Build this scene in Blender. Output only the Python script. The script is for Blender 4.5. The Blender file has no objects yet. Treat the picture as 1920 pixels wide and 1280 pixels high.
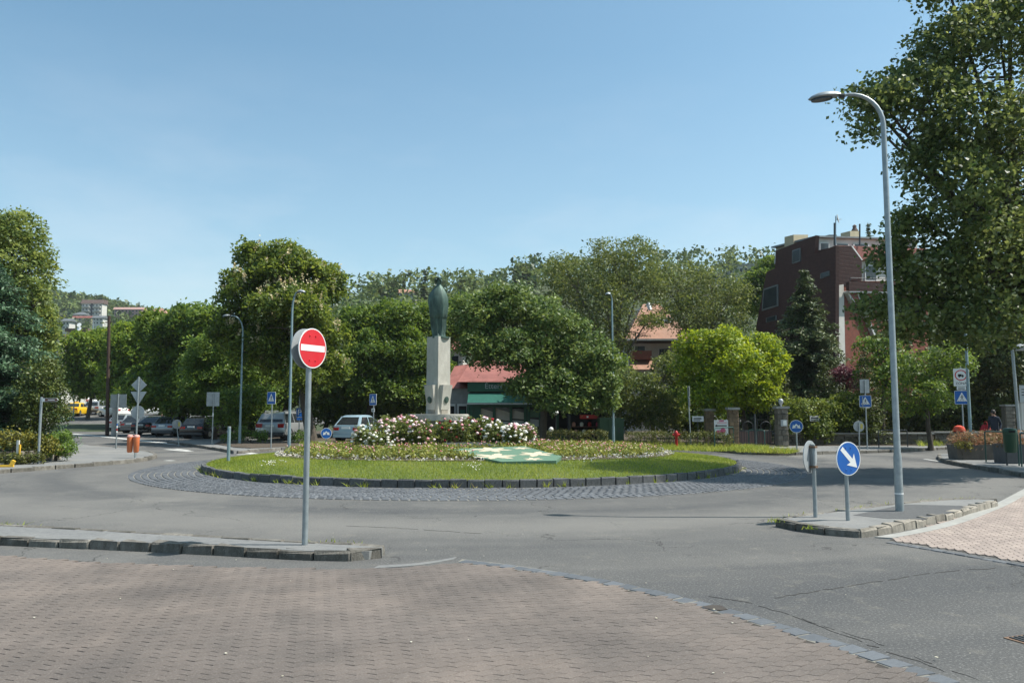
import bpy, math, random
import numpy as np
from mathutils import Vector, Matrix
R = math.radians
rng = np.random.default_rng(7); random.seed(7)
sc = bpy.context.scene
COL = sc.collection

# ------------------------------------------------------------------ camera
EYE, F, PITCH = 1.8, 1490.0, math.atan(132/1490)
cd = bpy.data.cameras.new('camera'); cam = bpy.data.objects.new('camera', cd); COL.objects.link(cam)
cam.location = (0, 0, EYE); cam.rotation_euler = (R(90)+PITCH, 0, 0)
cd.sensor_width = 36; cd.lens = 36*F/1920; cd.clip_end = 6000; cd.clip_start = .1
sc.camera = cam
# ------------------------------------------------------------------ sky, sun, exposure
SUN_EL, SUN_AZ = 57.0, 91.0          # azimuth clockwise from +Y
w = bpy.data.worlds.new('World'); sc.world = w; w.use_nodes = True
nt = w.node_tree; bg = nt.nodes['Background']
sky = nt.nodes.new('ShaderNodeTexSky'); sky.sky_type = 'NISHITA'; sky.sun_disc = False
sky.sun_elevation = R(SUN_EL); sky.sun_rotation = R(SUN_AZ)
sky.air_density = 1.0; sky.dust_density = 1.9; sky.ozone_density = .8; sky.altitude = 150
tn = nt.nodes.new('ShaderNodeMix'); tn.data_type = 'RGBA'; tn.blend_type = 'MULTIPLY'; tn.inputs['Factor'].default_value = 1; tn.inputs[7].default_value = (.86, 1.12, 1.06, 1)   # the photograph's cooler white balance
nt.links.new(sky.outputs[0], tn.inputs[6]); # thin wisps of high cloud, mostly low over the hills
tco = nt.nodes.new('ShaderNodeTexCoord'); mpn = nt.nodes.new('ShaderNodeMapping'); mpn.inputs['Scale'].default_value = (2.2, 2.2, 7); mpn.inputs['Rotation'].default_value = (0, R(25), 0)
cn = nt.nodes.new('ShaderNodeTexNoise'); cn.inputs['Scale'].default_value = 1.6; cn.inputs['Detail'].default_value = 7; cn.inputs['Roughness'].default_value = .58
nt.links.new(tco.outputs['Generated'], mpn.inputs[0]); nt.links.new(mpn.outputs[0], cn.inputs['Vector'])
cr_ = nt.nodes.new('ShaderNodeMapRange'); cr_.inputs['From Min'].default_value = .46; cr_.inputs['From Max'].default_value = .78; cr_.inputs['To Min'].default_value = .20; cr_.inputs['To Max'].default_value = .62; nt.links.new(cn.outputs['Fac'], cr_.inputs['Value'])
sx3 = nt.nodes.new('ShaderNodeSeparateXYZ'); nt.links.new(tco.outputs['Generated'], sx3.inputs[0])
lo_ = nt.nodes.new('ShaderNodeMapRange'); lo_.inputs['From Min'].default_value = .42; lo_.inputs['From Max'].default_value = .06; nt.links.new(sx3.outputs[2], lo_.inputs['Value'])
ml_ = nt.nodes.new('ShaderNodeMath'); ml_.operation = 'MULTIPLY'; nt.links.new(cr_.outputs[0], ml_.inputs[0]); nt.links.new(lo_.outputs[0], ml_.inputs[1])
cm_ = nt.nodes.new('ShaderNodeMix'); cm_.data_type = 'RGBA'; nt.links.new(ml_.outputs[0], cm_.inputs['Factor']); nt.links.new(tn.outputs[2], cm_.inputs[6]); cm_.inputs[7].default_value = (5.3, 5.65, 6.0, 1)
nt.links.new(cm_.outputs[2], bg.inputs[0]); bg.inputs[1].default_value = .122
sl = bpy.data.lights.new('sun', 'SUN'); so = bpy.data.objects.new('sun', sl); COL.objects.link(so)
sl.energy = 5.0; sl.angle = R(.53); sl.color = (1, .955, .88)
sd = Vector((math.cos(R(SUN_EL))*math.sin(R(SUN_AZ)), math.cos(R(SUN_EL))*math.cos(R(SUN_AZ)), math.sin(R(SUN_EL))))
so.rotation_euler = sd.to_track_quat('Z', 'Y').to_euler(); so.location = (30, 10, 60)
vs = sc.view_settings; vs.view_transform = 'Standard'; vs.look = 'None'; vs.gamma = 1; vs.exposure = 0.48
vs.use_curve_mapping = False
sc.cycles.max_bounces = 6; sc.cycles.diffuse_bounces = 3; sc.cycles.transmission_bounces = 4
sc.cycles.transparent_max_bounces = 4; sc.cycles.glossy_bounces = 3
sc.cycles.caustics_reflective = False; sc.cycles.caustics_refractive = False

# ------------------------------------------------------------------ measuring helpers (pixel of the 1920x1280 photo -> place)
cp, sp = math.cos(PITCH), math.sin(PITCH)
def ray(px, py):
    u, v = (px-960)/F, (640-py)/F
    return Vector((u, cp - v*sp, sp + v*cp))
def G(px, py, z=0.0):
    d = ray(px, py); t = (z-EYE)/d.z
    return Vector((d.x*t, d.y*t, z))
def AT(px, py, Y):
    d = ray(px, py); t = Y/d.y
    return Vector((d.x*t, Y, EYE + d.z*t))
def RP(px, py, p, n):
    d = ray(px, py); o = Vector((0, 0, EYE)); t = (p-o).dot(n)/d.dot(n)
    return o + d*t
def sstep(a, b, x):
    t = np.clip((x-a)/(b-a), 0, 1); return t*t*(3-2*t)
def gz(x, y):                        # lie of the land: flat square, street climbing behind it
    x = np.asarray(x, float); y = np.asarray(y, float)
    s = np.clip(y-66, 0, 60); return 0.058*s*sstep(66, 84, y)
def gzf(x, y): return float(gz(x, y))

# ------------------------------------------------------------------ materials
def _n(nt, t, **k):
    n = nt.nodes.new(t)
    for a, b in k.items(): setattr(n, a, b)
    return n
def mat(name, c1, c2=None, scale=6.0, rough=.7, bump=0.0, bscale=None, metal=0.0, spec=.4, big=None, speck=None,
        objrand=0.0, detail=5, coat=0, stretch=None, world=False, island=0.0):
    """noise-mixed colour c1..c2, optional large stains (colour, scale, amount), fine specks (colour, scale, amount)"""
    m = bpy.data.materials.new(name); m.use_nodes = True; nt = m.node_tree; L = nt.links
    b = nt.nodes['Principled BSDF']; b.inputs['Roughness'].default_value = rough; b.inputs['Metallic'].default_value = metal
    b.inputs['Specular IOR Level'].default_value = spec; b.inputs['Coat Weight'].default_value = coat
    tc = _n(nt, 'ShaderNodeTexCoord'); vec = tc.outputs['Object']
    geo = _n(nt, 'ShaderNodeNewGeometry')
    if world: vec = geo.outputs['Position']
    if objrand: oi = _n(nt, 'ShaderNodeObjectInfo')
    if objrand and not world:
        va = _n(nt, 'ShaderNodeVectorMath', operation='ADD'); sc_ = _n(nt, 'ShaderNodeVectorMath', operation='SCALE')
        cmb = _n(nt, 'ShaderNodeCombineXYZ'); L.new(oi.outputs['Random'], cmb.inputs[0]); L.new(oi.outputs['Random'], cmb.inputs[1])
        L.new(cmb.outputs[0], sc_.inputs[0]); sc_.inputs['Scale'].default_value = 37
        L.new(vec, va.inputs[0]); L.new(sc_.outputs[0], va.inputs[1]); vec = va.outputs[0]
    if stretch:
        mp = _n(nt, 'ShaderNodeMapping'); mp.inputs['Scale'].default_value = stretch; L.new(vec, mp.inputs[0]); vec = mp.outputs[0]
    def noise(s, d=detail):
        n = _n(nt, 'ShaderNodeTexNoise'); n.inputs['Scale'].default_value = s; n.inputs['Detail'].default_value = d
        n.inputs['Roughness'].default_value = .6; L.new(vec, n.inputs['Vector']); return n.outputs['Fac']
    def ramp(f, lo, hi):
        r = _n(nt, 'ShaderNodeMapRange'); r.inputs['From Min'].default_value = lo; r.inputs['From Max'].default_value = hi
        L.new(f, r.inputs['Value']); return r.outputs[0]
    def mix(f, a, bb):
        x = _n(nt, 'ShaderNodeMix', data_type='RGBA')
        if isinstance(f, (int, float)): x.inputs['Factor'].default_value = f
        else: L.new(f, x.inputs['Factor'])
        for i, v in ((6, a), (7, bb)):
            if isinstance(v, tuple): x.inputs[i].default_value = (*v[:3], 1)
            else: L.new(v, x.inputs[i])
        return x.outputs[2]
    c2 = c2 or tuple(v*.8 for v in c1)
    col = mix(ramp(noise(scale), .32, .68), tuple(c1), tuple(c2))
    if big:
        for (bc, bs, amt) in (big if isinstance(big, list) else [big]):
            r = ramp(noise(bs, 3), .45, .72); mm = _n(nt, 'ShaderNodeMath', operation='MULTIPLY'); L.new(r, mm.inputs[0]); mm.inputs[1].default_value = amt
            col = mix(mm.outputs[0], col, bc)
    if speck:
        for (bc, bs, amt) in (speck if isinstance(speck, list) else [speck]):
            r = ramp(noise(bs, 2), .54, .70); mm = _n(nt, 'ShaderNodeMath', operation='MULTIPLY'); L.new(r, mm.inputs[0]); mm.inputs[1].default_value = amt
            col = mix(mm.outputs[0], col, bc)
    if objrand:
        hs = _n(nt, 'ShaderNodeHueSaturation'); mr = _n(nt, 'ShaderNodeMapRange')
        mr.inputs['To Min'].default_value = 1-objrand; mr.inputs['To Max'].default_value = 1+objrand
        L.new(oi.outputs['Random'], mr.inputs['Value']); L.new(mr.outputs[0], hs.inputs['Value']); L.new(col, hs.inputs['Color']); col = hs.outputs[0]
    if island:
        hs = _n(nt, 'ShaderNodeHueSaturation'); mr = _n(nt, 'ShaderNodeMapRange'); mr.inputs['To Min'].default_value = 1-island; mr.inputs['To Max'].default_value = 1+island
        L.new(geo.outputs['Random Per Island'], mr.inputs['Value']); L.new(mr.outputs[0], hs.inputs['Value']); L.new(col, hs.inputs['Color']); col = hs.outputs[0]
    L.new(col, b.inputs['Base Color'])
    if bump:
        bp = _n(nt, 'ShaderNodeBump'); bp.inputs['Strength'].default_value = bump; bp.inputs['Distance'].default_value = .02
        L.new(noise(bscale or scale*4, 6), bp.inputs['Height']); L.new(bp.outputs[0], b.inputs['Normal'])
    return m
LEAFGAIN = 1.7
def leafmat(name, dark, light, third=None, trans=.28, rough=.5, spec=.35):
    """leaf: each leaf takes its own tint (face attribute), thin blades let light through"""
    m = bpy.data.materials.new(name); m.use_nodes = True; nt = m.node_tree; L = nt.links
    b = nt.nodes['Principled BSDF']; b.inputs['Roughness'].default_value = rough; b.inputs['Specular IOR Level'].default_value = spec
    at = _n(nt, 'ShaderNodeAttribute', attribute_name='tint')
    cr = _n(nt, 'ShaderNodeValToRGB'); L.new(at.outputs['Fac'], cr.inputs[0])
    cr.color_ramp.elements[0].color = (*[v*1.15 for v in dark], 1); cr.color_ramp.elements[1].color = (*[min(.82, v*g) for v, g in zip(light, (LEAFGAIN*1.25, LEAFGAIN, LEAFGAIN))], 1)
    if third:
        cr.color_ramp.elements[1].position = .93
        e = cr.color_ramp.elements.new(.97); e.color = (*third, 1)
    L.new(cr.outputs[0], b.inputs['Base Color'])
    tr = _n(nt, 'ShaderNodeBsdfTranslucent'); hs = _n(nt, 'ShaderNodeHueSaturation'); hs.inputs['Value'].default_value = 2.1; hs.inputs['Hue'].default_value = .48
    L.new(cr.outputs[0], hs.inputs['Color']); L.new(hs.outputs[0], tr.inputs['Color'])
    ms = _n(nt, 'ShaderNodeMixShader'); ms.inputs[0].default_value = trans
    L.new(b.outputs[0], ms.inputs[1]); L.new(tr.outputs[0], ms.inputs[2])
    L.new(ms.outputs[0], nt.nodes['Material Output'].inputs['Surface'])
    return m
M = {}
M['asphalt'] = None  # built below
M['galv'] = mat('galvanised steel', (.36,.39,.40), (.27,.30,.31), 9, .5, .05, 60, metal=.55)
M['galv_blue'] = mat('grey painted lamp steel', (.27,.35,.38), (.20,.28,.31), 8, .45, .03, 40, metal=.35)
M['signback'] = mat('bare sign back', (.42,.44,.45), (.33,.35,.36), 5, .55, metal=.3)
M['white'] = mat('white sign sheet', (.80,.80,.78), (.74,.74,.72), 5, .4)
M['red'] = mat('red sign sheet', (.60,.012,.022), (.52,.012,.02), 4, .38, coat=.2)
M['blue'] = mat('blue sign sheet', (.008,.115,.42), (.008,.10,.38), 4, .38, coat=.2)
M['brown'] = mat('brown sign sheet', (.16,.06,.045), None, 5, .4)
M['black'] = mat('black print', (.012,.012,.013), None, 5, .5)
M['darkgrey'] = mat('dark grey metal', (.05,.055,.06), None, 8, .5)
M['rust'] = mat('rusty bolt steel', (.22,.13,.08), (.10,.07,.05), 30, .8)
M['cream'] = mat('yellow sticker', (.6,.5,.12), None, 6, .6)
M['orange'] = mat('orange bin plastic', (.62,.17,.06), (.52,.14,.05), 6, .4, coat=.1)
M['orangered'] = mat('orange red plastic', (.65,.07,.02), None, 6, .35, coat=.2)
M['peach'] = mat('faded pink bin lid', (.72,.36,.30), None, 6, .5)
M['greenbin'] = mat('dark green bin plastic', (.025,.075,.04), (.02,.06,.03), 6, .4)
M['greenpaint'] = mat('green painted steel', (.03,.085,.075), (.025,.07,.06), 8, .4)
M['yellow'] = mat('yellow paint', (.75,.46,.03), (.68,.40,.05), 6, .55)
M['roughwhite'] = mat('scuffed white paint', (.68,.67,.62), (.5,.48,.42), 14, .7)
M['kerb'] = mat('weathered granite kerb', (.20,.185,.16), (.09,.08,.066), 5, .9, .6, 22, objrand=.3, big=((.09,.082,.068), 3.2, .75), speck=((.45,.43,.38), 60, .35))
M['kerb_sunlit'] = mat('worn kerb with painted sunlight', (.33,.295,.245), (.20,.18,.15), 5, .9, .6, 22, objrand=.25, big=((.12,.105,.085), 2.6, .6), speck=((.45,.42,.37), 50, .35))  # paler copy of the kerb, sunlight put into its colour
M['kerb_dark'] = mat('dark basalt kerb', (.105,.108,.11), (.055,.058,.06), 9, .85, .5, 28, objrand=.2, speck=((.24,.23,.21), 45, .4))
M['sett'] = mat('blue grey basalt sett', (.118,.124,.134), (.075,.080,.088), 12, .75, .35, 40, objrand=.2, world=True, island=.2, speck=((.22,.225,.22), 70, .3))
M['sett_blue'] = mat('worn blue grey sett', (.112,.122,.134), (.085,.093,.104), 12, .75, .3, 40, objrand=.2)
M['mortar'] = mat('sandy joint mortar', (.22,.21,.18), (.16,.15,.13), 10, .95, .3, 60)
M['paver'] = mat('grey brown concrete paver', (.150,.125,.110), (.128,.106,.093), 1.6, .93, .3, 90, objrand=.05, world=True, island=.06,
                 big=[((.225,.180,.150), .33, .85), ((.070,.060,.055), .45, .85), ((.072,.065,.06), 1.9, .35)], speck=[((.33,.30,.265), 60, .28), ((.055,.05,.045), 75, .4)])
M['paver_red'] = mat('pinkish concrete paver', (.315,.255,.222), (.25,.205,.18), 3, .9, .3, 80, world=True, island=.1, big=((.40,.33,.28), .8, .5), speck=((.12,.1,.09), 110, .25))
M['joint'] = mat('dark sandy joint', (.045,.038,.033), (.065,.055,.047), 14, .95, .2, 80)
M['concrete'] = mat('pale concrete', (.34,.335,.31), (.26,.255,.24), 5, .9, .3, 40, big=((.24,.23,.21), .9, .5))
M['pavement'] = mat('light asphalt pavement', (.20,.20,.195), (.145,.147,.146), 14, .92, .5, 120, big=((.27,.262,.245), .5, .6), speck=[((.33,.32,.30), 150, .3), ((.06,.06,.06), 170, .35)])
M['patch'] = mat('dark asphalt patch', (.075,.076,.078), (.10,.10,.10), 14, .92, .5, 120, speck=((.22,.22,.21), 150, .3))
M['marking'] = mat('worn road paint', (.62,.61,.57), (.42,.42,.40), 9, .8, big=((.20,.20,.20), 2.0, .5))
M['crack'] = mat('dirt in cracks', (.030,.028,.025), (.05,.045,.038), 20, .95)
M['soil'] = mat('bed soil', (.055,.04,.028), (.095,.075,.055), 9, .95, .8, 20)
M['stone'] = mat('pale limestone', (.50,.475,.42), (.40,.375,.325), 4, .85, .25, 30, big=[((.27,.26,.235), 1.3, .55), ((.30,.33,.30), .9, .3)], speck=((.24,.22,.19), 40, .35), stretch=(1,1,.45))
M['stone_rough'] = mat('rough limestone base', (.33,.30,.25), (.22,.20,.165), 6, .95, .8, 25)
M['bronze'] = mat('green patinated bronze', (.045,.075,.063), (.115,.185,.15), 2.6, .55, .35, 14, metal=.35, big=((.020,.034,.033), 1.9, .8), stretch=(1.6,1.6,.6))
M['mosaic_green'] = mat('green mosaic', (.115,.205,.14), (.08,.155,.10), 9, .8, .3, 50, speck=((.20,.29,.19), 60, .4))
M['mosaic_cream'] = mat('cream mosaic', (.60,.51,.37), (.50,.42,.30), 9, .8, .3, 50)
M['slate'] = mat('dark grey slab', (.09,.095,.10), (.06,.063,.068), 6, .6, .2, 30)
M['bark'] = mat('grey brown bark', (.105,.085,.066), (.055,.044,.034), 9, .95, .9, 16, stretch=(3,3,.6))
M['bark_pale'] = mat('pale twig bark', (.17,.145,.115), (.10,.085,.066), 9, .95, .7, 16, stretch=(3,3,.6))
M['pole_wood'] = mat('tarred pole wood', (.075,.045,.033), (.045,.028,.02), 9, .9, .5, 14, stretch=(4,4,.4))
M['glass'] = mat('dark window glass', (.025,.03,.034), (.04,.047,.052), 2, .12, spec=.35)
M['carglass'] = mat('tinted car glass', (.018,.022,.024), (.03,.035,.037), 2, .05, spec=.6)
M['tyre'] = mat('tyre rubber', (.016,.016,.017), None, 20, .85)
M['rim'] = mat('alloy rim', (.42,.43,.44), None, 8, .3, metal=.8)
M['redlamp'] = mat('red lamp lens', (.42,.012,.012), None, 8, .15, coat=.5)
M['brick'] = mat('red brown brickwork', (.215,.07,.045), (.15,.05,.035), 5, .9, .4, 25)
M['plaster'] = mat('pale plaster', (.58,.56,.51), (.50,.48,.44), 2, .9, big=((.38,.37,.34), .6, .4))
M['plaster_y'] = mat('cream plaster', (.52,.44,.30), (.44,.37,.25), 2, .9)
M['plaster_p'] = mat('pink plaster', (.48,.30,.26), (.42,.26,.23), 2, .9)
M['rooftile'] = mat('faded red roof tile', (.27,.10,.085), (.20,.075,.062), 2.5, .85, .5, 14, big=((.38,.15,.12), .7, .5))
M['rooftile_o'] = mat('weathered salmon roof tile', (.40,.225,.155), (.30,.155,.105), 2.5, .85, .5, 14, big=((.30,.19,.14), .7, .6))
M['rooftile_d'] = mat('brown roof tile', (.14,.095,.08), (.10,.07,.06), 2, .85)
M['zinc'] = mat('grey metal roof', (.22,.23,.235), (.17,.18,.18), 3, .5, metal=.4)
M['shopgreen'] = mat('shop front green paint', (.012,.085,.05), (.01,.07,.04), 4, .5)
M['awning'] = mat('teal awning cloth', (.012,.105,.078), (.010,.085,.063), 3, .8, .3, 8)
M['dark'] = mat('near black interior shade', (.012,.011,.011), None, 3, .9)  # near black stands in for the shade inside hollows and rooms
M['skin'] = mat('skin', (.50,.29,.21), None, 9, .6)
M['hair'] = mat('dark hair', (.018,.014,.012), None, 20, .6)
M['navy'] = mat('dark blue jersey', (.028,.036,.055), (.02,.026,.04), 9, .9)
M['trousers'] = mat('black trousers', (.014,.014,.016), None, 9, .9)
M['khaki'] = mat('khaki cloth', (.20,.17,.12), (.13,.11,.08), 12, .9)
M['redcloth'] = mat('red bag cloth', (.42,.02,.03), (.32,.015,.022), 6, .8)
M['poster'] = mat('white poster', (.68,.66,.66), (.6,.58,.58), 5, .6)
M['pinkprint'] = mat('pink print', (.55,.10,.20), None, 5, .6)
M['redpaint'] = mat('red hydrant paint', (.46,.02,.02), None, 5, .45)
M['ivory'] = mat('ivory wall reflected in panes', (.50,.47,.42), (.40,.38,.33), 3, .8)  # colours in the interior wall showing in the kiosk panes

# ------------------------------------------------------------------ mesh building
class MB:
    def __init__(s): s.v = []; s.f = []
    def add(s, vs, fs):
        o = len(s.v); s.v += [tuple(x) for x in vs]; s.f += [tuple(i+o for i in f) for f in fs]; return s
    def box(s, c, d, rz=0, rx=0, ry=0):
        hx, hy, hz = d[0]/2, d[1]/2, d[2]/2
        m = Matrix.Translation(c) @ Matrix.Rotation(rz,4,'Z') @ Matrix.Rotation(ry,4,'Y') @ Matrix.Rotation(rx,4,'X')
        vs = [m @ Vector((x,y,z)) for z in (-hz,hz) for x,y in ((-hx,-hy),(hx,-hy),(hx,hy),(-hx,hy))]
        return s.add(vs, [(3,2,1,0),(4,5,6,7),(0,1,5,4),(1,2,6,5),(2,3,7,6),(3,0,4,7)])
    def tube(s, pts, rad, n=8, cap=True):
        pts = [Vector(p) for p in pts]; k = len(pts)
        rad = [rad]*k if isinstance(rad, (int,float)) else list(rad)
        ref = None; vs = []; fs = []
        for i, p in enumerate(pts):
            t = (pts[min(i+1,k-1)] - pts[max(i-1,0)]).normalized()
            if ref is None: ref = Vector((0,0,1)).cross(t); ref = Vector((1,0,0)) if ref.length < .05 else ref.normalized()
            a = (ref - t*ref.dot(t)); a = a.normalized() if a.length > 1e-6 else t.orthogonal().normalized(); ref = a; b = t.cross(a)
            for j in range(n):
                q = 2*math.pi*j/n; vs.append(p + (a*math.cos(q)+b*math.sin(q))*rad[i])
        for i in range(k-1):
            for j in range(n):
                fs.append((i*n+j, i*n+(j+1)%n, (i+1)*n+(j+1)%n, (i+1)*n+j))
        if cap: fs += [tuple(range(n-1,-1,-1)), tuple(range((k-1)*n, k*n))]
        return s.add(vs, fs)
    def cyl(s, p0, p1, r0, r1=None, n=12): return s.tube([p0,p1], [r0, r0 if r1 is None else r1], n)
    def lathe(s, prof, n=16, c=(0,0,0), sx=1, sy=1):
        vs = []; fs = []; k = len(prof)
        for r, z in prof:
            for j in range(n):
                q = 2*math.pi*j/n; vs.append((c[0]+r*math.cos(q)*sx, c[1]+r*math.sin(q)*sy, c[2]+z))
        for i in range(k-1):
            for j in range(n): fs.append((i*n+j, i*n+(j+1)%n, (i+1)*n+(j+1)%n, (i+1)*n+j))
        fs += [tuple(range(n-1,-1,-1)), tuple(range((k-1)*n,k*n))]
        return s.add(vs, fs)
    def prism(s, poly, z0, z1):
        """poly: xy points counter-clockwise"""
        n = len(poly); a = sum(poly[i][0]*poly[(i+1)%n][1]-poly[(i+1)%n][0]*poly[i][1] for i in range(n))
        if a < 0: poly = poly[::-1]
        vs = [(p[0],p[1],z0) for p in poly] + [(p[0],p[1],z1) for p in poly]
        fs = [tuple(range(n-1,-1,-1)), tuple(range(n,2*n))] + [(i,(i+1)%n,n+(i+1)%n,n+i) for i in range(n)]
        return s.add(vs, fs)
    def slab(s, poly, off):
        """poly: 3-D planar points, pushed along off"""
        n = len(poly); off = Vector(off); vs = [Vector(p) for p in poly] + [Vector(p)+off for p in poly]
        fs = [tuple(range(n)), tuple(range(2*n-1,n-1,-1))] + [((i+1)%n,i,n+i,n+(i+1)%n) for i in range(n)]
        return s.add(vs, fs)
    def quad(s, *p): return s.add(p, [tuple(range(len(p)))])
    def mesh(s, name, mats, smooth=None):
        me = bpy.data.meshes.new(name); me.from_pydata(s.v, [], s.f)
        for m in (mats if isinstance(mats, (list,tuple)) else [mats]): me.materials.append(m)
        fix(me)
        if smooth:
            me.polygons.foreach_set('use_smooth', [True]*len(me.polygons))
            me.set_sharp_from_angle(angle=R(smooth))
        me.update(); return me
    def build(s, name, m, parent=None, smooth=None, loc=None):
        return link(name, s.mesh(name, m, smooth), parent, loc)
import bmesh
def fix(me):
    b = bmesh.new(); b.from_mesh(me); bmesh.ops.recalc_face_normals(b, faces=b.faces); b.to_mesh(me); b.free()
def link(name, data, parent=None, loc=None):
    o = bpy.data.objects.new(name, data); COL.objects.link(o)
    if parent is not None: o.parent = parent
    if loc is not None: o.location = loc
    return o
def tag(o, label=None, cat=None, group=None, kind=None):
    for k, v in (('label',label),('category',cat),('group',group),('kind',kind)):
        if v: o[k] = v
    return o
def thing(name, label, cat, loc=(0,0,0), rz=0, group=None):
    o = bpy.data.objects.new(name, None); COL.objects.link(o); o.empty_display_size = .3
    o.location = loc; o.rotation_euler = (0,0,rz); return tag(o, label, cat, group)
def copytree(o, loc, rz, label=None, parent=None):
    c = o.copy(); COL.objects.link(c)
    if parent is None:
        c.location = loc; c.rotation_euler = (0,0,rz)
        if label: c['label'] = label
    else: c.parent = parent
    for ch in list(o.children): copytree(ch, None, None, None, c)
    return c
def text(name, s, size, m, parent, loc, rot, depth=.002, align='CENTER', sx=1):
    cu = bpy.data.curves.new(name, 'FONT'); cu.body = s; cu.size = size; cu.extrude = depth; cu.align_x = align; cu.align_y = 'CENTER'
    tmp = bpy.data.objects.new('tmp', cu); COL.objects.link(tmp)
    me = bpy.data.meshes.new_from_object(tmp.evaluated_get(bpy.context.evaluated_depsgraph_get()))
    bpy.data.objects.remove(tmp); me.name = name; me.materials.clear(); me.materials.append(m)
    o = link(name, me, parent, loc); o.rotation_euler = rot; o.scale = (sx,1,1); return o
def grid_sheet(name, xs, ys, zf, m, kind='structure'):
    xs = np.asarray(xs,float); ys = np.asarray(ys,float); X, Y = np.meshgrid(xs, ys); Z = zf(X, Y)
    nx, ny = len(xs), len(ys)
    v = np.stack([X.ravel(), Y.ravel(), Z.ravel()],1)
    i = np.arange((nx-1)*(ny-1)); r, c = i//(nx-1), i%(nx-1); a = r*nx+c
    f = np.stack([a,a+1,a+nx+1,a+nx],1)
    o = npmesh(name, v, f, m); o.data.polygons.foreach_set('use_smooth', [True]*len(f)); return tag(o, kind=kind)
def npmesh(name, v, f, m, parent=None, tint=None, loc=None):
    """numpy vertices and faces (all of one size) to one mesh object"""
    me = bpy.data.meshes.new(name); n, k = f.shape
    me.vertices.add(len(v)); me.vertices.foreach_set('co', np.ascontiguousarray(v, np.float32).ravel())
    me.loops.add(n*k); me.loops.foreach_set('vertex_index', np.ascontiguousarray(f, np.int32).ravel())
    me.polygons.add(n); me.polygons.foreach_set('loop_start', np.arange(0,n*k,k,dtype=np.int32))
    me.update(calc_edges=True)
    if tint is not None:
        a = me.attributes.new('tint','FLOAT','FACE'); a.data.foreach_set('value', np.ascontiguousarray(tint,np.float32))
    for x in (m if isinstance(m,(list,tuple)) else [m]): me.materials.append(x)
    return link(name, me, parent, loc)
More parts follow.
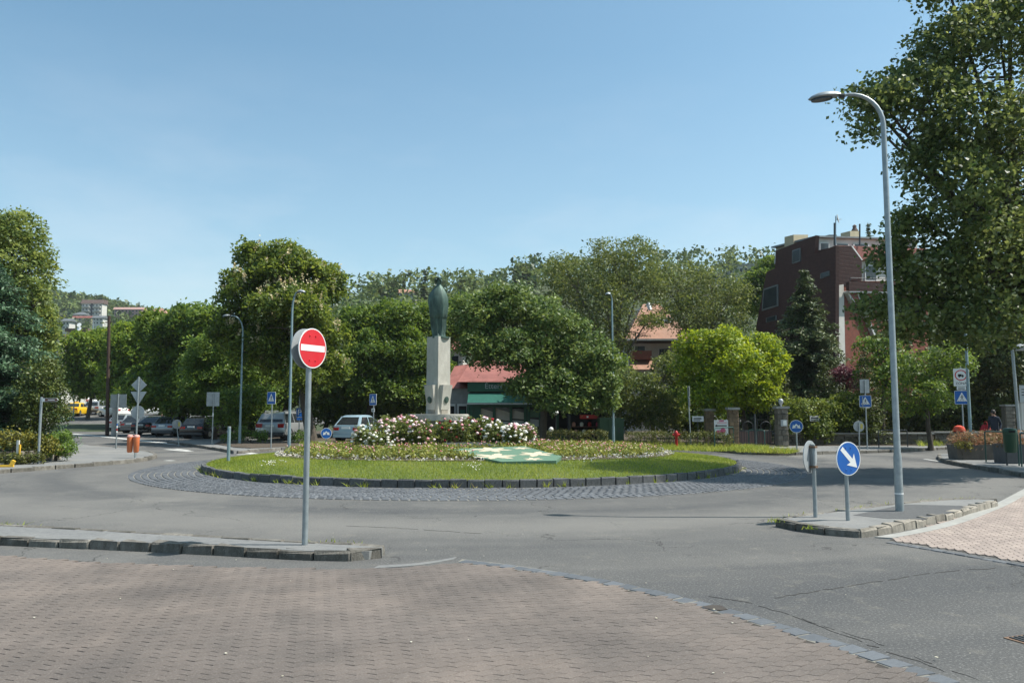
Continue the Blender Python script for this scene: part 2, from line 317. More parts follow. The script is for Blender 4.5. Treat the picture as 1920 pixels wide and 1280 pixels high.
# ------------------------------------------------------------------ asphalt
IC = Vector((-1.27, 27.9, 0)); IR = 8.9          # roundabout island
AC = Vector((-1.26, 26.8, 0)); AR = 10.45        # sett apron
def asphalt_material():
    m = bpy.data.materials.new('worn asphalt'); m.use_nodes = True; nt = m.node_tree; L = nt.links
    b = nt.nodes['Principled BSDF']; b.inputs['Roughness'].default_value = .93; b.inputs['Specular IOR Level'].default_value = .25
    g = _n(nt,'ShaderNodeNewGeometry'); P = g.outputs['Position']
    def noise(s, d, vec=P, rgh=.6):
        n = _n(nt,'ShaderNodeTexNoise'); n.inputs['Scale'].default_value = s; n.inputs['Detail'].default_value = d; n.inputs['Roughness'].default_value = rgh
        L.new(vec, n.inputs['Vector']); return n.outputs['Fac']
    def rng_(f, a, c, lo=0, hi=1):
        r = _n(nt,'ShaderNodeMapRange'); L.new(f, r.inputs['Value'])
        for k, v in zip(('From Min','From Max','To Min','To Max'), (a,c,lo,hi)): r.inputs[k].default_value = v
        return r.outputs[0]
    def mix(f, a, c, t='MIX'):
        x = _n(nt,'ShaderNodeMix', data_type='RGBA', blend_type=t)
        if isinstance(f,(int,float)): x.inputs['Factor'].default_value = f
        else: L.new(f, x.inputs['Factor'])
        for i, v in ((6,a),(7,c)):
            if isinstance(v, tuple): x.inputs[i].default_value = (*v,1)
            else: L.new(v, x.inputs[i])
        return x.outputs[2]
    # tyre-polished lanes run round the island: noise of (radius, small share of angle)
    sub = _n(nt,'ShaderNodeVectorMath', operation='SUBTRACT'); L.new(P, sub.inputs[0]); sub.inputs[1].default_value = IC
    ln = _n(nt,'ShaderNodeVectorMath', operation='LENGTH'); L.new(sub.outputs[0], ln.inputs[0])
    cx = _n(nt,'ShaderNodeCombineXYZ'); L.new(ln.outputs['Value'], cx.inputs[0])
    sep = _n(nt,'ShaderNodeSeparateXYZ'); L.new(P, sep.inputs[0])
    mm = _n(nt,'ShaderNodeMath', operation='MULTIPLY'); L.new(sep.outputs[0], mm.inputs[0]); mm.inputs[1].default_value = .10; L.new(mm.outputs[0], cx.inputs[1])
    lanes = noise(.42, 3, cx.outputs[0])
    col = mix(rng_(noise(1.1,5),.3,.7), (.106,.103,.098), (.136,.132,.124))
    col = mix(rng_(lanes,.40,.62), col, (.074,.075,.076))
    col = mix(rng_(noise(.22,4),.52,.70), col, (.165,.158,.145))
    band = _n(nt,'ShaderNodeMath', operation='SUBTRACT'); L.new(ln.outputs['Value'], band.inputs[0]); band.inputs[1].default_value = 15.0
    ab = _n(nt,'ShaderNodeMath', operation='ABSOLUTE'); L.new(band.outputs[0], ab.inputs[0])
    nb = _n(nt,'ShaderNodeMath', operation='MULTIPLY_ADD'); L.new(noise(.35,4), nb.inputs[0]); nb.inputs[1].default_value = 4.0; L.new(ab.outputs[0], nb.inputs[2])
    col = mix(rng_(nb.outputs[0],3.9,1.6,0,.8), col, (.172,.165,.152))
    dust = noise(3.5,6); col = mix(rng_(dust,.56,.75,0,.45), col, (.20,.185,.155))
    col = mix(rng_(noise(42,3),.54,.66,0,.42), col, (.29,.285,.27))
    col = mix(rng_(noise(55,3),.54,.66,0,.6), col, (.035,.035,.036))
    # hairline cracks
    v = _n(nt,'ShaderNodeTexVoronoi', feature='DISTANCE_TO_EDGE'); v.inputs['Scale'].default_value = .33
    ad = _n(nt,'ShaderNodeVectorMath', operation='ADD'); nz = _n(nt,'ShaderNodeTexNoise'); nz.inputs['Scale'].default_value = 1.6; nz.inputs['Detail'].default_value = 6
    L.new(P, nz.inputs['Vector']); L.new(P, ad.inputs[0]); L.new(nz.outputs['Color'], ad.inputs[1]); L.new(ad.outputs[0], v.inputs['Vector'])
    crk = rng_(v.outputs['Distance'], .0, .005, 1, 0); gate = rng_(noise(.25,2),.47,.54)
    ml = _n(nt,'ShaderNodeMath', operation='MULTIPLY'); L.new(crk, ml.inputs[0]); L.new(gate, ml.inputs[1])
    col = mix(ml.outputs[0], col, (.035,.034,.033))
    L.new(col, b.inputs['Base Color'])
    bp = _n(nt,'ShaderNodeBump'); bp.inputs['Strength'].default_value = .55; bp.inputs['Distance'].default_value = .012
    L.new(noise(110,3), bp.inputs['Height']); L.new(bp.outputs[0], b.inputs['Normal'])
    return m
M['asphalt'] = asphalt_material()

# ------------------------------------------------------------------ land: ground with the two hills
def crest(tab, Y, treeh):
    return (np.array([(p-960)/F*Y for p,_ in tab]), np.array([max(0,(772-y)/F*Y + EYE - treeh) for _,y in tab]))
RA = crest([(-700,470),(-300,500),(60,536),(105,545),(130,550),(190,563),(250,577),(330,590),(400,603),(520,640),(640,772)], 520, 11)
RB = crest([(330,772),(420,690),(520,600),(600,560),(660,550),(700,541),(760,531),(830,527),(880,522),(940,508),(985,496),(1020,494),(1100,490),(1250,484),(1380,496),(1420,492),(1500,480),(1700,486),(2000,500),(2400,540),(3000,600)], 260, 7)
def hill(x, y):
    x = np.asarray(x,float); y = np.asarray(y,float)
    a = np.interp(x, *RA)*sstep(170,520,y)*(1-.35*sstep(560,1200,y))
    b = np.interp(x, *RB)*(np.clip((y-105)/155,0,1)**1.15)*(1-.5*sstep(290,600,y))
    return np.maximum(a, b) + 1.2*np.sin(x*.05+1)*np.sin(y*.043)*sstep(140,220,y)
def land(x, y): return hill(x,y) + gz(x,y)
M['ground'] = mat('dry grass ground', (.038,.055,.020), (.052,.062,.026), .3, .95, .5, 4)
xs = np.concatenate([np.linspace(-1000,-560,6), np.linspace(-500,300,81), np.linspace(340,1000,8)])
ys = np.concatenate([np.linspace(-400,-60,5), np.linspace(-20,640,67), np.linspace(700,1400,8)])
grid_sheet('ground', xs, ys, lambda X,Y: land(X,Y)-.03, M['ground'])
grid_sheet('road', np.linspace(-85,48,20), np.concatenate([[-15],np.linspace(60,128,24)]), lambda X,Y: gz(X,Y), M['asphalt'])

# ------------------------------------------------------------------ stone pieces
def rough_box(sx, sy, sz, bev=.015, jit=.008, seed=0):
    """a split stone, top at z=0, length along x"""
    r = random.Random(seed); b = bmesh.new(); bmesh.ops.create_cube(b, size=1)
    for v in b.verts: v.co = Vector((v.co.x*sx, v.co.y*sy, (v.co.z-.5)*sz))
    bmesh.ops.bevel(b, geom=b.edges[:], offset=bev, segments=1, affect='EDGES')
    for v in b.verts: v.co += Vector((r.uniform(-jit,jit), r.uniform(-jit,jit), r.uniform(-jit,jit)))
    me = bpy.data.meshes.new('stone'); b.to_mesh(me); b.free(); return me
def resample(pts, step):
    pts = [Vector(p) for p in pts]; out = [pts[0]]; acc = 0; d = 0
    seg = [(pts[i+1]-pts[i]).length for i in range(len(pts)-1)]; tot = sum(seg); n = max(1, round(tot/step)); res = []
    for k in range(n+1):
        t = tot*k/n; i = 0
        while i < len(seg)-1 and t > seg[i]: t -= seg[i]; i += 1
        res.append(pts[i].lerp(pts[i+1], min(1, t/seg[i])))
    return res
def kerb_run(parent, pts, step, width, h, m, name='kerb_stone', jit=.012, bev=.02, inward=1, vary=.15, zj=.008):
    """row of single kerb stones along a line of top-edge points"""
    vars_ = [rough_box(1, width, h, bev, jit, s) for s in range(5)]
    for me in vars_: me.materials.append(m)
    ps = resample(pts, step)
    for a, c in zip(ps, ps[1:]):
        d = c-a; L_ = d.length; t = d.normalized(); nrm = Vector((-t.y, t.x, 0))*inward
        o = link(name, random.choice(vars_), parent, (a+c)/2 + nrm*(width/2) + Vector((0,0,random.uniform(-zj,zj))))
        o.rotation_euler = (random.uniform(-.02,.02), 0, math.atan2(t.y,t.x)+random.uniform(-.015,.015)); o.scale = (L_-random.uniform(.014,.03), 1, 1)
def inset(pts, d, inward=1):
    ps = [Vector(p) for p in pts]; out = []
    for i,p in enumerate(ps):
        t = (ps[min(i+1,len(ps)-1)]-ps[max(i-1,0)]); t.z = 0; t = t.normalized(); out.append(p+Vector((-t.y,t.x,0))*d*inward)
    return out
def slab_struct(name, pts, z1, m, z0=-.05):
    return tag(MB().prism([(p[0],p[1]) for p in pts], z0, z1).build(name, m), kind='structure')
def smooth_line(pts, it=2):
    pts = [Vector(p) for p in pts]
    for _ in range(it):
        q = [pts[0]]
        for a, b in zip(pts, pts[1:]): q += [a.lerp(b,.25), a.lerp(b,.75)]
        pts = q + [pts[-1]]
    return pts

# roundabout: lawn mound and its ring of kerb stones
def mound(x, y):
    r2 = ((np.asarray(x,float)-IC.x)**2 + (np.asarray(y,float)-IC.y)**2)/IR**2
    return .17 + .36*(1-np.clip(r2,0,1))
M['lawn'] = mat('lawn base', (.075,.105,.022), (.10,.125,.03), 3, .95, .4, 20)
def disc_mesh(name, R_, m, nr=12, na=72):
    v = [(IC.x, IC.y, float(mound(IC.x,IC.y)))]; f = []
    for i in range(1,nr+1):
        for j in range(na):
            q = 2*math.pi*j/na; x = IC.x+R_*i/nr*math.cos(q); y = IC.y+R_*i/nr*math.sin(q); v.append((x,y,float(mound(x,y))))
    mb = MB(); f += [(0,1+j,1+(j+1)%na) for j in range(na)]
    for i in range(nr-1):
        a = 1+i*na; f += [(a+j, a+na+j, a+na+(j+1)%na, a+(j+1)%na) for j in range(na)]
    return mb.add(v,f).build(name, m, smooth=60)
isl = disc_mesh('island_lawn', IR-.12, M['lawn']); tag(isl, kind='structure')
kerb = thing('island_kerb', None, None); kerb['kind'] = 'structure'
ring = [(IC.x+IR*math.cos(q), IC.y+IR*math.sin(q), .2) for q in np.linspace(-math.pi*1.12, math.pi*.12, 90)]
kerb_run(kerb, ring, .42, .16, .30, M['kerb_dark'], jit=.012, zj=.010)
ringb = [(IC.x+IR*math.cos(q), IC.y+IR*math.sin(q), .2) for q in np.linspace(math.pi*.12, math.pi*.88, 40)]
kerb_run(kerb, ringb, .62, .16, .30, M['kerb_dark'], jit=.012)

# ------------------------------------------------------------------ sett apron (crescent between two circles)
def piece_quads(poly, h, bev):
    """quad faces of a low paving piece over a convex polygon given as offsets"""
    P = np.asarray(poly,float); n = len(P); inner = P*(1-bev/np.linalg.norm(P,axis=1))[:,None]
    v = np.concatenate([np.c_[P,np.full(n,-h)], np.c_[P,np.full(n,-bev*.8)], np.c_[inner,np.zeros(n)]])
    f = []
    for r in (0,1):
        for i in range(n): f.append((r*n+i, r*n+(i+1)%n, (r+1)*n+(i+1)%n, (r+1)*n+i))
    o = 2*n
    if n == 4: f.append((o,o+1,o+2,o+3))
    else: f += [(o,o+1,o+2,o+3),(o,o+3,o+4,o+5)]
    return v, np.array(f)
def lay(parent, name, stuffname, items, v, f, m, top, z, tilt=.008):
    """items: (x, y, rot, sx, sy) sorted so that the largest-showing come first; single objects up to `top`, the rest one mesh"""
    me0 = []
    for s in range(4):
        vv = v.copy(); r = np.random.default_rng(s); vv[:,:2] += r.uniform(-.4,.4,(len(v),2))*tilt; vv[-len(v)//3:,2] += r.uniform(-.25,.2,len(vv[-len(v)//3:]))*tilt
        me = bpy.data.meshes.new(name); me.from_pydata([tuple(q) for q in vv],[],[tuple(q) for q in f]); me.materials.append(m); me0.append(me)
    for (x,y,a,sx,sy) in items[:top]:
        o = link(name, random.choice(me0), parent, (x,y,z+random.uniform(-.3,.2)*tilt))
        o.rotation_euler = (random.gauss(0,tilt), random.gauss(0,tilt), a); o.scale = (sx,sy,1)
    rest = np.array(items[top:])
    if len(rest):
        k = len(rest); c, s = np.cos(rest[:,2]), np.sin(rest[:,2])
        X = v[None,:,0]*rest[:,3:4]; Y = v[None,:,1]*rest[:,4:5]
        jx = rng.uniform(-.4,.4,(k,len(v)))*tilt; jy = rng.uniform(-.4,.4,(k,len(v)))*tilt
        tz = rng.normal(0,tilt,(k,1))*X + rng.normal(0,tilt,(k,1))*Y + rng.uniform(-.3,.2,(k,1))*tilt
        V = np.stack([rest[:,0:1]+X*c[:,None]-Y*s[:,None]+jx, rest[:,1:2]+X*s[:,None]+Y*c[:,None]+jy, z+v[None,:,2]+tz], -1).reshape(-1,3)
        FF = (f[None]+ (np.arange(k)*len(v))[:,None,None]).reshape(-1,4)
        o = npmesh(stuffname, V, FF, m, parent); o.data.shade_flat(); return tag(o, kind='stuff')
apron = MB()
na = 96
def crescent_r(q):   # inner edge of the apron seen from its own centre
    d = Vector((math.cos(q), math.sin(q), 0)); oc = AC-IC; bq = d.dot(oc); cq = oc.length_squared-(IR-.05)**2
    return -bq+math.sqrt(max(0,bq*bq-cq))
av = []; af = []
for j in range(na):
    q = 2*math.pi*j/na
    for r_ in (min(crescent_r(q), AR-.02), AR): av.append((AC.x+r_*math.cos(q), AC.y+r_*math.sin(q), .004))
af = [(2*j, 2*j+1, (2*j+3)%(2*na), (2*j+2)%(2*na)) for j in range(na)]
ap = apron.add(av,af).build('sett_apron', M['mortar']); tag(ap, kind='structure')
setts = []
r_ = AR-.09
while r_ > 7.2:
    n = int(2*math.pi*r_/.20); off = random.random()
    for j in range(n):
        q = 2*math.pi*(j+off)/n; x = AC.x+r_*math.cos(q); y = AC.y+r_*math.sin(q)
        if math.hypot(x-IC.x, y-IC.y) < IR+.10 or y > 35: continue
        setts.append((x, y, q+math.pi/2+random.gauss(0,.035), random.uniform(.86,1.04), random.uniform(.88,1.05)))
    r_ -= .175
setts.sort(key=lambda s: s[1])
v, f = piece_quads([(-.088,-.075),(.088,-.075),(.088,.075),(-.088,.075)], .03, .018)
lay(ap, 'sett', 'far_setts', setts, v, f, M['sett'], 300, .022)

# ------------------------------------------------------------------ block paving in the side street
def inside(pt, poly):
    x, y = pt; c = False; n = len(poly)
    for i in range(n):
        x1,y1 = poly[i]; x2,y2 = poly[(i+1)%n]
        if (y1>y) != (y2>y) and x < (x2-x1)*(y-y1)/(y2-y1)+x1: c = not c
    return c
arc_px = [(856,1055),(960,1067),(1100,1090),(1230,1118),(1370,1155),(1480,1190),(1600,1228),(1700,1263),(1790,1298),(1900,1345)]
arc = smooth_line([G(*p) for p in arc_px], 2)
top_px = [(-420,1034),(-200,1037),(0,1043),(170,1055),(400,1064),(650,1069),(780,1064)]
pav = [(p.x,p.y) for p in [G(*q) for q in top_px]] + [(p.x-.005,p.y-.02) for p in arc] + [(3.6,4.1),(-8.5,4.1)]
bp_ = tag(MB().prism(pav, -.05, .004).build('block_paving', M['joint']), kind='structure')
A_, B_ = np.array((.140,.0134)), np.array((.0247,-.102))
hexa = np.array([(0,0),(.063,.047),(.140,.0134),(.0875,-.0546),(.0247,-.102+0),(-.0525,-.068)])
hexa[4] = hexa[5] + (hexa[2]-hexa[1])
hexa = (hexa - hexa.mean(0))[::-1]
hexa = hexa*(1-.0012/np.linalg.norm(hexa,axis=1))[:,None]; hexa[:,1] *= .955   # joints across the street gape wider
def pave(poly, rot=0.0, A=A_, B=B_):
    c, s = math.cos(rot), math.sin(rot); Rm = np.array(((c,-s),(s,c))); a, b = Rm@A, Rm@B; out = []
    px_ = [p[0] for p in poly]; py_ = [p[1] for p in poly]; o = np.array((sum(px_)/len(px_), sum(py_)/len(py_)))
    N = 110
    for i in range(-N,N):
        for j in range(-N,N):
            p = o + a*i + b*j
            if min(px_)<p[0]<max(px_) and min(py_)<p[1]<max(py_) and inside(p, poly): out.append((p[0],p[1],rot,1,1))
    return out
items = pave(pav)
def inframe(it):
    t = (it[1]*cp + (0-EYE)*sp); u = it[0]/t*F+960; return -20 < u < 1940 and it[1] > 5.45
items.sort(key=lambda s: (not inframe(s), s[1]))
v, f = piece_quads(hexa, .02, .003)
lay(bp_, 'paver', 'far_pavers', items, v, f, M['paver'], 300, .016, .0035)
# row of dark setts along the paving's edge
edge = tag(MB().slab([(p.x,p.y,.003) for p in arc]+[(p.x+.05,p.y+.25,.003) for p in reversed(arc)], (0,0,-.04)).build('edge_strip', M['mortar']), kind='structure')
kerb_run(edge, [p+Vector((.0,.015,.009)) for p in arc], .185, .20, .06, M['sett_blue'], 'sett', .004, .010, 1, zj=.002)
# second, pinkish paving beyond the splitter island
pr_px = [(1668,1012),(1730,990),(1800,970),(1850,953),(1890,938),(1935,925),(2100,905),(2300,930),(2300,1110),(2060,1082),(1930,1056),(1780,1030)]
pr = [(p.x,p.y) for p in [G(*q) for q in pr_px]]
bp2 = tag(MB().prism(pr, -.05, .004).build('block_paving', M['joint']), kind='structure')
items2 = pave(pr, .5); items2.sort(key=lambda s: (s[1]+s[0]*.2))
lay(bp2, 'paver', 'far_pavers', items2, v, f, M['paver_red'], 300, .014, .0035)
border = smooth_line([G(*q) for q in [(1640,1008),(1700,998),(1770,982),(1825,962),(1868,945),(1898,929),(1920,917),(1950,905)]],2)
bd = MB(); bw = [p + Vector((.20,-.10,0)) for p in border]
bd.slab([(p.x,p.y,.018) for p in border]+[(p.x,p.y,.018) for p in reversed(bw)], (0,0,-.05)); tag(bd.build('concrete_border', M['concrete']), kind='structure')
e2 = [G(*q) for q in [(1672,1016),(1780,1034),(1930,1060),(2060,1086)]]
edge2 = tag(MB().slab([(p.x,p.y,.002) for p in e2]+[(p.x-.03,p.y-.18,.002) for p in reversed(e2)], (0,0,-.04)).build('edge_strip', M['mortar']), kind='structure')
kerb_run(edge2, [p+Vector((0,0,.012)) for p in e2], .165, .14, .05, M['sett'], 'sett', .006, .012, -1, zj=.003)
gut = smooth_line([G(*q) for q in [(700,1066),(770,1062),(815,1056),(850,1049)]],1)
tag(MB().slab([(p.x,p.y,.010) for p in gut]+[(p.x+.03,p.y+.16,.010) for p in reversed(gut)], (0,0,-.04)).build('concrete_border', M['pavement']), kind='structure')

# ------------------------------------------------------------------ traffic islands
zt = .115
m_front = smooth_line([G(*p, zt) for p in [(-360,992),(0,1006),(200,1014),(450,1026),(600,1034),(690,1034),(718,1028)]],1)
m_back = smooth_line([G(*p, zt) for p in [(724,1022),(690,1017),(640,1016),(560,1013),(300,997),(0,981),(-360,966)]],1)
med = slab_struct('traffic_island', inset(m_front,.08)+inset(m_back,.06), zt-.012, M['pavement'])
kerb_run(med, m_front, .47, .17, .3, M['kerb'], jit=.022, bev=.025, zj=.006)
kerb_run(med, m_back, .5, .12, .3, M['kerb'], jit=.012, zj=.004)
r_px = [(1452,972),(1470,977),(1530,986),(1605,993),(1640,990),(1700,979),(1760,966),(1830,949),(1872,938)]
r_bk = [(1868,934),(1850,932),(1750,935),(1640,946),(1530,960),(1465,968)]
r_front = smooth_line([G(*p, .12) for p in r_px],1); r_back = smooth_line([G(*p,.12) for p in r_bk],1)
spl = slab_struct('traffic_island', inset(r_front,.08)+inset(r_back,.06), .108, M['pavement'])
r_i = next(i for i,p in enumerate(r_front) if p.x > 5.0)
kerb_run(spl, r_front[:r_i+1], .46, .18, .32, M['kerb'], jit=.018, bev=.025, zj=.005)
kerb_run(spl, r_front[r_i:], .40, .18, .32, M['kerb_sunlit'], jit=.02, bev=.025, zj=.006)  # painted lighter where this kerb turns towards the sun
kerb_run(spl, r_back, .5, .13, .32, M['kerb'], jit=.012, zj=.004)
pt = [G(*p,.112) for p in [(1600,965),(1660,971),(1730,973),(1790,958),(1828,948),(1700,945),(1690,946)]]
tag(MB().slab(pt, (0,0,-.02)).build('asphalt_patch', M['patch']), kind='structure')

# ------------------------------------------------------------------ pavements
KZ = .13
def arcpts(c, r, a0, a1, n): return [Vector((c.x+r*math.cos(q), c.y+r*math.sin(q), KZ)) for q in np.linspace(R(a0),R(a1),n)]
back_l = [G(*p,KZ) for p in [(313,826.5),(400,838),(440,845),(462,850)]]
back_r = [G(*p,KZ) for p in [(1395,846),(1480,848),(1560,845),(1650,843.5),(1760,838),(1900,832),(2150,825)]]
front = smooth_line(back_l[:-1],1) + arcpts(IC, 13.9, 140, 35, 30)[2:-2] + smooth_line(back_r,1)
bpav = slab_struct('pavement', inset(front,.06) + [Vector((70,46,0)),Vector((70,58,0)),Vector((-6,58,0)),Vector((-16,50,0)),back_l[0]+Vector((-.3,1.5,0))], KZ-.01, M['pavement'])
kerb_run(bpav, front, .8, .14, .3, M['kerb'], jit=.015, zj=.006)
l_px = [(-260,902),(-60,884),(0,879),(80,873.5),(150,868),(230,862.5),(272,858),(294,853),(296,849.5),(280,845),(250,841),(215,837),(170,834)]
l_front = smooth_line([G(*p,KZ) for p in l_px],1)
lpav = slab_struct('pavement', inset(l_front,.06)+[Vector((-27,47,0)),Vector((-44,60,0)),Vector((-60,60,0)),Vector((-60,20,0))], KZ-.01, M['pavement'])
kerb_run(lpav, l_front, .75, .15, .3, M['kerb'], jit=.015, zj=.006)
n_px = [(1758,850),(1757,855),(1768,861),(1800,867),(1850,874.5),(1920,886),(2050,906),(2250,935)]
n_front = smooth_line([G(*p,KZ) for p in n_px],1)
npav = slab_struct('pavement', inset(n_front,.06)+[Vector((40,24,0)),Vector((40,33,0)),G(1990,846,KZ),G(1880,846.5,KZ)], KZ-.01, M['pavement'])
kerb_run(npav, n_front, .7, .15, .3, M['kerb'], jit=.015, zj=.006)
# gardens behind the pavements
def soil_poly(pts, z): return tag(MB().slab([(p[0],p[1],z) for p in pts], (0,0,-.1)).build('garden_soil', M['soil']), kind='structure')
soil_poly([(-17,52),(-10,45.5),(-2,43.8),(2,43.5),(8.5,40.6),(12.8,39.9),(70,40.5),(70,72),(-17,72)], KZ+.02)
soil_poly([G(*p,KZ) for p in [(-200,872),(-20,868),(60,862),(96,857),(132,852),(128,845),(100,836),(60,830),(-200,830)]], KZ+.03)
soil_poly([G(*p,KZ) for p in [(402,832),(440,838),(470,840),(560,836),(560,828),(420,824)]], KZ+.02)
# painted lines
def line(px, wd, name='road_marking'):
    ps = [G(*p,.004) for p in px]; n = []
    for i,p in enumerate(ps):
        t = (ps[min(i+1,len(ps)-1)]-ps[max(i-1,0)]).normalized(); n.append(p+Vector((-t.y,t.x,0))*wd)
    tag(MB().slab(ps+n[::-1],(0,0,-.0035)).build(name, M['marking']), kind='structure')
line([(128,813),(180,817.5),(250,825),(316,832)], .55)
line([(316,832),(370,837.5),(412,841.5)], .45)
line([(306,842),(350,846)], .35); line([(325,841),(350,844)], .2)
line([(430,845),(478,851.5)], .35); line([(446,852),(478,851),(540,850.5)], .3)
line([(306,863),(320,863.5)], .25)
line([(1730,860),(1790,869),(1830,875)], .12); line([(1800,872),(1920,893)], .10)

# long cracks that wander over the asphalt, and a drain cover
crk = MB(); rc = random.Random(4)
for px_line, w0_ in (([(1440,1123),(1500,1112),(1560,1104),(1650,1089),(1760,1072),(1900,1062),(1990,1050)],.012),([(1330,1118),(1400,1128),(1480,1152),(1560,1182),(1640,1212),(1720,1240),(1800,1268)],.016),([(640,985),(760,990),(900,1000)],.010),([(1500,1160),(1600,1190),(1700,1225),(1830,1275)],.009)):
    ps = resample(smooth_line([G(*q,.0) for q in px_line],1), .09); prev = None
    for i,p in enumerate(ps):
        q = p+Vector((rc.gauss(0,.012),rc.gauss(0,.014),.0035)); w_ = w0_*rc.uniform(.25,1.2)
        if prev is not None and rc.random() < .86: crk.slab([prev[0]+Vector((0,-prev[1]/2,0)), q+Vector((0,-w_/2,0)), q+Vector((0,w_/2,0)), prev[0]+Vector((0,prev[1]/2,0))], (0,0,-.0025))
        prev = (q,w_)
tag(crk.build('asphalt_crack', M['crack']), kind='structure')
# ------------------------------------------------------------------ leaves
def unit(a): return a/np.maximum(np.linalg.norm(a,axis=-1,keepdims=True),1e-9)
def leaf_quads(pos, nrm, size, asp=.55, rg=rng, fold=.25):
    """one pointed four-cornered blade per position, lying across nrm"""
    n = len(pos); t = unit(np.cross(nrm, rg.normal(size=(n,3)))); b = np.cross(nrm,t)
    s = np.asarray(size).reshape(-1,1)*np.ones((n,1)); dn = nrm*s*fold
    v = np.stack([pos-t*s*.5, pos+b*s*asp*.5-dn*.3, pos+t*s*.5-dn, pos-b*s*asp*.5-dn*.3],1)
    return v.reshape(-1,3), np.arange(n*4).reshape(n,4)
class Crown:
    K = 2.5
    """foliage gathered as sprays of leaves over the shells of several lobes"""
    def __init__(s, seed): s.rg = np.random.default_rng(seed); s.p=[]; s.n=[]; s.s=[]; s.t=[]; s.centres=[]
    def spray(s, c, nr, rad, k, size, tint, spread=.6, flat=.35):
        rg = s.rg; m = len(c); up = unit(nr); t = unit(np.cross(up, rg.normal(size=(m,3)))); b = np.cross(up,t)
        q = rg.uniform(0,2*math.pi,(m,k)); r = np.sqrt(rg.uniform(0,1,(m,k)))*rad[:,None]
        h = rg.normal(0,flat*.6,(m,k))*rad[:,None] - r*r/np.maximum(rad[:,None],.01)*.45
        pos = c[:,None]+t[:,None]*(r*np.cos(q))[...,None]+b[:,None]*(r*np.sin(q))[...,None]+up[:,None]*h[...,None]
        nn = unit(up[:,None]+rg.normal(0,spread,(m,k,3)))
        s.p.append(pos.reshape(-1,3)); s.n.append(nn.reshape(-1,3)); s.s.append((1.03*size*rg.uniform(.6,1.3,(m,k))).ravel())
        s.t.append(np.clip(tint[:,None]+rg.normal(0,.16,(m,k)),0,1).ravel()); s.centres.append(c)
    def lobes(s, lobes, dens=1.6, k=26, rad=.55, size=.2, up=.65, inner=.62, spread=.5, flat=.35, bottom=.45, wild=.2, sub=17):
        rg = s.rg; L = [(np.array(c,float),np.array(r,float)) for c,r in lobes]
        if sub:                                            # each lobe is itself a bunch of smaller boughs
            L2 = []
            for c,r in L:
                d = unit(rg.normal(size=(sub*3,3))); pick = [d[0]]
                for q in d[1:]:
                    if len(pick) < sub and min(np.linalg.norm(q-k_) for k_ in pick) > .5: pick.append(q)
                for q in pick:
                    f = rg.uniform(.26,.46); L2.append((c+q*r*(1.05-f)*rg.uniform(.85,1.16), r*f*np.array((1.12,1.12,.85))))
                L2.append((c, r*.62))
            L = L2
        for i,(c,r) in enumerate(L):
            area = 4*math.pi*((r[0]*r[1])**1.6/3+(r[0]*r[2])**1.6/3+(r[1]*r[2])**1.6/3)**(1/1.6)
            m = int(area*dens*s.K); d = unit(rg.normal(size=(m,3)))
            d = d[(d[:,2]>-bottom)|(rg.uniform(size=m)<.35)]; m = len(d)
            rr = inner+(1-inner)*rg.uniform(0,1,m)**.55; rr *= 1+rg.normal(0,wild,m)*(rr>.85)
            p = c+d*r*rr[:,None]
            keep = np.ones(m,bool)
            for j,(c2,r2) in enumerate(L):
                if j != i: keep &= (np.linalg.norm((p-c2)/r2,axis=1) > .80)|(rg.uniform(size=m)<.06)
            p, d = p[keep], d[keep]; m = len(p)
            nr = unit(d*.7+np.array((0,0,up))+rg.normal(0,.3,(m,3)))
            s.spray(p, nr, rad*rg.uniform(.6,1.35,m), k, size, np.clip(rg.normal(.45,.2,m),0,1), spread, flat)
    def build(s, name, m, parent, base, asp=.55):
        p = np.concatenate(s.p); v, f = leaf_quads(p-np.array(base), np.concatenate(s.n), np.concatenate(s.s), asp, s.rg)
        return npmesh(name, v, f, m, parent, np.concatenate(s.t))
def limbs(base, fork, lobes, r0, seed, twigs=0, crown=None, bark=None, name='trunk', parent=None, lean=None):
    r = random.Random(seed); mb = MB(); base = Vector(base); fork = Vector(fork); o = Vector(base)
    mid = base.lerp(fork,.5)+Vector((r.uniform(-.12,.12),r.uniform(-.12,.12),0))*(fork-base).length*.25
    mb.tube([base-Vector((0,0,.2))-o, base+Vector((0,0,.15))-o, mid-o, fork-o], [r0*1.5,r0*1.1,r0*.9,r0*.78], 9)
    for c, rad in lobes:
        c = Vector(c); e = c+Vector((r.uniform(-.2,.2)*rad[0],r.uniform(-.2,.2)*rad[1],rad[2]*.35))
        a = base.lerp(fork, r.uniform(.8,1.0)); k = a.lerp(e,.45)+Vector((r.uniform(-.3,.3),r.uniform(-.3,.3),(e-a).length*.10))
        mb.tube([a-o,k-o,e-o],[r0*.5,r0*.33,r0*.10],6)
        for _ in range(5):
            s_ = k.lerp(e,r.uniform(.0,.7)); d = Vector((r.gauss(0,1),r.gauss(0,1),r.gauss(.4,.7))).normalized()
            t = s_+Vector((d.x*rad[0],d.y*rad[1],d.z*rad[2]))*.8
            mb.tube([s_-o,s_.lerp(t,.5)+Vector((0,0,.12))-o,t-o],[r0*.2,r0*.12,r0*.04],4,False)
            for _ in range(twigs):
                s2 = s_.lerp(t,r.uniform(.3,1)); d2 = Vector((r.gauss(0,1),r.gauss(0,1),r.gauss(.6,.7))).normalized()
                mb.tube([s2-o,s2+d2*min(rad)*.6-o],[r0*.07,r0*.02],3,False)
    return mb.build(name, bark or M['bark'], parent)
def Lp(px, py, Y, rx, rz=None, ry=None):
    """lobe whose middle shows at px, py when it stands Y away; radii in photo pixels at that distance"""
    k = Y/F; c = AT(px,py,Y); return (tuple(c), (rx*k, (ry or rx)*k, (rz or rx)*k))
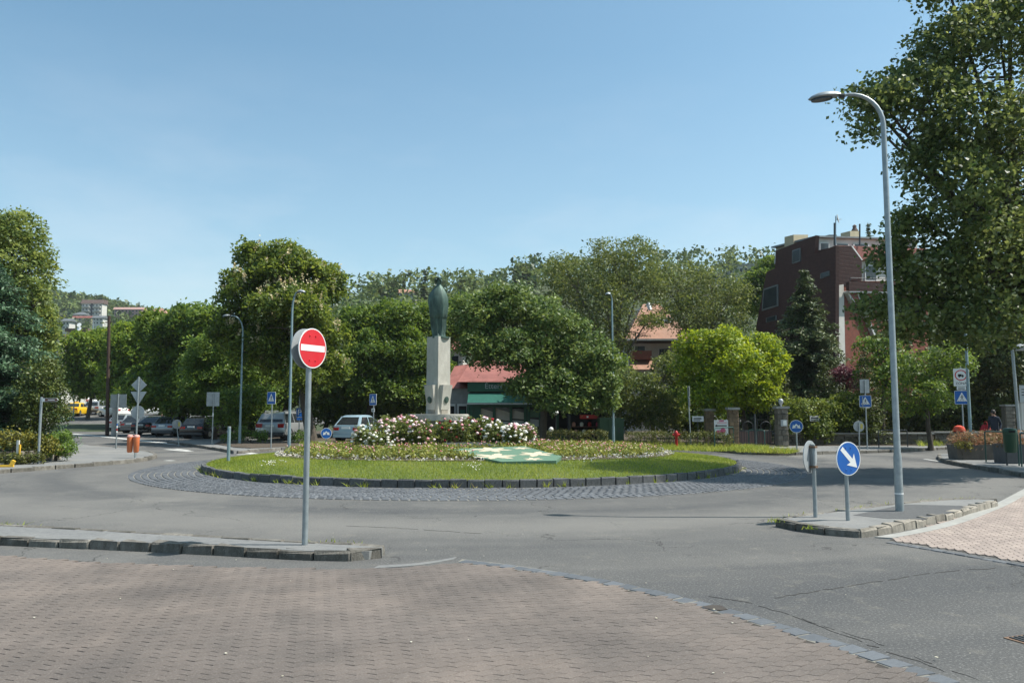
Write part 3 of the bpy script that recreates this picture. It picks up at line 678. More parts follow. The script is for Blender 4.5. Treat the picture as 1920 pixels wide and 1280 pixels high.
def tree(name, label, base, lobes, m, r0=.2, forkz=None, seed=1, group=None, bark=None, twigs=0, cat='tree', asp=.55, extra=None, **kw):
    base = Vector(base); t = thing(name, label, cat, base, 0, group)
    zs = min(c[2]-r[2]*.55 for c,r in lobes); fz = forkz if forkz is not None else max(base.z+1.2, zs)
    cx = sum(c[0] for c,_ in lobes)/len(lobes); cy = sum(c[1] for c,_ in lobes)/len(lobes)
    fork = Vector((base.x*.6+cx*.4, base.y*.6+cy*.4, fz))
    limbs(base, fork, lobes, r0, seed, twigs, bark=bark, parent=t)
    cr = Crown(seed); cr.lobes(lobes, **kw); o = cr.build('crown', m, t, base, asp)
    if extra: extra(t, cr, base)
    return t
def conifer(name, label, base, H, Rb, m, seed, levels=22, per=11, droop=.35, needle=.16, bare=.06, bark=None, group=None, dens=1.0, power=1.0, k=10):
    rg = np.random.default_rng(seed); base = Vector(base); t = thing(name, label, 'tree', base, 0, group)
    MB().tube([(0,0,-.2),(0,0,H*.5),(0,0,H*.98)],[H*.018,H*.011,.015],7).build('trunk', bark or M['bark'], t)
    br = MB(); cr = Crown(seed)
    for i in range(levels):
        f = i/(levels-1); z = H*(bare+(1-bare)*f); Rz = Rb*((1-f)**power)*1.0+.12
        for j in range(max(4,int(per*(1-f*.5)))):
            q = rg.uniform(0,2*math.pi); L_ = Rz*rg.uniform(.72,1.1); d = np.array((math.cos(q),math.sin(q),0))
            e = np.array((0,0,z))+d*L_+np.array((0,0,-droop*L_*.55+.18*L_*f)); mid = np.array((0,0,z))+d*L_*.5
            br.tube([(0,0,z),tuple(mid),tuple(e)],[.03,.02,.008],3,False)
            n = max(2,int(L_*5.5*dens)); u = (np.arange(n)+.6)/n
            c = np.array((0,0,z))*(1-u)[:,None]*1.0 + (mid[None]*2*(u*(1-u))[:,None]+e[None]*(u*u)[:,None]) - np.array((0,0,z))*(u*(1-u))[:,None]
            c = np.array((0,0,z))+ (e-np.array((0,0,z)))*u[:,None]
            nr = unit(np.tile(np.array((0,0,1.0)),(n,1))+d*.35+rg.normal(0,.2,(n,3)))
            cr.spray(c+rg.normal(0,.05,(n,3)), nr, (.20+.22*L_*.35*(1-u*.4))*rg.uniform(.8,1.3,n), k, needle, np.clip(rg.normal(.42,.2,n)+.18*(u>.75),0,1), .45, .3)
    tag(br.build('branches', M['bark'], t), kind='stuff'); cr.build('crown', m, t, (0,0,0), .34)
    return t
LM = {}
LM['plane'] = leafmat('sunny plane leaf', (.050,.088,.016), (.120,.175,.042), trans=.32)
LM['chestnut'] = leafmat('chestnut leaf', (.026,.060,.010), (.090,.140,.018), trans=.42)
LM['lime'] = leafmat('lime leaf', (.042,.090,.010), (.105,.175,.018), trans=.38)
LM['mid'] = leafmat('mid green leaf', (.026,.066,.010), (.080,.140,.018), trans=.42)
LM['ash'] = leafmat('glossy ash leaf', (.028,.064,.014), (.085,.142,.032), trans=.32, rough=.48, spec=.35)
LM['elm'] = leafmat('olive elm leaf', (.034,.060,.013), (.082,.120,.026), trans=.36)
LM['yellow'] = leafmat('yellow green leaf', (.058,.115,.006), (.150,.220,.012), trans=.4)
LM['poplar'] = leafmat('glossy poplar leaf', (.022,.048,.012), (.088,.132,.036), (.26,.30,.18), trans=.42, rough=.46, spec=.35)
LM['spruce'] = leafmat('spruce needles', (.022,.046,.018), (.066,.100,.034), trans=.1)
LM['cedar'] = leafmat('blue green cedar needles', (.018,.054,.028), (.050,.108,.054), trans=.1)
LM['yew'] = leafmat('dark yew needles', (.020,.040,.008), (.056,.084,.012), trans=.12)
LM['juniper'] = leafmat('juniper needles', (.030,.055,.010), (.120,.125,.014), trans=.12)
LM['shrub'] = leafmat('shrub leaf', (.030,.075,.010), (.085,.155,.022), trans=.32)
LM['laurel'] = leafmat('glossy laurel leaf', (.030,.060,.010), (.100,.150,.022), trans=.3, rough=.5, spec=.3)
LM['hedge'] = leafmat('privet leaf', (.026,.045,.010), (.080,.100,.022), trans=.2)
LM['hillwood'] = leafmat('far wood leaf', (.030,.060,.016), (.080,.125,.032), trans=.2)
LM['purple'] = leafmat('purple plum leaf', (.05,.018,.022), (.11,.035,.045), trans=.2)
LM['rose'] = leafmat('rose leaf', (.034,.066,.014), (.105,.145,.032), (.15,.055,.03), trans=.28)
LM['bed'] = leafmat('bedding leaf', (.055,.090,.018), (.150,.185,.035), trans=.2)
LM['grass'] = leafmat('grass blade', (.088,.140,.016), (.150,.205,.030), (.30,.27,.10), trans=.3, rough=.6, spec=.2)
LM['silver'] = leafmat('silver leaf', (.22,.26,.22), (.36,.39,.35), trans=.1)
LM['dryplant'] = leafmat('reddish planter grass', (.10,.095,.035), (.20,.13,.07), trans=.2)
LM['candle'] = leafmat('chestnut blossom', (.34,.28,.15), (.50,.42,.27), trans=.2)
def petal(name, c, c2): return leafmat(name, c, c2, trans=.15, rough=.6, spec=.2)
LM['pink'] = petal('pink rose petal', (.66,.24,.28), (.80,.56,.54)); LM['whiterose'] = petal('cream rose petal', (.68,.63,.50), (.80,.78,.70))
LM['redrose'] = petal('dark red rose petal', (.12,.010,.018), (.24,.022,.034)); LM['bedflower'] = petal('small pink flower', (.55,.10,.14), (.70,.38,.38))

# ------------------------------------------------------------------ the trees
def B(px, Y, dz=0):
    x = (px-960)/F*Y; return Vector((x, Y, gzf(x,Y)+dz))
def bloss(n, m, size=.22):
    def fn(t, cr, base):
        rg = cr.rg; c = np.concatenate(cr.centres); sel = c[rg.choice(len(c), n)]; sel = sel[sel[:,1] < base.y+1.5]
        p = (sel[:,None]+np.array((0,0,.25))+rg.normal(0,1,(len(sel),14,3))*np.array((.06,.06,.13))).reshape(-1,3)
        v, f = leaf_quads(p-np.array(base), unit(rg.normal(size=(len(p),3))), .11, .8, rg); tag(npmesh('blossoms', v, f, m, t, rg.uniform(0,1,len(p))), kind='stuff')
    return fn
# far street trees on the climbing road
D = dict(dens=1.5, k=22, rad=.75, size=.32)
tree('street_tree','yellow green street tree behind the yellow taxi', B(168,84,0), [Lp(165,650,84,44,38),Lp(140,695,84,30,30),Lp(195,690,84,40,36),Lp(225,645,84,40,34),Lp(160,725,84,30,18),Lp(215,725,84,34,22)], LM['lime'], .2, seed=11, group='trees along the climbing street', **D)
tree('street_tree','bushy bright green tree behind the leaning wooden pole', B(262,76), [Lp(240,640,76,46,40),Lp(270,690,76,50,48),Lp(225,700,76,36,40),Lp(300,640,76,44,44),Lp(255,735,75,44,20)], LM['lime'], .2, seed=12, group='trees along the climbing street', **D)
tree('street_tree','dark green tree with low crown over the white parked cars', B(330,62.5), [Lp(310,620,62,50,40),Lp(340,670,62,50,48),Lp(280,715,62,46,36),Lp(355,720,61,48,40),Lp(365,600,62,38,32),Lp(300,740,61,56,24),Lp(360,755,60,46,22)], LM['mid'], .25, seed=13, group='trees along the climbing street', **D)
tree('street_tree','mid green tree below the chestnut and above the parked estate cars', B(405,60), [Lp(390,610,60,46,40),Lp(415,660,60,44,42),Lp(345,600,60,30,26),Lp(400,720,58,60,36),Lp(440,745,57,40,26)], LM['mid'], .25, seed=14, group='trees along the climbing street', **D)
tree('roadside_tree','leaning light green tree beside the black estate car', B(412,52,.1)+Vector((0,-.6,0)), [Lp(400,650,50,46,34),Lp(455,690,49,48,36),Lp(390,715,50,48,36),Lp(460,745,48,52,28),Lp(370,680,51,32,28),Lp(430,780,48,30,18)], LM['shrub'], .16, seed=15, dens=2.2, k=24, rad=.5, size=.2)
tree('chestnut_tree','tallest rounded chestnut tree with pale blossom candles', B(587,44,.12), [Lp(530,500,45,75,52),Lp(455,545,45,52,42),Lp(600,530,46,50,48),Lp(545,570,43,75,48),Lp(440,620,45,46,36),Lp(500,655,44,58,50),Lp(600,640,45,52,52),Lp(575,700,43.5,46,34),Lp(480,480,46,36,28),Lp(625,690,44,32,30)], LM['chestnut'], .30, forkz=4.0, seed=16, extra=bloss(420, LM['candle']), dens=2.3, k=24, rad=.5, size=.22, wild=.16)
tree('garden_tree','dark understorey tree standing behind the silver off-roader', B(526,53,.12), [Lp(500,690,53,60,46),Lp(540,720,53,46,40),Lp(640,735,54,50,46)], LM['mid'], .28, seed=17, dens=1.8, k=22, rad=.55, size=.25)
tree('ash_tree','light green ash tree between chestnut and monument', B(690,54,.12), [Lp(680,612,54,52,42),Lp(735,604,54,52,40),Lp(700,660,53,60,46),Lp(660,700,53,42,48),Lp(755,655,53,46,44),Lp(715,720,53,58,40)], LM['mid'], .22, seed=18, dens=2.0, k=24, rad=.6, size=.23)
tree('ash_tree','green ash tree directly behind the statue', B(800,56,.12), [Lp(790,614,56,48,42),Lp(845,606,57,52,44),Lp(800,670,55,56,46),Lp(780,735,54,52,38),Lp(750,740,54,40,30),Lp(872,585,58,44,32)], LM['mid'], .22, seed=19, dens=2.0, k=24, rad=.6, size=.23)
tree('ash_tree','large glossy ash tree spreading over the green kiosk', B(1016,41.5,.12), [Lp(905,590,42,58,44),Lp(980,580,42,70,46),Lp(1040,620,41,64,52),Lp(905,650,41,50,42),Lp(985,655,40.5,66,44),Lp(1090,665,41,58,42),Lp(1120,700,41,46,40),Lp(1030,705,40.5,56,32),Lp(1095,735,41,50,28),Lp(930,560,42,40,26),Lp(1130,745,41,30,22),Lp(990,722,40,44,20),Lp(1045,748,40,50,22)], LM['ash'], .2, forkz=3.2, seed=20, twigs=1, dens=2.5, k=22, rad=.46, size=.19)
E = dict(dens=1.0, k=15, rad=.62, size=.20, spread=.9, flat=.6, inner=.25, wild=.2)
tree('elm_tree','tall thin-leaved elm with bare twigs showing, highest of the middle group', B(1165,62,.12), [Lp(1150,490,62,62,50),Lp(1200,480,62,46,42),Lp(1075,530,62,60,46),Lp(1130,560,61,66,52),Lp(1205,535,62,56,42),Lp(1050,500,63,34,28),Lp(1100,610,61,52,50),Lp(1150,640,61,44,60),Lp(1222,598,60,34,14),Lp(1040,560,63,40,40)], LM['elm'], .24, forkz=5.5, seed=21, twigs=6, bark=M['bark_pale'], **E)
tree('elm_tree','thin-leaved elm behind the salmon tiled roof', B(1300,64,.12), [Lp(1275,530,64,52,40),Lp(1330,540,64,60,44),Lp(1295,590,63,60,46),Lp(1365,590,63,48,46),Lp(1240,520,65,36,30),Lp(1350,640,62,48,40),Lp(1385,545,64,30,28)], LM['elm'], .22, forkz=6.0, seed=22, twigs=6, bark=M['bark_pale'], **E)
tree('young_tree','sparse tree in front of the salmon roofed house beside the hedge', B(1225,46,.12), [Lp(1190,730,45,58,40),Lp(1230,770,45,60,36),Lp(1260,690,46,40,34),Lp(1170,775,45,40,28)], LM['elm'], .13, seed=23, twigs=3, bark=M['bark_pale'], dens=2.4, k=20, rad=.45, size=.16, spread=.8)
tree('maple_tree','bright yellow green round tree over the garden gate', B(1398,43,.12), [Lp(1345,650,43,58,40),Lp(1420,660,43,52,38),Lp(1375,690,42,70,44),Lp(1310,690,43,44,40),Lp(1440,690,42.5,36,34),Lp(1340,740,42,54,34),Lp(1415,735,42,42,34),Lp(1300,650,43,30,28)], LM['yellow'], .16, forkz=2.6, seed=24, dens=2.6, k=26, rad=.44, size=.17)
conifer('spruce_tree','dark spruce standing against the brown building', B(1513,47,.12), 10.0, 4.1, LM['spruce'], 31, 26, 17, .45, .24, power=.85, k=17)
for i,(px,Y,H,Rb,lab) in enumerate([(1545,43,4.3,1.25,'dense conical yew under the spruce'),(1622,41,4.9,1.15,'tallest conical yew beside the street lamp column'),(1470,44.5,3.6,1.1,'small dark conical yew behind the stone gate pillar')]):
    conifer('yew_tree', lab, B(px,Y,.12), H, Rb, LM['yew'], 40+i, 18, 11, .0, .12, .02, group='clipped yews behind the garden wall', dens=1.3, power=.8)
tree('laurel_bush','glossy laurel bush with light shoots above the garden wall', B(1500,41,.12), [Lp(1500,765,41,36,26),Lp(1545,770,41,34,24),Lp(1475,790,41,28,22),Lp(1525,800,41,44,22)], LM['laurel'], .08, seed=32, cat='bush', dens=4.5, k=16, rad=.32, size=.15)
tree('laurel_bush','rounded laurel bush behind the stacked road signs', B(1590,41.5,.12), [Lp(1590,760,41.5,34,30),Lp(1565,785,41.5,34,26),Lp(1615,790,41.5,30,26)], LM['laurel'], .08, seed=33, cat='bush', dens=4.5, k=16, rad=.32, size=.15)
tree('plum_tree','small purple leaved plum beside the white wall strip', B(1585,44,.12), [Lp(1580,700,44,22,18),Lp(1600,715,44,20,16)], LM['purple'], .06, seed=34, dens=3.5, k=18, rad=.3, size=.14)
tree('garden_tree','light green young tree in front of the brick wall', B(1650,42.5,.12), [Lp(1640,660,42.5,40,34),Lp(1670,640,43,30,26),Lp(1655,705,42,44,34),Lp(1690,690,42,30,34)], LM['shrub'], .12, seed=35, twigs=1, dens=2.4, k=20, rad=.4, size=.16)
tree('acacia_tree','slim acacia on the pavement edge behind the low wall', B(1739,37.5,.12), [Lp(1720,690,37.5,48,40),Lp(1775,680,37.5,46,40),Lp(1740,735,37,50,36),Lp(1700,740,37.5,36,36)], LM['mid'], .11, seed=36, twigs=1, dens=2.2, k=22, rad=.42, size=.14)
for i,(px,Y,lobs,lab) in enumerate([
    (1690,47,[(1670,770,50,48),(1620,790,44,36),(1720,790,46,40)],'dark dense shrubbery tree behind the low wall and street lamp'),
    (1800,46,[(1790,700,60,56),(1830,640,60,50),(1780,780,60,46),(1850,760,52,52)],'dark tree behind the zone sign'),
    (1910,44,[(1900,690,62,60),(1930,610,60,60),(1900,780,56,44)],'dark tree behind the planters and the walking person')]):
    tree('garden_tree', lab, B(px,Y,.12), [Lp(a,b,Y,c,d) for a,b,c,d in lobs], LM['hedge'], .2, seed=50+i, group='dark garden trees behind the wall', dens=2.2, k=22, rad=.5, size=.2)
for i,(px,Y,lobs,lab) in enumerate([
    (610,58,[(600,740,60,50),(650,760,60,44)],'dark tree in the shade behind the parking sign'),
    (745,60,[(740,760,70,44),(680,770,60,40)],'dark tree in the shade behind the second crossing sign'),
    (470,60,[(470,770,60,36),(420,790,60,30)],'dark tree in the shade behind the black estate car'),
    (1290,50,[(1280,760,50,50),(1320,780,44,40)],'dark tree in the shade behind the garden gate'),
    (1430,50,[(1420,760,50,50),(1460,730,44,50)],'dark tree in the shade between maple and spruce')]):
    tree('garden_tree', lab, B(px,Y,.12), [Lp(a,b,Y,c,d) for a,b,c,d in lobs], LM['mid'], .2, seed=60+i, group='shaded garden trees', dens=1.9, k=20, rad=.6, size=.24)
tree('garden_tree','tree shading the kiosk awning behind the ash tree', B(1120,47.5,.12), [Lp(1062,688,47.2,46,28),Lp(1105,720,47.5,40,40),Lp(1020,676,47.2,36,20),Lp(1140,690,48,40,36)], LM['mid'], .16, seed=66, dens=2.0, k=22, rad=.5, size=.2)  # added behind the ash so that its crown shades the awning
# trees at the edge of the picture on the taxi side
tree('plane_tree','tall sunlit plane tree rising behind the dark cedar', B(20,36,.12), [Lp(20,430,36,60,44),Lp(60,470,36,40,40),Lp(-40,440,37,66,60),Lp(30,520,36,66,52),Lp(-70,530,37,80,80),Lp(65,560,36,34,40),Lp(20,610,36,60,52),Lp(75,640,36,34,40),Lp(85,600,36,22,24),Lp(-60,640,37,70,60),Lp(60,700,36,44,44)], LM['plane'], .35, forkz=4.2, seed=71, dens=2.4, k=24, rad=.42, size=.17)
conifer('cedar_tree','dark blue green cedar with layered branches', B(-18,32,.12), 7.6, 3.0, LM['cedar'], 72, 26, 16, .28, .18, power=.5, k=17)
tree('yew_bush','dark upright yew bush behind the brown direction sign', B(83,31,.12), [Lp(75,740,31,44,48),Lp(90,700,31,28,30),Lp(110,770,31,22,30),Lp(60,790,31,36,34)], LM['yew'], .1, seed=73, cat='bush', dens=6, k=18, rad=.26, size=.10)
tree('juniper_bush','low spreading juniper with yellow tips beside the yellow post', B(30,26.6,.14), [Lp(10,822,26.6,46,16,30),Lp(60,826,26.6,34,15,26),Lp(-50,825,26.6,46,18,30),Lp(85,832,26.8,24,14,20)], LM['juniper'], .05, forkz=.3, seed=74, cat='bush', dens=9, k=20, rad=.22, size=.085)
tree('round_bush','rounded fine leaved bush at the pavement corner', B(112,27.6,.14), [Lp(112,828,27.6,25,22),Lp(98,838,27.6,18,18),Lp(122,840,27.6,16,16)], LM['shrub'], .04, forkz=.3, seed=75, cat='bush', dens=14, k=20, rad=.16, size=.075, spread=1)
tree('ground_ivy','low ivy at the foot of the juniper bed', B(30,25.6,.14), [Lp(20,858,25.8,30,9,16),Lp(60,858,26,24,9,14)], LM['hedge'], .02, forkz=.2, seed=76, cat='ivy', dens=12, k=16, rad=.15, size=.08)
# big poplar over the lamp (its trunk stands outside the picture)
PY = 22.
tree('poplar_tree','huge dark poplar hanging over the tall street lamp', (15.6,22.5,.12),
  [Lp(1790,80,PY,95,70),Lp(1900,60,PY,110,90),Lp(1720,170,PY,90,60),Lp(1650,190,21.5,58,36),Lp(1610,180,21.3,32,22),Lp(1840,220,21,110,80),Lp(1740,290,21.5,70,60),Lp(1630,235,21.5,34,20),Lp(1800,360,21,100,80),Lp(1730,420,21.5,64,54),Lp(1860,470,21,100,90),Lp(1760,520,21.5,90,60),Lp(1675,475,22,45,24),Lp(1650,575,22,56,24),Lp(1720,600,21.5,70,44),Lp(1830,600,21,90,60),Lp(1930,330,PY,110,120),Lp(1930,560,PY,90,90),Lp(1770,-60,PY,80,70),Lp(1900,-90,23,130,90),Lp(2060,150,24,120,160),Lp(2060,450,24,120,160)],
  LM['poplar'], .22, forkz=4.5, seed=81, twigs=2, dens=2.9, k=18, rad=.42, size=.125, spread=1.0, flat=.6, inner=.45, asp=.8, wild=.14)
# ------------------------------------------------------------------ monument
MX, MY = -2.78, 30.0
k_ = 1/49.7
def zAt(py, Y=30.0): return AT(822,py,Y).z
mz0 = float(mound(MX,MY)); mon = thing('monument','stone column monument with green bronze robed statue on top','monument',(MX,MY,0))
ztop, zsl, zcol = zAt(776)-.0, zAt(788), zAt(632)
ell = lambda rx, ry, n=40: [(rx*math.cos(q), ry*math.sin(q)) for q in np.linspace(0,2*math.pi,n,endpoint=False)]
MB().prism(ell(.98,.85), mz0-.1, zsl).build('plinth', M['stone_rough'], mon, 40)
base_slab = MB().prism(ell(1.17,1.0), zsl, ztop-.02).prism(ell(1.13,.97), ztop-.02, ztop).build('base_slab', M['stone'], mon, 40)
def ring_text(s, rx, ry, z, size, a0, a1, m, parent):
    mb = MB(); n = len(s)
    for i,ch in enumerate(s):
        if ch == ' ': continue
        cu = bpy.data.curves.new('c','FONT'); cu.body = ch; cu.size = size; cu.extrude = .012; cu.align_x = 'CENTER'; cu.align_y = 'CENTER'; cu.resolution_u = 2
        tmp = bpy.data.objects.new('tmp', cu); COL.objects.link(tmp)
        me = bpy.data.meshes.new_from_object(tmp.evaluated_get(bpy.context.evaluated_depsgraph_get())); bpy.data.objects.remove(tmp)
        q = R(a0+(a1-a0)*i/(n-1)); p = Vector((rx*math.cos(q), ry*math.sin(q), z)); nv = Vector((math.cos(q)/rx, math.sin(q)/ry,0)).normalized()
        mt = Matrix.Translation(p) @ Matrix.Rotation(math.atan2(nv.x,-nv.y),4,'Z') @ Matrix.Rotation(R(90),4,'X')
        mb.add([mt @ v.co for v in me.vertices], [tuple(pp.vertices) for pp in me.polygons]); bpy.data.meshes.remove(me)
    return tag(mb.build('inscription', m, parent), kind='stuff')
ring_text('T ET DED IT S NORTON', 1.165, .995, (zsl+ztop)/2-.005, .20, 196, 338, M['stone'], base_slab)
sq = .64; th = R(41)
def sqpoly(s, rot=th): return [(s/2*(a*math.cos(-rot)-b*math.sin(-rot)), s/2*(a*math.sin(-rot)+b*math.cos(-rot))) for a,b in ((-1,-1),(1,-1),(1,1),(-1,1))]
cb = MB(); lo, hi = sqpoly(sq*1.0), sqpoly(sq*.97); n4 = 4
cb.add([(x,y,ztop) for x,y in lo]+[(x,y,zcol) for x,y in hi],[(3,2,1,0),(4,5,6,7)]+[(i,(i+1)%4,4+(i+1)%4,4+i) for i in range(4)])
cb.build('column', M['stone'], mon)
zb0, zb1 = zAt(768), zAt(722)
for kf in range(4):
    a = -th + kf*math.pi/2; nv = Vector((math.sin(a), -math.cos(a), 0)); t = Vector((math.cos(a), math.sin(a), 0)); h = sq/2
    P3 = lambda u, o, z: nv*(h+o)+t*u+Vector((0,0,z))
    b = MB(); wt, wb = .235, .195
    b.add([P3(-wb,-.01,zb0),P3(wb,-.01,zb0),P3(wb,.05,zb0),P3(-wb,.05,zb0),P3(-wt,-.01,zb1),P3(wt,-.01,zb1),P3(wt,.20,zb1),P3(-wt,.20,zb1)],
          [(0,1,2,3),(7,6,5,4),(3,2,6,7),(1,0,4,5),(2,1,5,6),(0,3,7,4)])
    bt = b.build('buttress', M['stone'], mon)
    MB().slab([P3(-.165,-.01,ztop+.001),P3(.165,-.01,ztop+.001),P3(.165,-.01,zb0),P3(-.165,-.01,zb0)], nv*.05).build('buttress_foot', M['stone_rough'], mon)
    md = MB(); f_ = .40; o_ = .05+.15*f_; zc = zb0+(zb1-zb0)*f_; tilt = (P3(0,.20,zb1)-P3(0,.05,zb0)).normalized(); out = t.cross(tilt).normalized()
    out = out if out.dot(nv) > 0 else -out; c0 = P3(.0,o_,zc)
    ringp = [c0+t*math.cos(q)*.115+tilt*math.sin(q)*.125 for q in np.linspace(0,2*math.pi,20,endpoint=False)]
    md.slab([p-out*.01 for p in ringp], out*.035)
    md.slab([c0+out*.02+t*math.cos(q)*.06+tilt*math.sin(q)*.075 for q in np.linspace(0,2*math.pi,10,endpoint=False)], out*.025)
    md.build('medallion', M['bronze'], bt)
# the bronze: (photo zoom row, left, right) of the robe
rows = [(575,372,522),(562,372,522),(556,392,484),(530,385,480),(480,375,490),(420,367,489),(411,365,494),(405,361,499),(370,360,501),(320,354,509),(270,349,508),(240,353,503),(210,366,493),(185,382,480),(165,398,466),(152,412,455),(140,414,450),(130,411,455),(118,408,460),(104,412,458),(98,418,452)]
st = MB(); n = 32; vs_ = []; fs_ = []
for i,(yy,l,r) in enumerate(rows):
    z = zAt(500+yy/4.265); cx = ((l+r)/2/4.265+720-822)*k_; a = (r-l)/2/4.265*k_
    for j in range(n):
        q = 2*math.pi*j/n; fold = 0 if i > 14 or i < 2 else .10*math.cos(7*q+i*.13)+.06*math.cos(12*q-i*.17+1)+.02*math.sin(5*q+i)
        cen = .06*math.exp(-((q-1.5*math.pi)/.16)**2) if 6 < i < 15 else 0
        rr = 1+fold*(1 if i < 7 else .5)+cen
        dp = .78 if i > 2 else 1
        vs_.append((cx+a*rr*math.cos(q), a*dp*rr*math.sin(q), z))
for i in range(len(rows)-1):
    for j in range(n): fs_.append((i*n+j,i*n+(j+1)%n,(i+1)*n+(j+1)%n,(i+1)*n+j))
fs_ += [tuple(range(n-1,-1,-1)), tuple(range((len(rows)-1)*n,len(rows)*n))]
statue = st.add(vs_,fs_).build('statue', M['bronze'], mon, 50)
zc = zAt(500+94/4.265); hx = ((428/4.265)+720-822)*k_
hb = MB(); hb.lathe([(.02,-.03),(.13,-.015),(.155,.01),(.15,.03),(.05,.05),(.02,.07)], 20, (hx,0,zc)); hb.build('halo', M['bronze'], statue, 40)
cr_ = MB().box((hx,0,zc+.14),(.016,.016,.17)).box((hx,0,zc+.155),(.075,.015,.016)).build('cross', M['bronze'], statue)
el = MB()
for s in (-1,1): el.tube([(hx+s*.09,-.0,zc-.16),(hx+s*.10,-.10,zc-.10),(hx+s*.06,-.16,zc-.03)],[.05,.045,.03],8)
el.build('hand', M['bronze'], statue, 60)

# ------------------------------------------------------------------ mosaic slab with cream leaves, dark plaque
pn = Vector((0,-.06,1)).normalized(); p0 = Vector((0,22.5,.47))
mos_px = [(823,842),(984,836),(1053,854.5),(1043,863),(940,865)]
mp = [RP(*p, p0, pn) for p in mos_px]; mo = thing('mosaic_slab','slanting green mosaic slab with cream leaf shapes in the flower bed','monument',(mp[4].x,mp[4].y,mp[4].z))
og = mo.location.copy()
MB().slab([p-og for p in mp], -pn*.22).build('slab', M['mosaic_green'], mo)
def palm(n, s, rot, seed):
    r = random.Random(seed); pts = []
    for i in range(n):
        q = rot+2*math.pi*i/n; L_ = s*(.75+.25*r.random())
        for da, rad in ((-.5,.34),(-.32,.62),(-.26,.58),(-.17,.85),(-.12,.80),(0,1.0),(.12,.80),(.17,.85),(.26,.58),(.32,.62)):
            pts.append((math.cos(q+da*2*math.pi/n*1.0)*L_*rad, math.sin(q+da*2*math.pi/n)*L_*rad))
    return pts
for i,(px,py,s) in enumerate([(869,845.3,.36),(922,843,.80),(927,855.5,.80),(977,840,.36),(1005,851,.78),(999,860.3,.33)]):
    c = RP(px,py,p0,pn); ex = Vector((1,0,0)); ey = pn.cross(ex).normalized()
    MB().slab([c+ex*u*.95+ey*v_*1.05+pn*.006-og for u,v_ in palm(6,s,.4+i*.5,i)], -pn*.01).build('leaf_inlay', M['mosaic_cream'], mo)
pl0 = Vector((0,27.4,.80)); pln = Vector((0,-.16,1)).normalized()
pq = [RP(*p,pl0,pln) for p in [(832,829.5),(905,828.5),(938,834.5),(858,838.5)]]
pq_t = thing('stone_plaque','dark grey stone plaque lying between roses and mosaic','plaque',pq[3]); o3 = pq[3]
MB().slab([p-o3 for p in pq], -pln*.16).build('slab', M['slate'], pq_t)
cq = sum(pq,Vector())/4
MB().slab([cq+(p-cq)*.9+pln*.008-o3 for p in pq], -pln*.012).build('tablet', M['darkgrey'], pq_t)

# ------------------------------------------------------------------ roses
ICO = None
def ico():
    global ICO
    if ICO is None:
        b = bmesh.new(); bmesh.ops.create_icosphere(b, subdivisions=1, radius=1); b.verts.ensure_lookup_table()
        ICO = (np.array([v.co[:] for v in b.verts]), np.array([[v.index for v in f.verts] for f in b.faces])); b.free()
    return ICO
def blobs(name, pos, rad, m, parent, base, rg, squash=.75):
    v0, f0 = ico(); k = len(pos); n = len(v0)
    s = (rad*rg.uniform(.7,1.25,k))[:,None,None]*(1+rg.normal(0,.13,(k,n,1)))
    v = (pos-np.array(base))[:,None]+v0[None]*s*np.array((1,1,squash)); f = (f0[None]+(np.arange(k)*n)[:,None,None]).reshape(-1,3)
    t = np.clip(np.repeat(rg.uniform(.1,.9,k),len(f0))+rg.normal(0,.15,k*len(f0)),0,1)
    return npmesh(name, v.reshape(-1,3), f, m, parent, t)
def rose(px, py, Y, rx, rz, mix, label, seed, nb=22):
    c, r = Lp(px,py,Y,rx,rz); c = np.array(c); r = np.array(r); base = Vector((c[0],c[1],float(mound(c[0],c[1]))))
    t = thing('rose_bush', label, 'rose bush', base, 0, 'rose bushes round the monument'); cr = Crown(seed); rg = cr.rg
    cr.lobes([(c,r)], dens=24, k=12, rad=.14, size=.085, inner=.5, bottom=.9, spread=.9, flat=.6, wild=.18, sub=0)
    cr.build('foliage', LM['rose'], t, base, .6)
    st_ = MB()
    for _ in range(9):
        d = Vector((rg.normal(0,.5),rg.normal(0,.5),1)); e = Vector(c)+Vector((d.x*r[0]*.8,d.y*r[1]*.8,r[2]*.5))-base
        st_.tube([(rg.normal(0,.08),rg.normal(0,.08),-.05), e*.5, e],[.014,.010,.005],4,False)
    st_.build('stem', M['bark'], t)
    for key, nm, frac, zlo in mix:
        k = max(3,int(nb*frac)); d = unit(rg.normal(size=(k*3,3))); d[:,1] = -np.abs(d[:,1])*.9+.1*d[:,1]
        d = unit(d); d = d[d[:,2] > zlo][:k]
        pos = c+d*r*rg.uniform(.96,1.12,(len(d),1)); tag(blobs(nm, pos, .058, LM[key], t, base, rg), kind='stuff')
PK = ('pink','pink_bloom'); WH = ('whiterose','white_bloom'); RD = ('redrose','red_bloom')
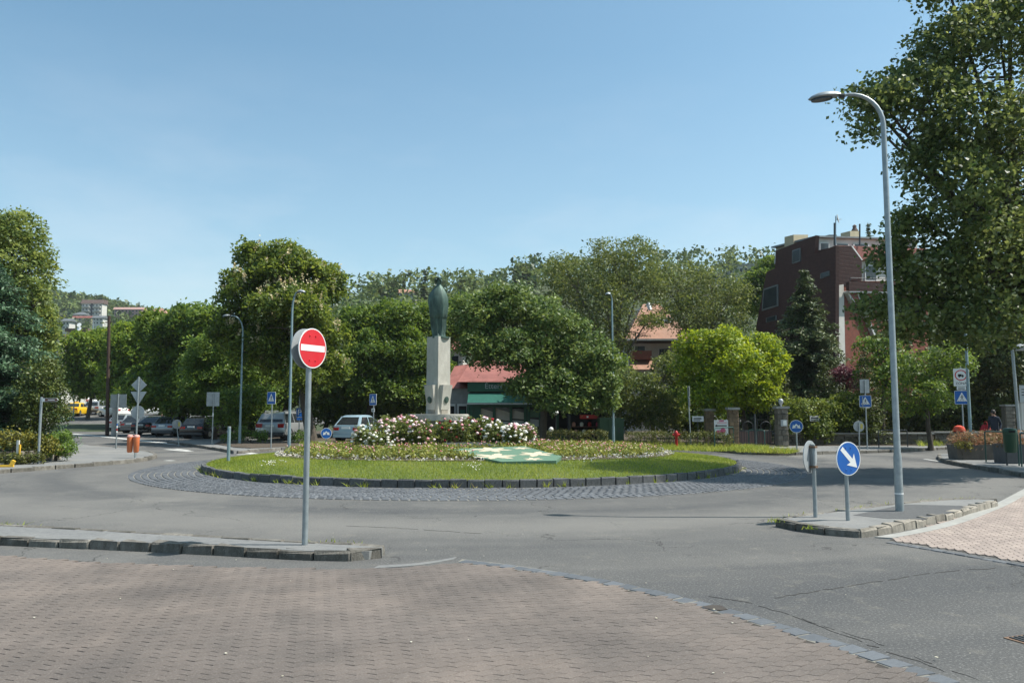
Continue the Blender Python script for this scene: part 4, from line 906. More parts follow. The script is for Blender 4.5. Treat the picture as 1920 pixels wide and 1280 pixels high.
for i,(px,py,Y,rx,rz,mix,lab) in enumerate([
  (686,822,27.6,24,24,[(*WH,2.0,-.8),(*PK,.15,.2)],'white rose bush nearest the light blue hatchback'),
  (722,815,28.6,30,30,[(*PK,.9,-.1),(*WH,.5,-.6)],'pink and white rose bush beside the white one at the car end'),
  (716,828,27.2,26,20,[(*WH,1.6,-.8)],'low white rose bush in front of the pink and white one'),
  (757,815,27.6,30,31,[(*PK,1.3,-.5),(*WH,.3,-.8)],'full pink rose bush below the monument slab'),
  (790,817,27.4,24,30,[(*PK,1.2,-.6)],'pink rose bush in front of the column, right beside the dark red one'),
  (762,800,29.3,40,20,[(*PK,1.3,.0)],'tall pink rose bush behind the others at the slab edge'),
  (835,813,28.3,26,25,[(*RD,.4,-.4),(*PK,.3,.0),(*WH,.12,.5)],'dark red rose bush in front of the column'),
  (872,810,28.3,26,26,[(*RD,.25,-.3),(*PK,.7,-.1)],'red and pink rose bush behind the stone plaque'),
  (905,808,28.6,24,26,[(*PK,.7,.0),(*RD,.25,-.4)],'pink rose bush with dark red blooms beside the plaque'),
  (932,812,28.0,24,22,[(*WH,1.7,-.7),(*PK,.3,.5)],'creamy white rose bush above the mosaic slab'),
  (962,815,27.8,24,20,[(*WH,1.8,-.7),(*PK,.4,.5)],'white rose bush topped with pink behind the mosaic'),
  (985,814,28.4,18,19,[(*PK,1.1,-.1),(*WH,.7,-.7)],'small pink and white rose bush at the kiosk end'),
  ]): rose(px,py,Y,rx,rz,mix,lab,100+i)

# ------------------------------------------------------------------ bedding plants, silver edging, grass
BX, BY, BA, BBf = -1.35, 29.2, 6.9, 6.35
def inbed(x,y,s=1.0): return ((x-BX)/(BA*s))**2+((y-BY)/(BBf*s))**2 < 1
mpoly = [(p.x,p.y) for p in mp]
bd_ = [(BX+BA*1.03*math.cos(q), BY+BBf*1.03*math.sin(q)) for q in np.linspace(0,2*math.pi,64,endpoint=False)]
bedm = MB(); vs_ = [(BX,BY,float(mound(BX,BY))+.02)]; fs_ = []
for i in range(1,9):
    for x,y in bd_: xx = BX+(x-BX)*i/8; yy = BY+(y-BY)*i/8; vs_.append((xx,yy,float(mound(xx,yy))+.02))
fs_ += [(0,1+j,1+(j+1)%64) for j in range(64)]
for i in range(7): fs_ += [(1+i*64+j,1+(i+1)*64+j,1+(i+1)*64+(j+1)%64,1+i*64+(j+1)%64) for j in range(64)]
tag(bedm.add(vs_,fs_).build('flower_bed', M['soil']), kind='structure')
def rosettes(name, pts, m, k, rad, size, h, seed, asp=.55, spread=.7):
    cr = Crown(seed); p = np.array(pts); z = mound(p[:,0],p[:,1]) if True else 0
    c = np.c_[p, z+.02+h*cr.rg.uniform(.5,1.2,len(p))]; n = len(p)
    cr.spray(c, unit(np.c_[cr.rg.normal(0,.25,(n,2)),np.ones(n)]), rad*cr.rg.uniform(.7,1.3,n), k, size, np.clip(cr.rg.normal(.5,.2,n),0,1), spread, .9)
    return tag(cr.build(name, m, None, (0,0,0), asp), kind='stuff')
pts = []; fl = []
while len(pts) < 4300:
    x = BX+random.uniform(-BA,BA); y = BY+random.uniform(-BBf,4.5)
    if not inbed(x,y,.97) or inside((x,y),mpoly) or math.hypot((x+2.6)/3.2,(y-29.5)/2.3) < 1: continue
    if random.random() < .35 and y > 30: continue
    pts.append((x,y))
rosettes('bedding_plants', pts, LM['bed'], 15, .13, .085, .12, 5)
sel = np.array(random.sample(pts, 520)); rg5 = np.random.default_rng(5)
fpos = np.c_[sel+rg5.normal(0,.05,sel.shape), mound(sel[:,0],sel[:,1])+rg5.uniform(.20,.30,len(sel))]
tag(blobs('bedding_flowers', fpos, .026, LM['bedflower'], None, (0,0,0), rg5), kind='stuff')
ed = [(BX+BA*s*math.cos(q), BY+BBf*s*math.sin(q)) for q in np.linspace(-math.pi*1.08,math.pi*.10,150) for s in (random.gauss(1.0,.012),) ]
ed = [e for e in ed if not inside(e,mpoly)]
rosettes('silver_edging_plants', ed, LM['silver'], 12, .09, .075, .06, 6)
def blades(name, pts, zf, h, wd, m, seed, lean=.45):
    rg = np.random.default_rng(seed); p = np.asarray(pts,float); n = len(p); q = rg.uniform(0,2*math.pi,n); hh = h*rg.uniform(.5,1.4,n); z = zf(p[:,0],p[:,1])
    d = np.c_[np.cos(q),np.sin(q)]*wd*.5; l = rg.normal(0,lean,(n,2))*hh[:,None]
    v = np.stack([np.c_[p-d,z-.01],np.c_[p+d,z-.01],np.c_[p+l,z+hh]],1).reshape(-1,3)
    o = npmesh(name, v, np.arange(3*n).reshape(n,3), m, None, np.clip(rg.normal(.5,.22,n)+.25*np.sin(p[:,0]*1.7)*np.sin(p[:,1]*1.3+p[:,0]*.6),0,1)); return tag(o, kind='stuff')
N = 150000; q = rng.uniform(0,2*math.pi,N); rr = (IR-.16)*np.sqrt(rng.uniform(0,1,N)); gx = IC.x+rr*np.cos(q); gy = IC.y+rr*np.sin(q)
ok = ~(((gx-BX)/(BA*1.0))**2+((gy-BY)/(BBf*1.0))**2 < 1) & (gy < 35)
blades('grass', np.c_[gx[ok],gy[ok]], mound, .05, .017, LM['grass'], 3)
cl = []
for (px,py,rx,ry,nn) in [(510,868,24,4,30),(1105,868,30,5,12),(890,878,20,4,22)]:
    for _ in range(nn):
        p = G(px+random.gauss(0,rx*.5), py+random.gauss(0,ry*.5), .33); cl.append((p.x,p.y))
cl = np.array(cl); rgc = np.random.default_rng(8)
tag(blobs('clover_flowers', np.c_[cl, mound(cl[:,0],cl[:,1])+.085], .018, LM['whiterose'], None, (0,0,0), rgc), kind='stuff')
# verge grass along the far kerb, weeds on the islands
def strip(poly_px, n, z, h=.14, wd=.03, seed=1, name='verge_grass'):
    ps = [G(*p,z) for p in poly_px]; poly = [(p.x,p.y) for p in ps]; out = []
    xs_ = [p[0] for p in poly]; ys_ = [p[1] for p in poly]
    while len(out) < n:
        c = (random.uniform(min(xs_),max(xs_)), random.uniform(min(ys_),max(ys_)))
        if inside(c,poly): out.append(c)
    return blades(name, out, lambda x,y: np.full(np.shape(x),z), h, wd, LM['grass'], seed, .7)
strip([(1020,834),(1140,836),(1200,842),(1320,846),(1440,844),(1440,838),(1300,834),(1100,828)], 9000, KZ, .16, .03, 21)
strip([(1380,847),(1480,850),(1500,846),(1400,842)], 1200, KZ, .2, .03, 22)
strip([(1720,836),(1770,836),(1765,828),(1725,828)], 700, KZ, .25, .03, 23)
strip([(640,842),(800,846),(800,836),(560,832)], 4000, KZ, .2, .03, 24)
wd = []
for a,b in zip(m_back,m_back[1:]):
    for _ in range(int((b-a).length*26)):
        if math.sin(a.x*2.3)+math.sin(a.x*5.1+1) > .3: p = a.lerp(b,random.random()); wd.append((p.x+random.gauss(0,.03),p.y+random.gauss(0,.03)))
for a,b in zip(r_back,r_back[1:]):
    for _ in range(int((b-a).length*16)): 
        if math.sin(a.x*3.1) > .1: p = a.lerp(b,random.random()); wd.append((p.x+random.gauss(0,.03),p.y+random.gauss(0,.03)))
for (px,py) in [(1456,969),(1452,972),(1520,985)]:
    p = G(px,py,.15)
    for _ in range(22): wd.append((p.x+random.gauss(0,.05),p.y+random.gauss(0,.04)))
blades('weeds', wd, lambda x,y: np.full(np.shape(x),.11), .05, .014, LM['grass'], 31, .9)
kw_ = []
for q in np.linspace(-math.pi*1.02,-.3,60):
    if random.random() < .6:
        for _ in range(random.randint(3,14)): kw_.append((IC.x+(IR+.03)*math.cos(q)+random.gauss(0,.05), IC.y+(IR+.03)*math.sin(q)+random.gauss(0,.03)))
blades('weeds', kw_, lambda x,y: np.full(np.shape(x),.02), .12, .03, LM['grass'], 32, .8)

# ------------------------------------------------------------------ hedges
def hedge(label, a, b, wd, h, seed, m='hedge', cat='hedge', name='hedge', dens=46, size=.07, group=None):
    a = Vector(a); b = Vector(b); L_ = (b-a).length; an = math.atan2(b.y-a.y,b.x-a.x); t = thing(name, label, cat, (a+b)/2, an, group)
    cr = Crown(seed); rg = cr.rg; n = int((L_*h*2+L_*wd+wd*h*2)*dens); q = rg.uniform(-1,1,(n,3)); ax = rg.choice(3,n,p=[.1,.5,.4])
    q[np.arange(n),ax] = np.sign(q[np.arange(n),ax]); q[(ax==2),2] = 1
    nr = np.zeros((n,3)); nr[np.arange(n),ax] = q[np.arange(n),ax]
    c = q*np.array((L_/2,wd/2,h/2))+np.array((0,0,h/2))+nr*rg.normal(0,.05,(n,1)); c[:,2] += .05*np.sin(c[:,0]*3+seed)
    cr.spray(c, unit(nr+np.array((0,0,.5))), np.full(n,.10), 9, size, np.clip(rg.normal(.45,.2,n),0,1), .8, .8)
    cr.build('foliage', LM[m], t, (0,0,0), .6)
    st_ = MB()
    for i in range(int(L_*4)): x = -L_/2+L_*(i+.5)/int(L_*4); st_.tube([(x,0,-.1),(x+rg.normal(0,.1),rg.normal(0,.1),h*.8)],[.03,.012],4,False)
    st_.build('stem', M['bark'], t); return t
hedge('clipped privet hedge left of the red hydrant', G(1187,834,KZ)+Vector((0,.5,0)), G(1272,838,KZ)+Vector((0,.5,0)), .8, .62, 1)
hedge('clipped privet hedge behind the green railing', G(1288,838,KZ)+Vector((0,.5,0)), G(1378,840,KZ)+Vector((0,.5,0)), .8, .66, 2)
hedge('ragged dark hedge in front of the kiosk tree', G(1000,832,KZ)+Vector((0,.8,0)), G(1140,832,KZ)+Vector((0,.8,0)), .9, .62, 3)
tree('shrub_bed','bare stemmed shrubs under the parked cars and lamp', G(470,829,KZ), [Lp(450,812,43.5,16,14),Lp(485,816,43.5,16,10),Lp(425,818,44,12,9)], LM['shrub'], .03, forkz=.3, seed=91, cat='shrub', dens=7, k=14, rad=.2, size=.1)
tree('shrub_bed','small shrub at the foot of the parking sign', G(562,832,KZ), [Lp(562,820,43,14,14)], LM['shrub'], .03, forkz=.3, seed=92, cat='shrub', dens=9, k=14, rad=.2, size=.1)

# ------------------------------------------------------------------ signs
def xz(poly, y0, y1, mb=None):
    mb = mb or MB(); return mb.slab([(x,y0,z) for x,z in poly], (0,y1-y0,0))
def circ(r, n=36, cx=0, cz=0): return [(cx+r*math.cos(q), cz+r*math.sin(q)) for q in np.linspace(0,2*math.pi,n,endpoint=False)]
def rrect(w_, h_, r, cx=0, cz=0, n=4):
    out = []
    for sx_,sz_,a in ((1,1,0),(-1,1,90),(-1,-1,180),(1,-1,270)):
        for i in range(n+1):
            q = R(a+90*i/n); out.append((cx+sx_*(w_/2-r)+r*math.cos(q), cz+sz_*(h_/2-r)+r*math.sin(q)))
    return out
def pole(t, h, r=.03, lean=(0,0), m='galv', n=10, name='pole'):
    return MB().cyl((0,0,-.15),(lean[0],lean[1],h),r,r*.97,n).build(name, M[m], t, 50)
def plate(t, poly, z, m, y=-.05, rim=None, rimpoly=None, name='sign_plate', back=True, rz=0):
    """a sheet whose face looks to -y; returns the plate (origin on the pole axis at height z)"""
    o = xz(rimpoly or poly, y, y+.012).build(name, M[rim or m], t, None, (0,0,z))
    o.rotation_euler = (0,0,rz)
    if rimpoly: xz(poly, y-.002, y-.0).build('face', M[m], o)
    return o
def bolts(o, pts, y, m='galv', r=.012):
    for x,z in pts: MB().cyl((x,y,z),(x,y-.012,z),r,r*.7,8).build('bolt', M[m], o)
def clamps(o, z, y, wd=.16): 
    for zz in z: MB().box((0,y,zz),(wd,.035,.03)).build('bracket', M['galv'], o)
def crossing(t, z, s=.6, yaw=0, h=None):
    h = h or s*1.0
    o = plate(t, rrect(s-.03,h-.03,.03), z, 'blue', -.06, 'white', rrect(s,h,.04), rz=yaw)
    y = -.064
    xz([(-s*.36,-h*.28),(s*.36,-h*.28),(0,h*.38)][::1], y, y+.0015).build('triangle', M['white'], o)
    fig = MB(); y2 = y-.002
    def q(*p): xz([(a*s,b*h) for a,b in p], y2, y2+.0015, fig)
    q(*[(.01+.035*math.cos(a), .16+.035*math.sin(a)) for a in np.linspace(0,6.28,9)[:-1]])
    q((-.03,-.02),(.04,-.02),(.045,.11),(-.03,.11)); q((-.03,-.02),(.0,-.02),(-.07,-.20),(-.105,-.20)); q((.01,-.02),(.045,-.02),(.10,-.20),(.06,-.20))
    q((-.03,.11),(-.03,.07),(-.10,.0),(-.115,.02)); q((.04,.11),(.04,.07),(.11,.03),(.115,.055))
    fig.build('pedestrian_symbol', M['black'], o)
    st_ = MB()
    for i in range(5): x = -.26+.13*i; xz([((x-.035)*s,-.275*h),((x+.01)*s,-.275*h),((x+.025)*s,-.22*h),((x-.01)*s,-.22*h)], y2, y2+.0015, st_)
    tag(st_.build('stripe_symbol', M['black'], o), kind='stuff'); clamps(o,(.12,-.12),-.033); return o
def arrow(o, pts_from, pts_to, wd, head, y, m='white', name='arrow'):
    a = Vector((pts_from[0],pts_from[1])); b = Vector((pts_to[0],pts_to[1])); d = (b-a).normalized(); n = Vector((-d.y,d.x)); c = b-d*head
    P = [a+n*wd/2, c+n*wd/2, c+n*head*.72-d*head*.18, b, c-n*head*.72-d*head*.18, c-n*wd/2, a-n*wd/2]
    return xz([(p.x,p.y) for p in P][::-1], y, y+.0015).build(name, M[m], o)
# no-entry signs, back to back on one pole
b0 = G(571.5,1019,zt)
t = thing('traffic_sign','red no entry sign with second sign behind it on grey pole','sign',b0,R(62))
ht = AT(582,653,b0.y).z - b0.z
pole(t, ht+.22, .038, n=14)
o = plate(t, circ(.247), ht, 'red', -.062, 'white', circ(.261)); xz([(-.225,-.040),(.225,-.040),(.225,.040),(-.225,.040)], -.0665, -.0645).build('white_bar', M['white'], o)
bolts(o, [(-.06,.16),(.05,.16),(-.06,-.16),(.05,-.16)], -.064, 'red', .011)
o2 = xz(circ(.261), .062, .072).build('back_plate', M['signback'], t, None, (0,0,ht-.0)); clamps(o2,(.18,-.18),.05)
# arrow sign and its neighbour on the splitter island
b1 = G(1590,975,.11); t = thing('traffic_sign','round blue keep right sign with white arrow pointing down','sign',b1,R(26))
h1 = AT(1590,859,b1.y).z-b1.z; pole(t, h1+.1, .032)
o = plate(t, circ(.250), h1, 'blue', -.055, 'white', circ(.264)); arrow(o, (-.152,.161),(.178,-.144), .074, .165, -.0595)
bolts(o, [(-.06,.17),(.05,.17),(-.06,-.175),(.05,-.175)], -.057, 'blue', .012)
b2 = G(1529,969,.11); t = thing('traffic_sign','round sign seen from its pale back on a galvanised pole','sign',b2,R(46))
h2 = AT(1527,856,b2.y).z-b2.z; pole(t, h2+.20, .032)
o = xz(circ(.262), .05, .062).build('sign_plate', M['signback'], t, None, (0,0,h2)); 
for zz in (.16,-.16): MB().box((0,-.0,zz),(.10,.10,.035)).build('bracket', M['rust'], o)
MB().box((0,.03,0),(.05,.02,.42)).build('rail', M['galv'], o)
# crossing signs
for (px,pyc,pyb,Y,s,yaw,lab) in [(511.5,746,837,37.6,.54,R(-28),'blue crossing sign beside the grey lamp post and off-roader'),
                                 (701.5,749,835,40.5,.54,R(-40),'blue crossing sign with small plate above the light blue car'),
                                 (1621,752,842,36.0,.50,R(24),'blue crossing sign under a grey sign back near the tall lamp'),
                                 (1801.5,745,842,35.2,.57,R(-27),'blue crossing sign below the white zone sign')]:
    b = B(px,Y,KZ); zc_ = AT(px,pyc,Y).z-b.z; t = thing('traffic_sign', lab, 'sign', b, 0, 'blue pedestrian crossing signs')
    crossing(t, zc_, s, yaw, s*1.06 if s < .65 else s)
    top = zc_+s*.45
    if 'small plate' in lab:
        p_ = plate(t, rrect(.24,.17,.01), zc_-.53, 'white', -.045, rz=yaw); xz([(-.09,.0),(.09,.0),(.09,.03),(-.09,.03)],-.048,-.046).build('lettering', M['black'], p_); xz([(-.09,-.05),(.05,-.05),(.05,-.025),(-.09,-.025)],-.048,-.046).build('lettering', M['black'], p_)
    if 'sign back' in lab:
        top = zc_+.95; xz(rrect(.42,.62,.02),.03,.042).build('back_plate', M['signback'], t, None, (0,0,zc_+.68)); xz(rrect(.40,.5,.02),.05,.06).build('back_plate', M['signback'], t, None, (.06,0,zc_-.05))
        t.children[-1].rotation_euler = (0,0,R(-30)); t.children[-2].rotation_euler = (0,0,R(20))
    if 'zone sign' in lab:
        top = zc_+1.35; z2 = zc_+.89
        p_ = plate(t, rrect(.58,.78,.03), z2, 'white', -.06, rz=yaw)
        ringm = MB(); outer, inner_ = circ(.235,32,0,.09), circ(.195,32,0,.09)
        for i in range(32):
            j = (i+1)%32; xz([outer[i],outer[j],inner_[j],inner_[i]], -.064,-.0615, ringm)
        ringm.build('red_ring', M['red'], p_)
        lr = MB(); xz([(-.11,.03),(.03,.03),(.03,.14),(-.11,.14)],-.064,-.0615,lr); xz([(.04,.03),(.11,.03),(.11,.08),(.08,.12),(.04,.12)],-.064,-.0615,lr); xz(circ(.024,10,-.06,.015),-.064,-.0615,lr); xz(circ(.024,10,.07,.015),-.064,-.0615,lr); lr.build('lorry_symbol', M['black'], p_)
        text('lettering','ZÓNA',.15,M['black'],p_,(0,-.0625,-.27),(R(90),0,0),.001)
        p2 = plate(t, rrect(.36,.16,.02), zc_+.41, 'white', -.055, rz=yaw)
        for dz in (.03,-.03): xz([(-.13,dz-.012),(.13,dz-.012),(.13,dz+.012),(-.13,dz+.012)],-.0585,-.0565).build('lettering', M['black'], p2)
    pole(t, top, .03)
# split-arrow signs
for (px,pyc,Y,yaw,lab) in [(614,812,40.2,R(14),'round blue sign with arrows to both sides beside the light blue car'),(1490,799,34.0,R(-16),'round blue sign with arrows to both sides by the stone gate pillar')]:
    b = B(px,Y,KZ if px > 1000 else 0.0); zc_ = AT(px,pyc,Y).z-b.z; t = thing('traffic_sign', lab, 'sign', b, yaw, 'round blue signs with two arrows')
    pole(t, zc_+.1, .03); o = plate(t, circ(.252), zc_, 'blue', -.05, 'white', circ(.272))
    arrow(o,(.02,.09),(-.17,-.09),.06,.13,-.054); arrow(o,(-.02,.09),(.17,-.09),.06,.13,-.0555)
# tilted and round sign backs
for (px,pyc,pyb,Y,r_,lean,yaw,lab) in [(334,795,828,42.6,.25,(-.16,0),R(180),'leaning small round sign back with yellow sticker near the estate cars'),(1606,799,842,35.0,.24,(.03,0),R(180),'small round sign back with yellow sticker in front of the low wall')]:
    b = B(px+ (6 if px < 500 else 0),Y,KZ); zc_ = AT(px,pyc,Y).z-b.z; t = thing('traffic_sign', lab, 'sign', b, 0, 'small round sign backs')
    pole(t, zc_+.15, .028, lean); o = xz(circ(r_,28),.03,.042).build('sign_plate', M['signback'], t, None, (lean[0],0,zc_))
    MB().slab([(r_*.25,.028,-.10),(r_*.7,.028,-.12),(r_*.75,.028,.10),(r_*.3,.028,.12)],(0,.001,0)).build('sticker', M['cream'], o)
# stacked sign backs and neighbours on the near pavement corner
b = G(254,857,KZ); Yb = b.y; t = thing('traffic_sign','pole with diamond, triangle and disc sign backs above the orange bin','sign',b,0)
kz = lambda py: AT(254,py,Yb).z-b.z
pole(t, kz(706), .032)
d_ = xz([(0,-.29),(.29,0),(0,.29),(-.29,0)],.035,.047).build('diamond_plate', M['signback'], t, None, (0,0,kz(721.5))); clamps(d_,(.12,-.12),.02,.10)
d_ = xz([(-.30,.20),(.30,.20),(0,-.30)],.035,.047).build('triangle_plate', M['signback'], t, None, (0,0,kz(744))); clamps(d_,(.1,-.02),.02,.10)
d_ = xz(circ(.25),.035,.047).build('round_plate', M['signback'], t, None, (0,0,kz(773))); clamps(d_,(.12,-.12),.02,.12)
b = G(217.5,840,KZ); t = thing('traffic_sign','wide grey sign back on a stickered pole near the pavement corner','sign',b,0); kz2 = lambda py: AT(217,py,b.y).z-b.z
pole(t, kz2(738), .032); d_ = xz(rrect(.74,.62,.02),.035,.047).build('sign_plate', M['signback'], t, None, (0,0,kz2(751.5))); clamps(d_,(.15,-.15),.02,.14)
for i,(z0_,c_) in enumerate([(1.05,'blue'),(.95,'white'),(.82,'redlamp'),(.72,'white')]): MB().cyl((0,0,z0_),(0,0,z0_+.07),.0345,.0345,10).build('sticker', M[c_], t)
b = G(397.5,833,KZ); t = thing('traffic_sign','square grey sign back beside the black estate car','sign',b,0); kz3 = lambda py: AT(397,py,b.y).z-b.z
pole(t, kz3(737), .03); d_ = xz(rrect(.66,.72,.02),.035,.047).build('sign_plate', M['signback'], t, None, (-.04,0,kz3(748))); clamps(d_,(.2,-.2),.02,.14); MB().cyl((0,0,1.45),(0,0,1.62),.033,.033,10).build('sticker', M['white'], t)
# brown direction sign
b = G(71.5,868.5,KZ); t = thing('direction_sign','brown arrow sign on a tall galvanised post by the bushes','sign',b,R(-8)); kz4 = lambda py: AT(71,py,b.y).z-b.z
pole(t, kz4(744), .04); o = xz([(.04,-.055),(.56,-.055),(.63,0),(.56,.055),(.04,.055)],-.02,-.006).build('sign_plate', M['white'], t, None, (0,0,kz4(749.5)))
xz([(.14,-.045),(.555,-.045),(.615,0),(.555,.045),(.14,.045)],-.0225,-.0205).build('face', M['brown'], o); xz([(.25,-.012),(.50,-.012),(.50,.012),(.25,.012)],-.0245,-.023).build('lettering', M['white'], o)
# parking sign, railing sign pole
b = B(563,45,KZ); t = thing('parking_sign','blue parking sign on a thin pole between lamp and big trunk','sign',b,R(20)); zc_ = AT(563,773,45).z-b.z
pole(t, AT(562,741,45).z-b.z, .028); o = plate(t, rrect(.34,.50,.03), zc_, 'blue', -.045, 'white', rrect(.37,.53,.04)); text('lettering','P',.46,M['white'],o,(0,-.049,.0),(R(90),0,0),.001)
xz(rrect(.3,.12,.01),-.045,-.033).build('lower_plate', M['blue'], t, None, (0,0,zc_-.36))
b = B(1293,38.5,KZ); t = thing('traffic_sign','sign pole with plates turned edge on behind the hedge','sign',b,0); h_ = AT(1289,724,38.5).z-b.z
pole(t, h_, .032, (-.09,0)); 
for (zc_,hh) in ((h_-.25,.5),(h_-.75,.4)): o = xz(rrect(.5,hh,.02),-.05,-.038).build('sign_plate', M['signback'], t, None, (-.06,0,zc_)); o.rotation_euler = (0,0,R(76))
# ------------------------------------------------------------------ street lamps
def lamp(label, base, h, yaw, reach, r0, r1, rise=.9, head=.62, m='galv_blue', big=False, group='arched street lamps'):
    """column along z, arm and lantern towards local +x"""
    t = thing('street_lamp', label, 'street lamp', base, yaw, group)
    zs = h-rise; arm = [(0,0,-.2),(0,0,.9),(0,0,1.0),(0,0,zs)]; rr = [r0*1.25,r0*1.22,r0,r1*1.08]
    for i in range(1,9):
        q = R(90)*i/8; arm.append((reach*.78*(1-math.cos(q)), 0, zs+rise*math.sin(q))); rr.append(r1*(1.05-.35*i/8))
    arm.append((reach,0,zs+rise-.02)); rr.append(r1*.65)
    MB().tube(arm, rr, 14).build('pole', M[m], t, 50)
    hd = MB(); L_ = head; n = 14; vs_ = []; fs_ = []
    st_ = [(0,.035,.035),(.06,.06,.05),(.2,.11,.075),(.45,.145,.095),(.7,.135,.085),(.9,.085,.055),(1.0,.02,.015)]
    for (u,wd_,hh) in st_:
        for j in range(n):
            q = 2*math.pi*j/n; s = math.sin(q); vs_.append((reach-.03+u*L_, wd_*math.cos(q), zs+rise+.01+(hh*s if s > 0 else hh*.25*s)-.04*u))
    for i in range(len(st_)-1):
        for j in range(n): fs_.append((i*n+j,i*n+(j+1)%n,(i+1)*n+(j+1)%n,(i+1)*n+j))
    fs_ += [tuple(range(n-1,-1,-1)), tuple(range((len(st_)-1)*n,len(st_)*n))]
    hdo = hd.add(vs_,fs_).build('lamp_head', M['galv'], t, 50)
    ln = MB(); ln.slab([(reach+.20*L_+L_*.33*(1+math.cos(q)), .105*math.sin(q), zs+rise-.005-.04*(.2+.33*(1+math.cos(q)))) for q in np.linspace(0,2*math.pi,18,endpoint=False)], (0,0,-.035)); ln.build('lens', M['glass'], hdo)
    MB().cyl((reach-.09,0,zs+rise-.015),(reach-.0,0,zs+rise-.01),.045,.045,10).build('collar', M['darkgrey'], t)
    if big: MB().cyl((0,0,.28),(0,0,.305),r0*1.28,r0*1.28,14).build('band', M['white'], t); MB().box((0,-r0*1.2,.75),(.07,.02,.25)).build('access_door', M[m], t)
    return t
bL = G(1687,957,.115)
lamp('tallest silver street lamp standing on the splitter island', bL, AT(1600,172,bL.y).z-bL.z, R(166), .72, .056, .042, .62, .56, 'galv', True)
lamp('street lamp with white lantern between square sign and crossing sign', B(453,42.5,KZ), AT(440,592,42.5).z-KZ, R(180), .75, .06, .042, .85, .4)
lamp('street lamp rising beside the no entry sign', B(545,34.4,KZ), AT(555,548,34.4).z-KZ, R(-25), .35, .06, .042, .9, .35)
lamp('street lamp behind the lawn in front of the thin elm', B(1149,41,KZ), AT(1138,553,41).z-KZ, R(-120), .35, .06, .04, .35, .35)
b = G(1822,858.5,KZ); lamp('lamp column rising into the poplar beside the concrete planters', b, 6.8, R(180), .75, .055, .042, .85, .4)
b = B(1907,29,KZ); t = thing('bus_stop_post','silver post with two grey boards at the picture edge','post',b,0); h_ = AT(1900,655,29).z-b.z
pole(t, h_, .055, (-.12,0)); o = plate(t, rrect(.5,.62,.03), AT(1900,738,29).z-b.z, 'signback', -.09); o.location.x = .25
for dz in (.14,.04,-.06): xz([(-.18,dz),(.18,dz),(.18,dz+.03),(-.18,dz+.03)],-.0935,-.091).build('lettering', M['black'], o)
o = MB().lathe([(.0,0),(.26,.02),(.28,.12),(.2,.22),(.05,.26)],16,(.25,0,h_-.05)).build('lantern', M['signback'], t, 40)
# far small lamp heads
b = B(141,84); t = lamp('small white street lamp above the taxi', b, AT(141,676,84).z-b.z, R(180), .9, .06, .04, .8, .9)

# ------------------------------------------------------------------ small street furniture
b = G(428,865,.22); b.z = float(mound(b.x,b.y)); t = thing('bollard','pale blue grey bollard at the lawn edge','bollard',b,0)
hb_ = AT(428,799,b.y).z-b.z; MB().cyl((0,0,-.1),(0,0,hb_-.06),.052,.052,14).build('post', M['galv_blue'], t, 50); MB().cyl((0,0,hb_-.06),(0,0,hb_),.056,.05,14).build('cap', M['galv'], t, 50); MB().box((-.045,-.02,hb_-.17),(.03,.05,.07)).build('bracket', M['galv'], t)
b = G(249,850,KZ)+Vector((-.0,.5,0)); b = Vector((AT(249,848,29.2).x,29.2,KZ)); t = thing('litter_bin','orange twin litter bin with faded pink lids by the sign pole','litter bin',b,0)
zb_ = AT(249,848,29.2).z-b.z; zt_ = AT(249,815,29.2).z-b.z
for s in (-1,1):
    o = MB().lathe([(.07,zb_),(.10,zb_+.04),(.115,zt_-.10),(.11,zt_-.07)],16,(s*.118,0,0),.95,.9).build('bin', M['orange'], t, 45)
    MB().lathe([(.118,zt_-.075),(.112,zt_-.03),(.07,zt_),(.02,zt_+.01)],16,(s*.118,0,0),.95,.9).build('lid', M['peach'], o, 45)
MB().cyl((0,.16,-.1),(0,.16,zt_),.025,.025,8).build('post', M['galv'], t); MB().box((0,.13,zt_-.25),(.34,.03,.04)).build('bracket', M['galv'], t)
b = G(33,869,KZ); t = thing('marker_post','battered yellow and white marker post beside the juniper','post',b,0)
MB().prism([(-.055,-.03),(.02,-.03),(.02,.03),(-.055,.03)],-.05,AT(33,825,b.y).z-b.z).build('white_side', M['roughwhite'], t); MB().prism([(.022,-.03),(.065,-.03),(.065,.03),(.022,.03)],-.05,.62).build('yellow_side', M['yellow'], t)
MB().prism([(-.1,-.1),(.16,-.1),(.16,.1),(-.1,.1)],0,.02).build('foot_plate', M['darkgrey'], t)
b = G(12,875,KZ); t = thing('yellow_barrier','yellow steel barrier foot lying on the pavement','barrier',b,R(10))
MB().box((-.3,0,.03),(1.0,.09,.06)).build('rail', M['yellow'], t); MB().box((.17,0,.12),(.10,.09,.16),0,0,R(25)).build('bracket', M['yellow'], t)
# low retaining wall of pale stones at the bush bed
b = G(85,862,KZ); t = thing('low_stone_wall','low pale stone edging under the bushes','wall',b,0)
vv = [rough_box(.42,.22,.34,.02,.012,s) for s in range(3)]; [me.materials.append(M['stone_rough']) for me in vv]
for i,px in enumerate([8,28,48,68,84,97]):
    p = G(px,866-.045*px,KZ); o = link('stone', vv[i%3], t, p-b+Vector((0,.12,.33))); o.rotation_euler = (0,0,R(9))
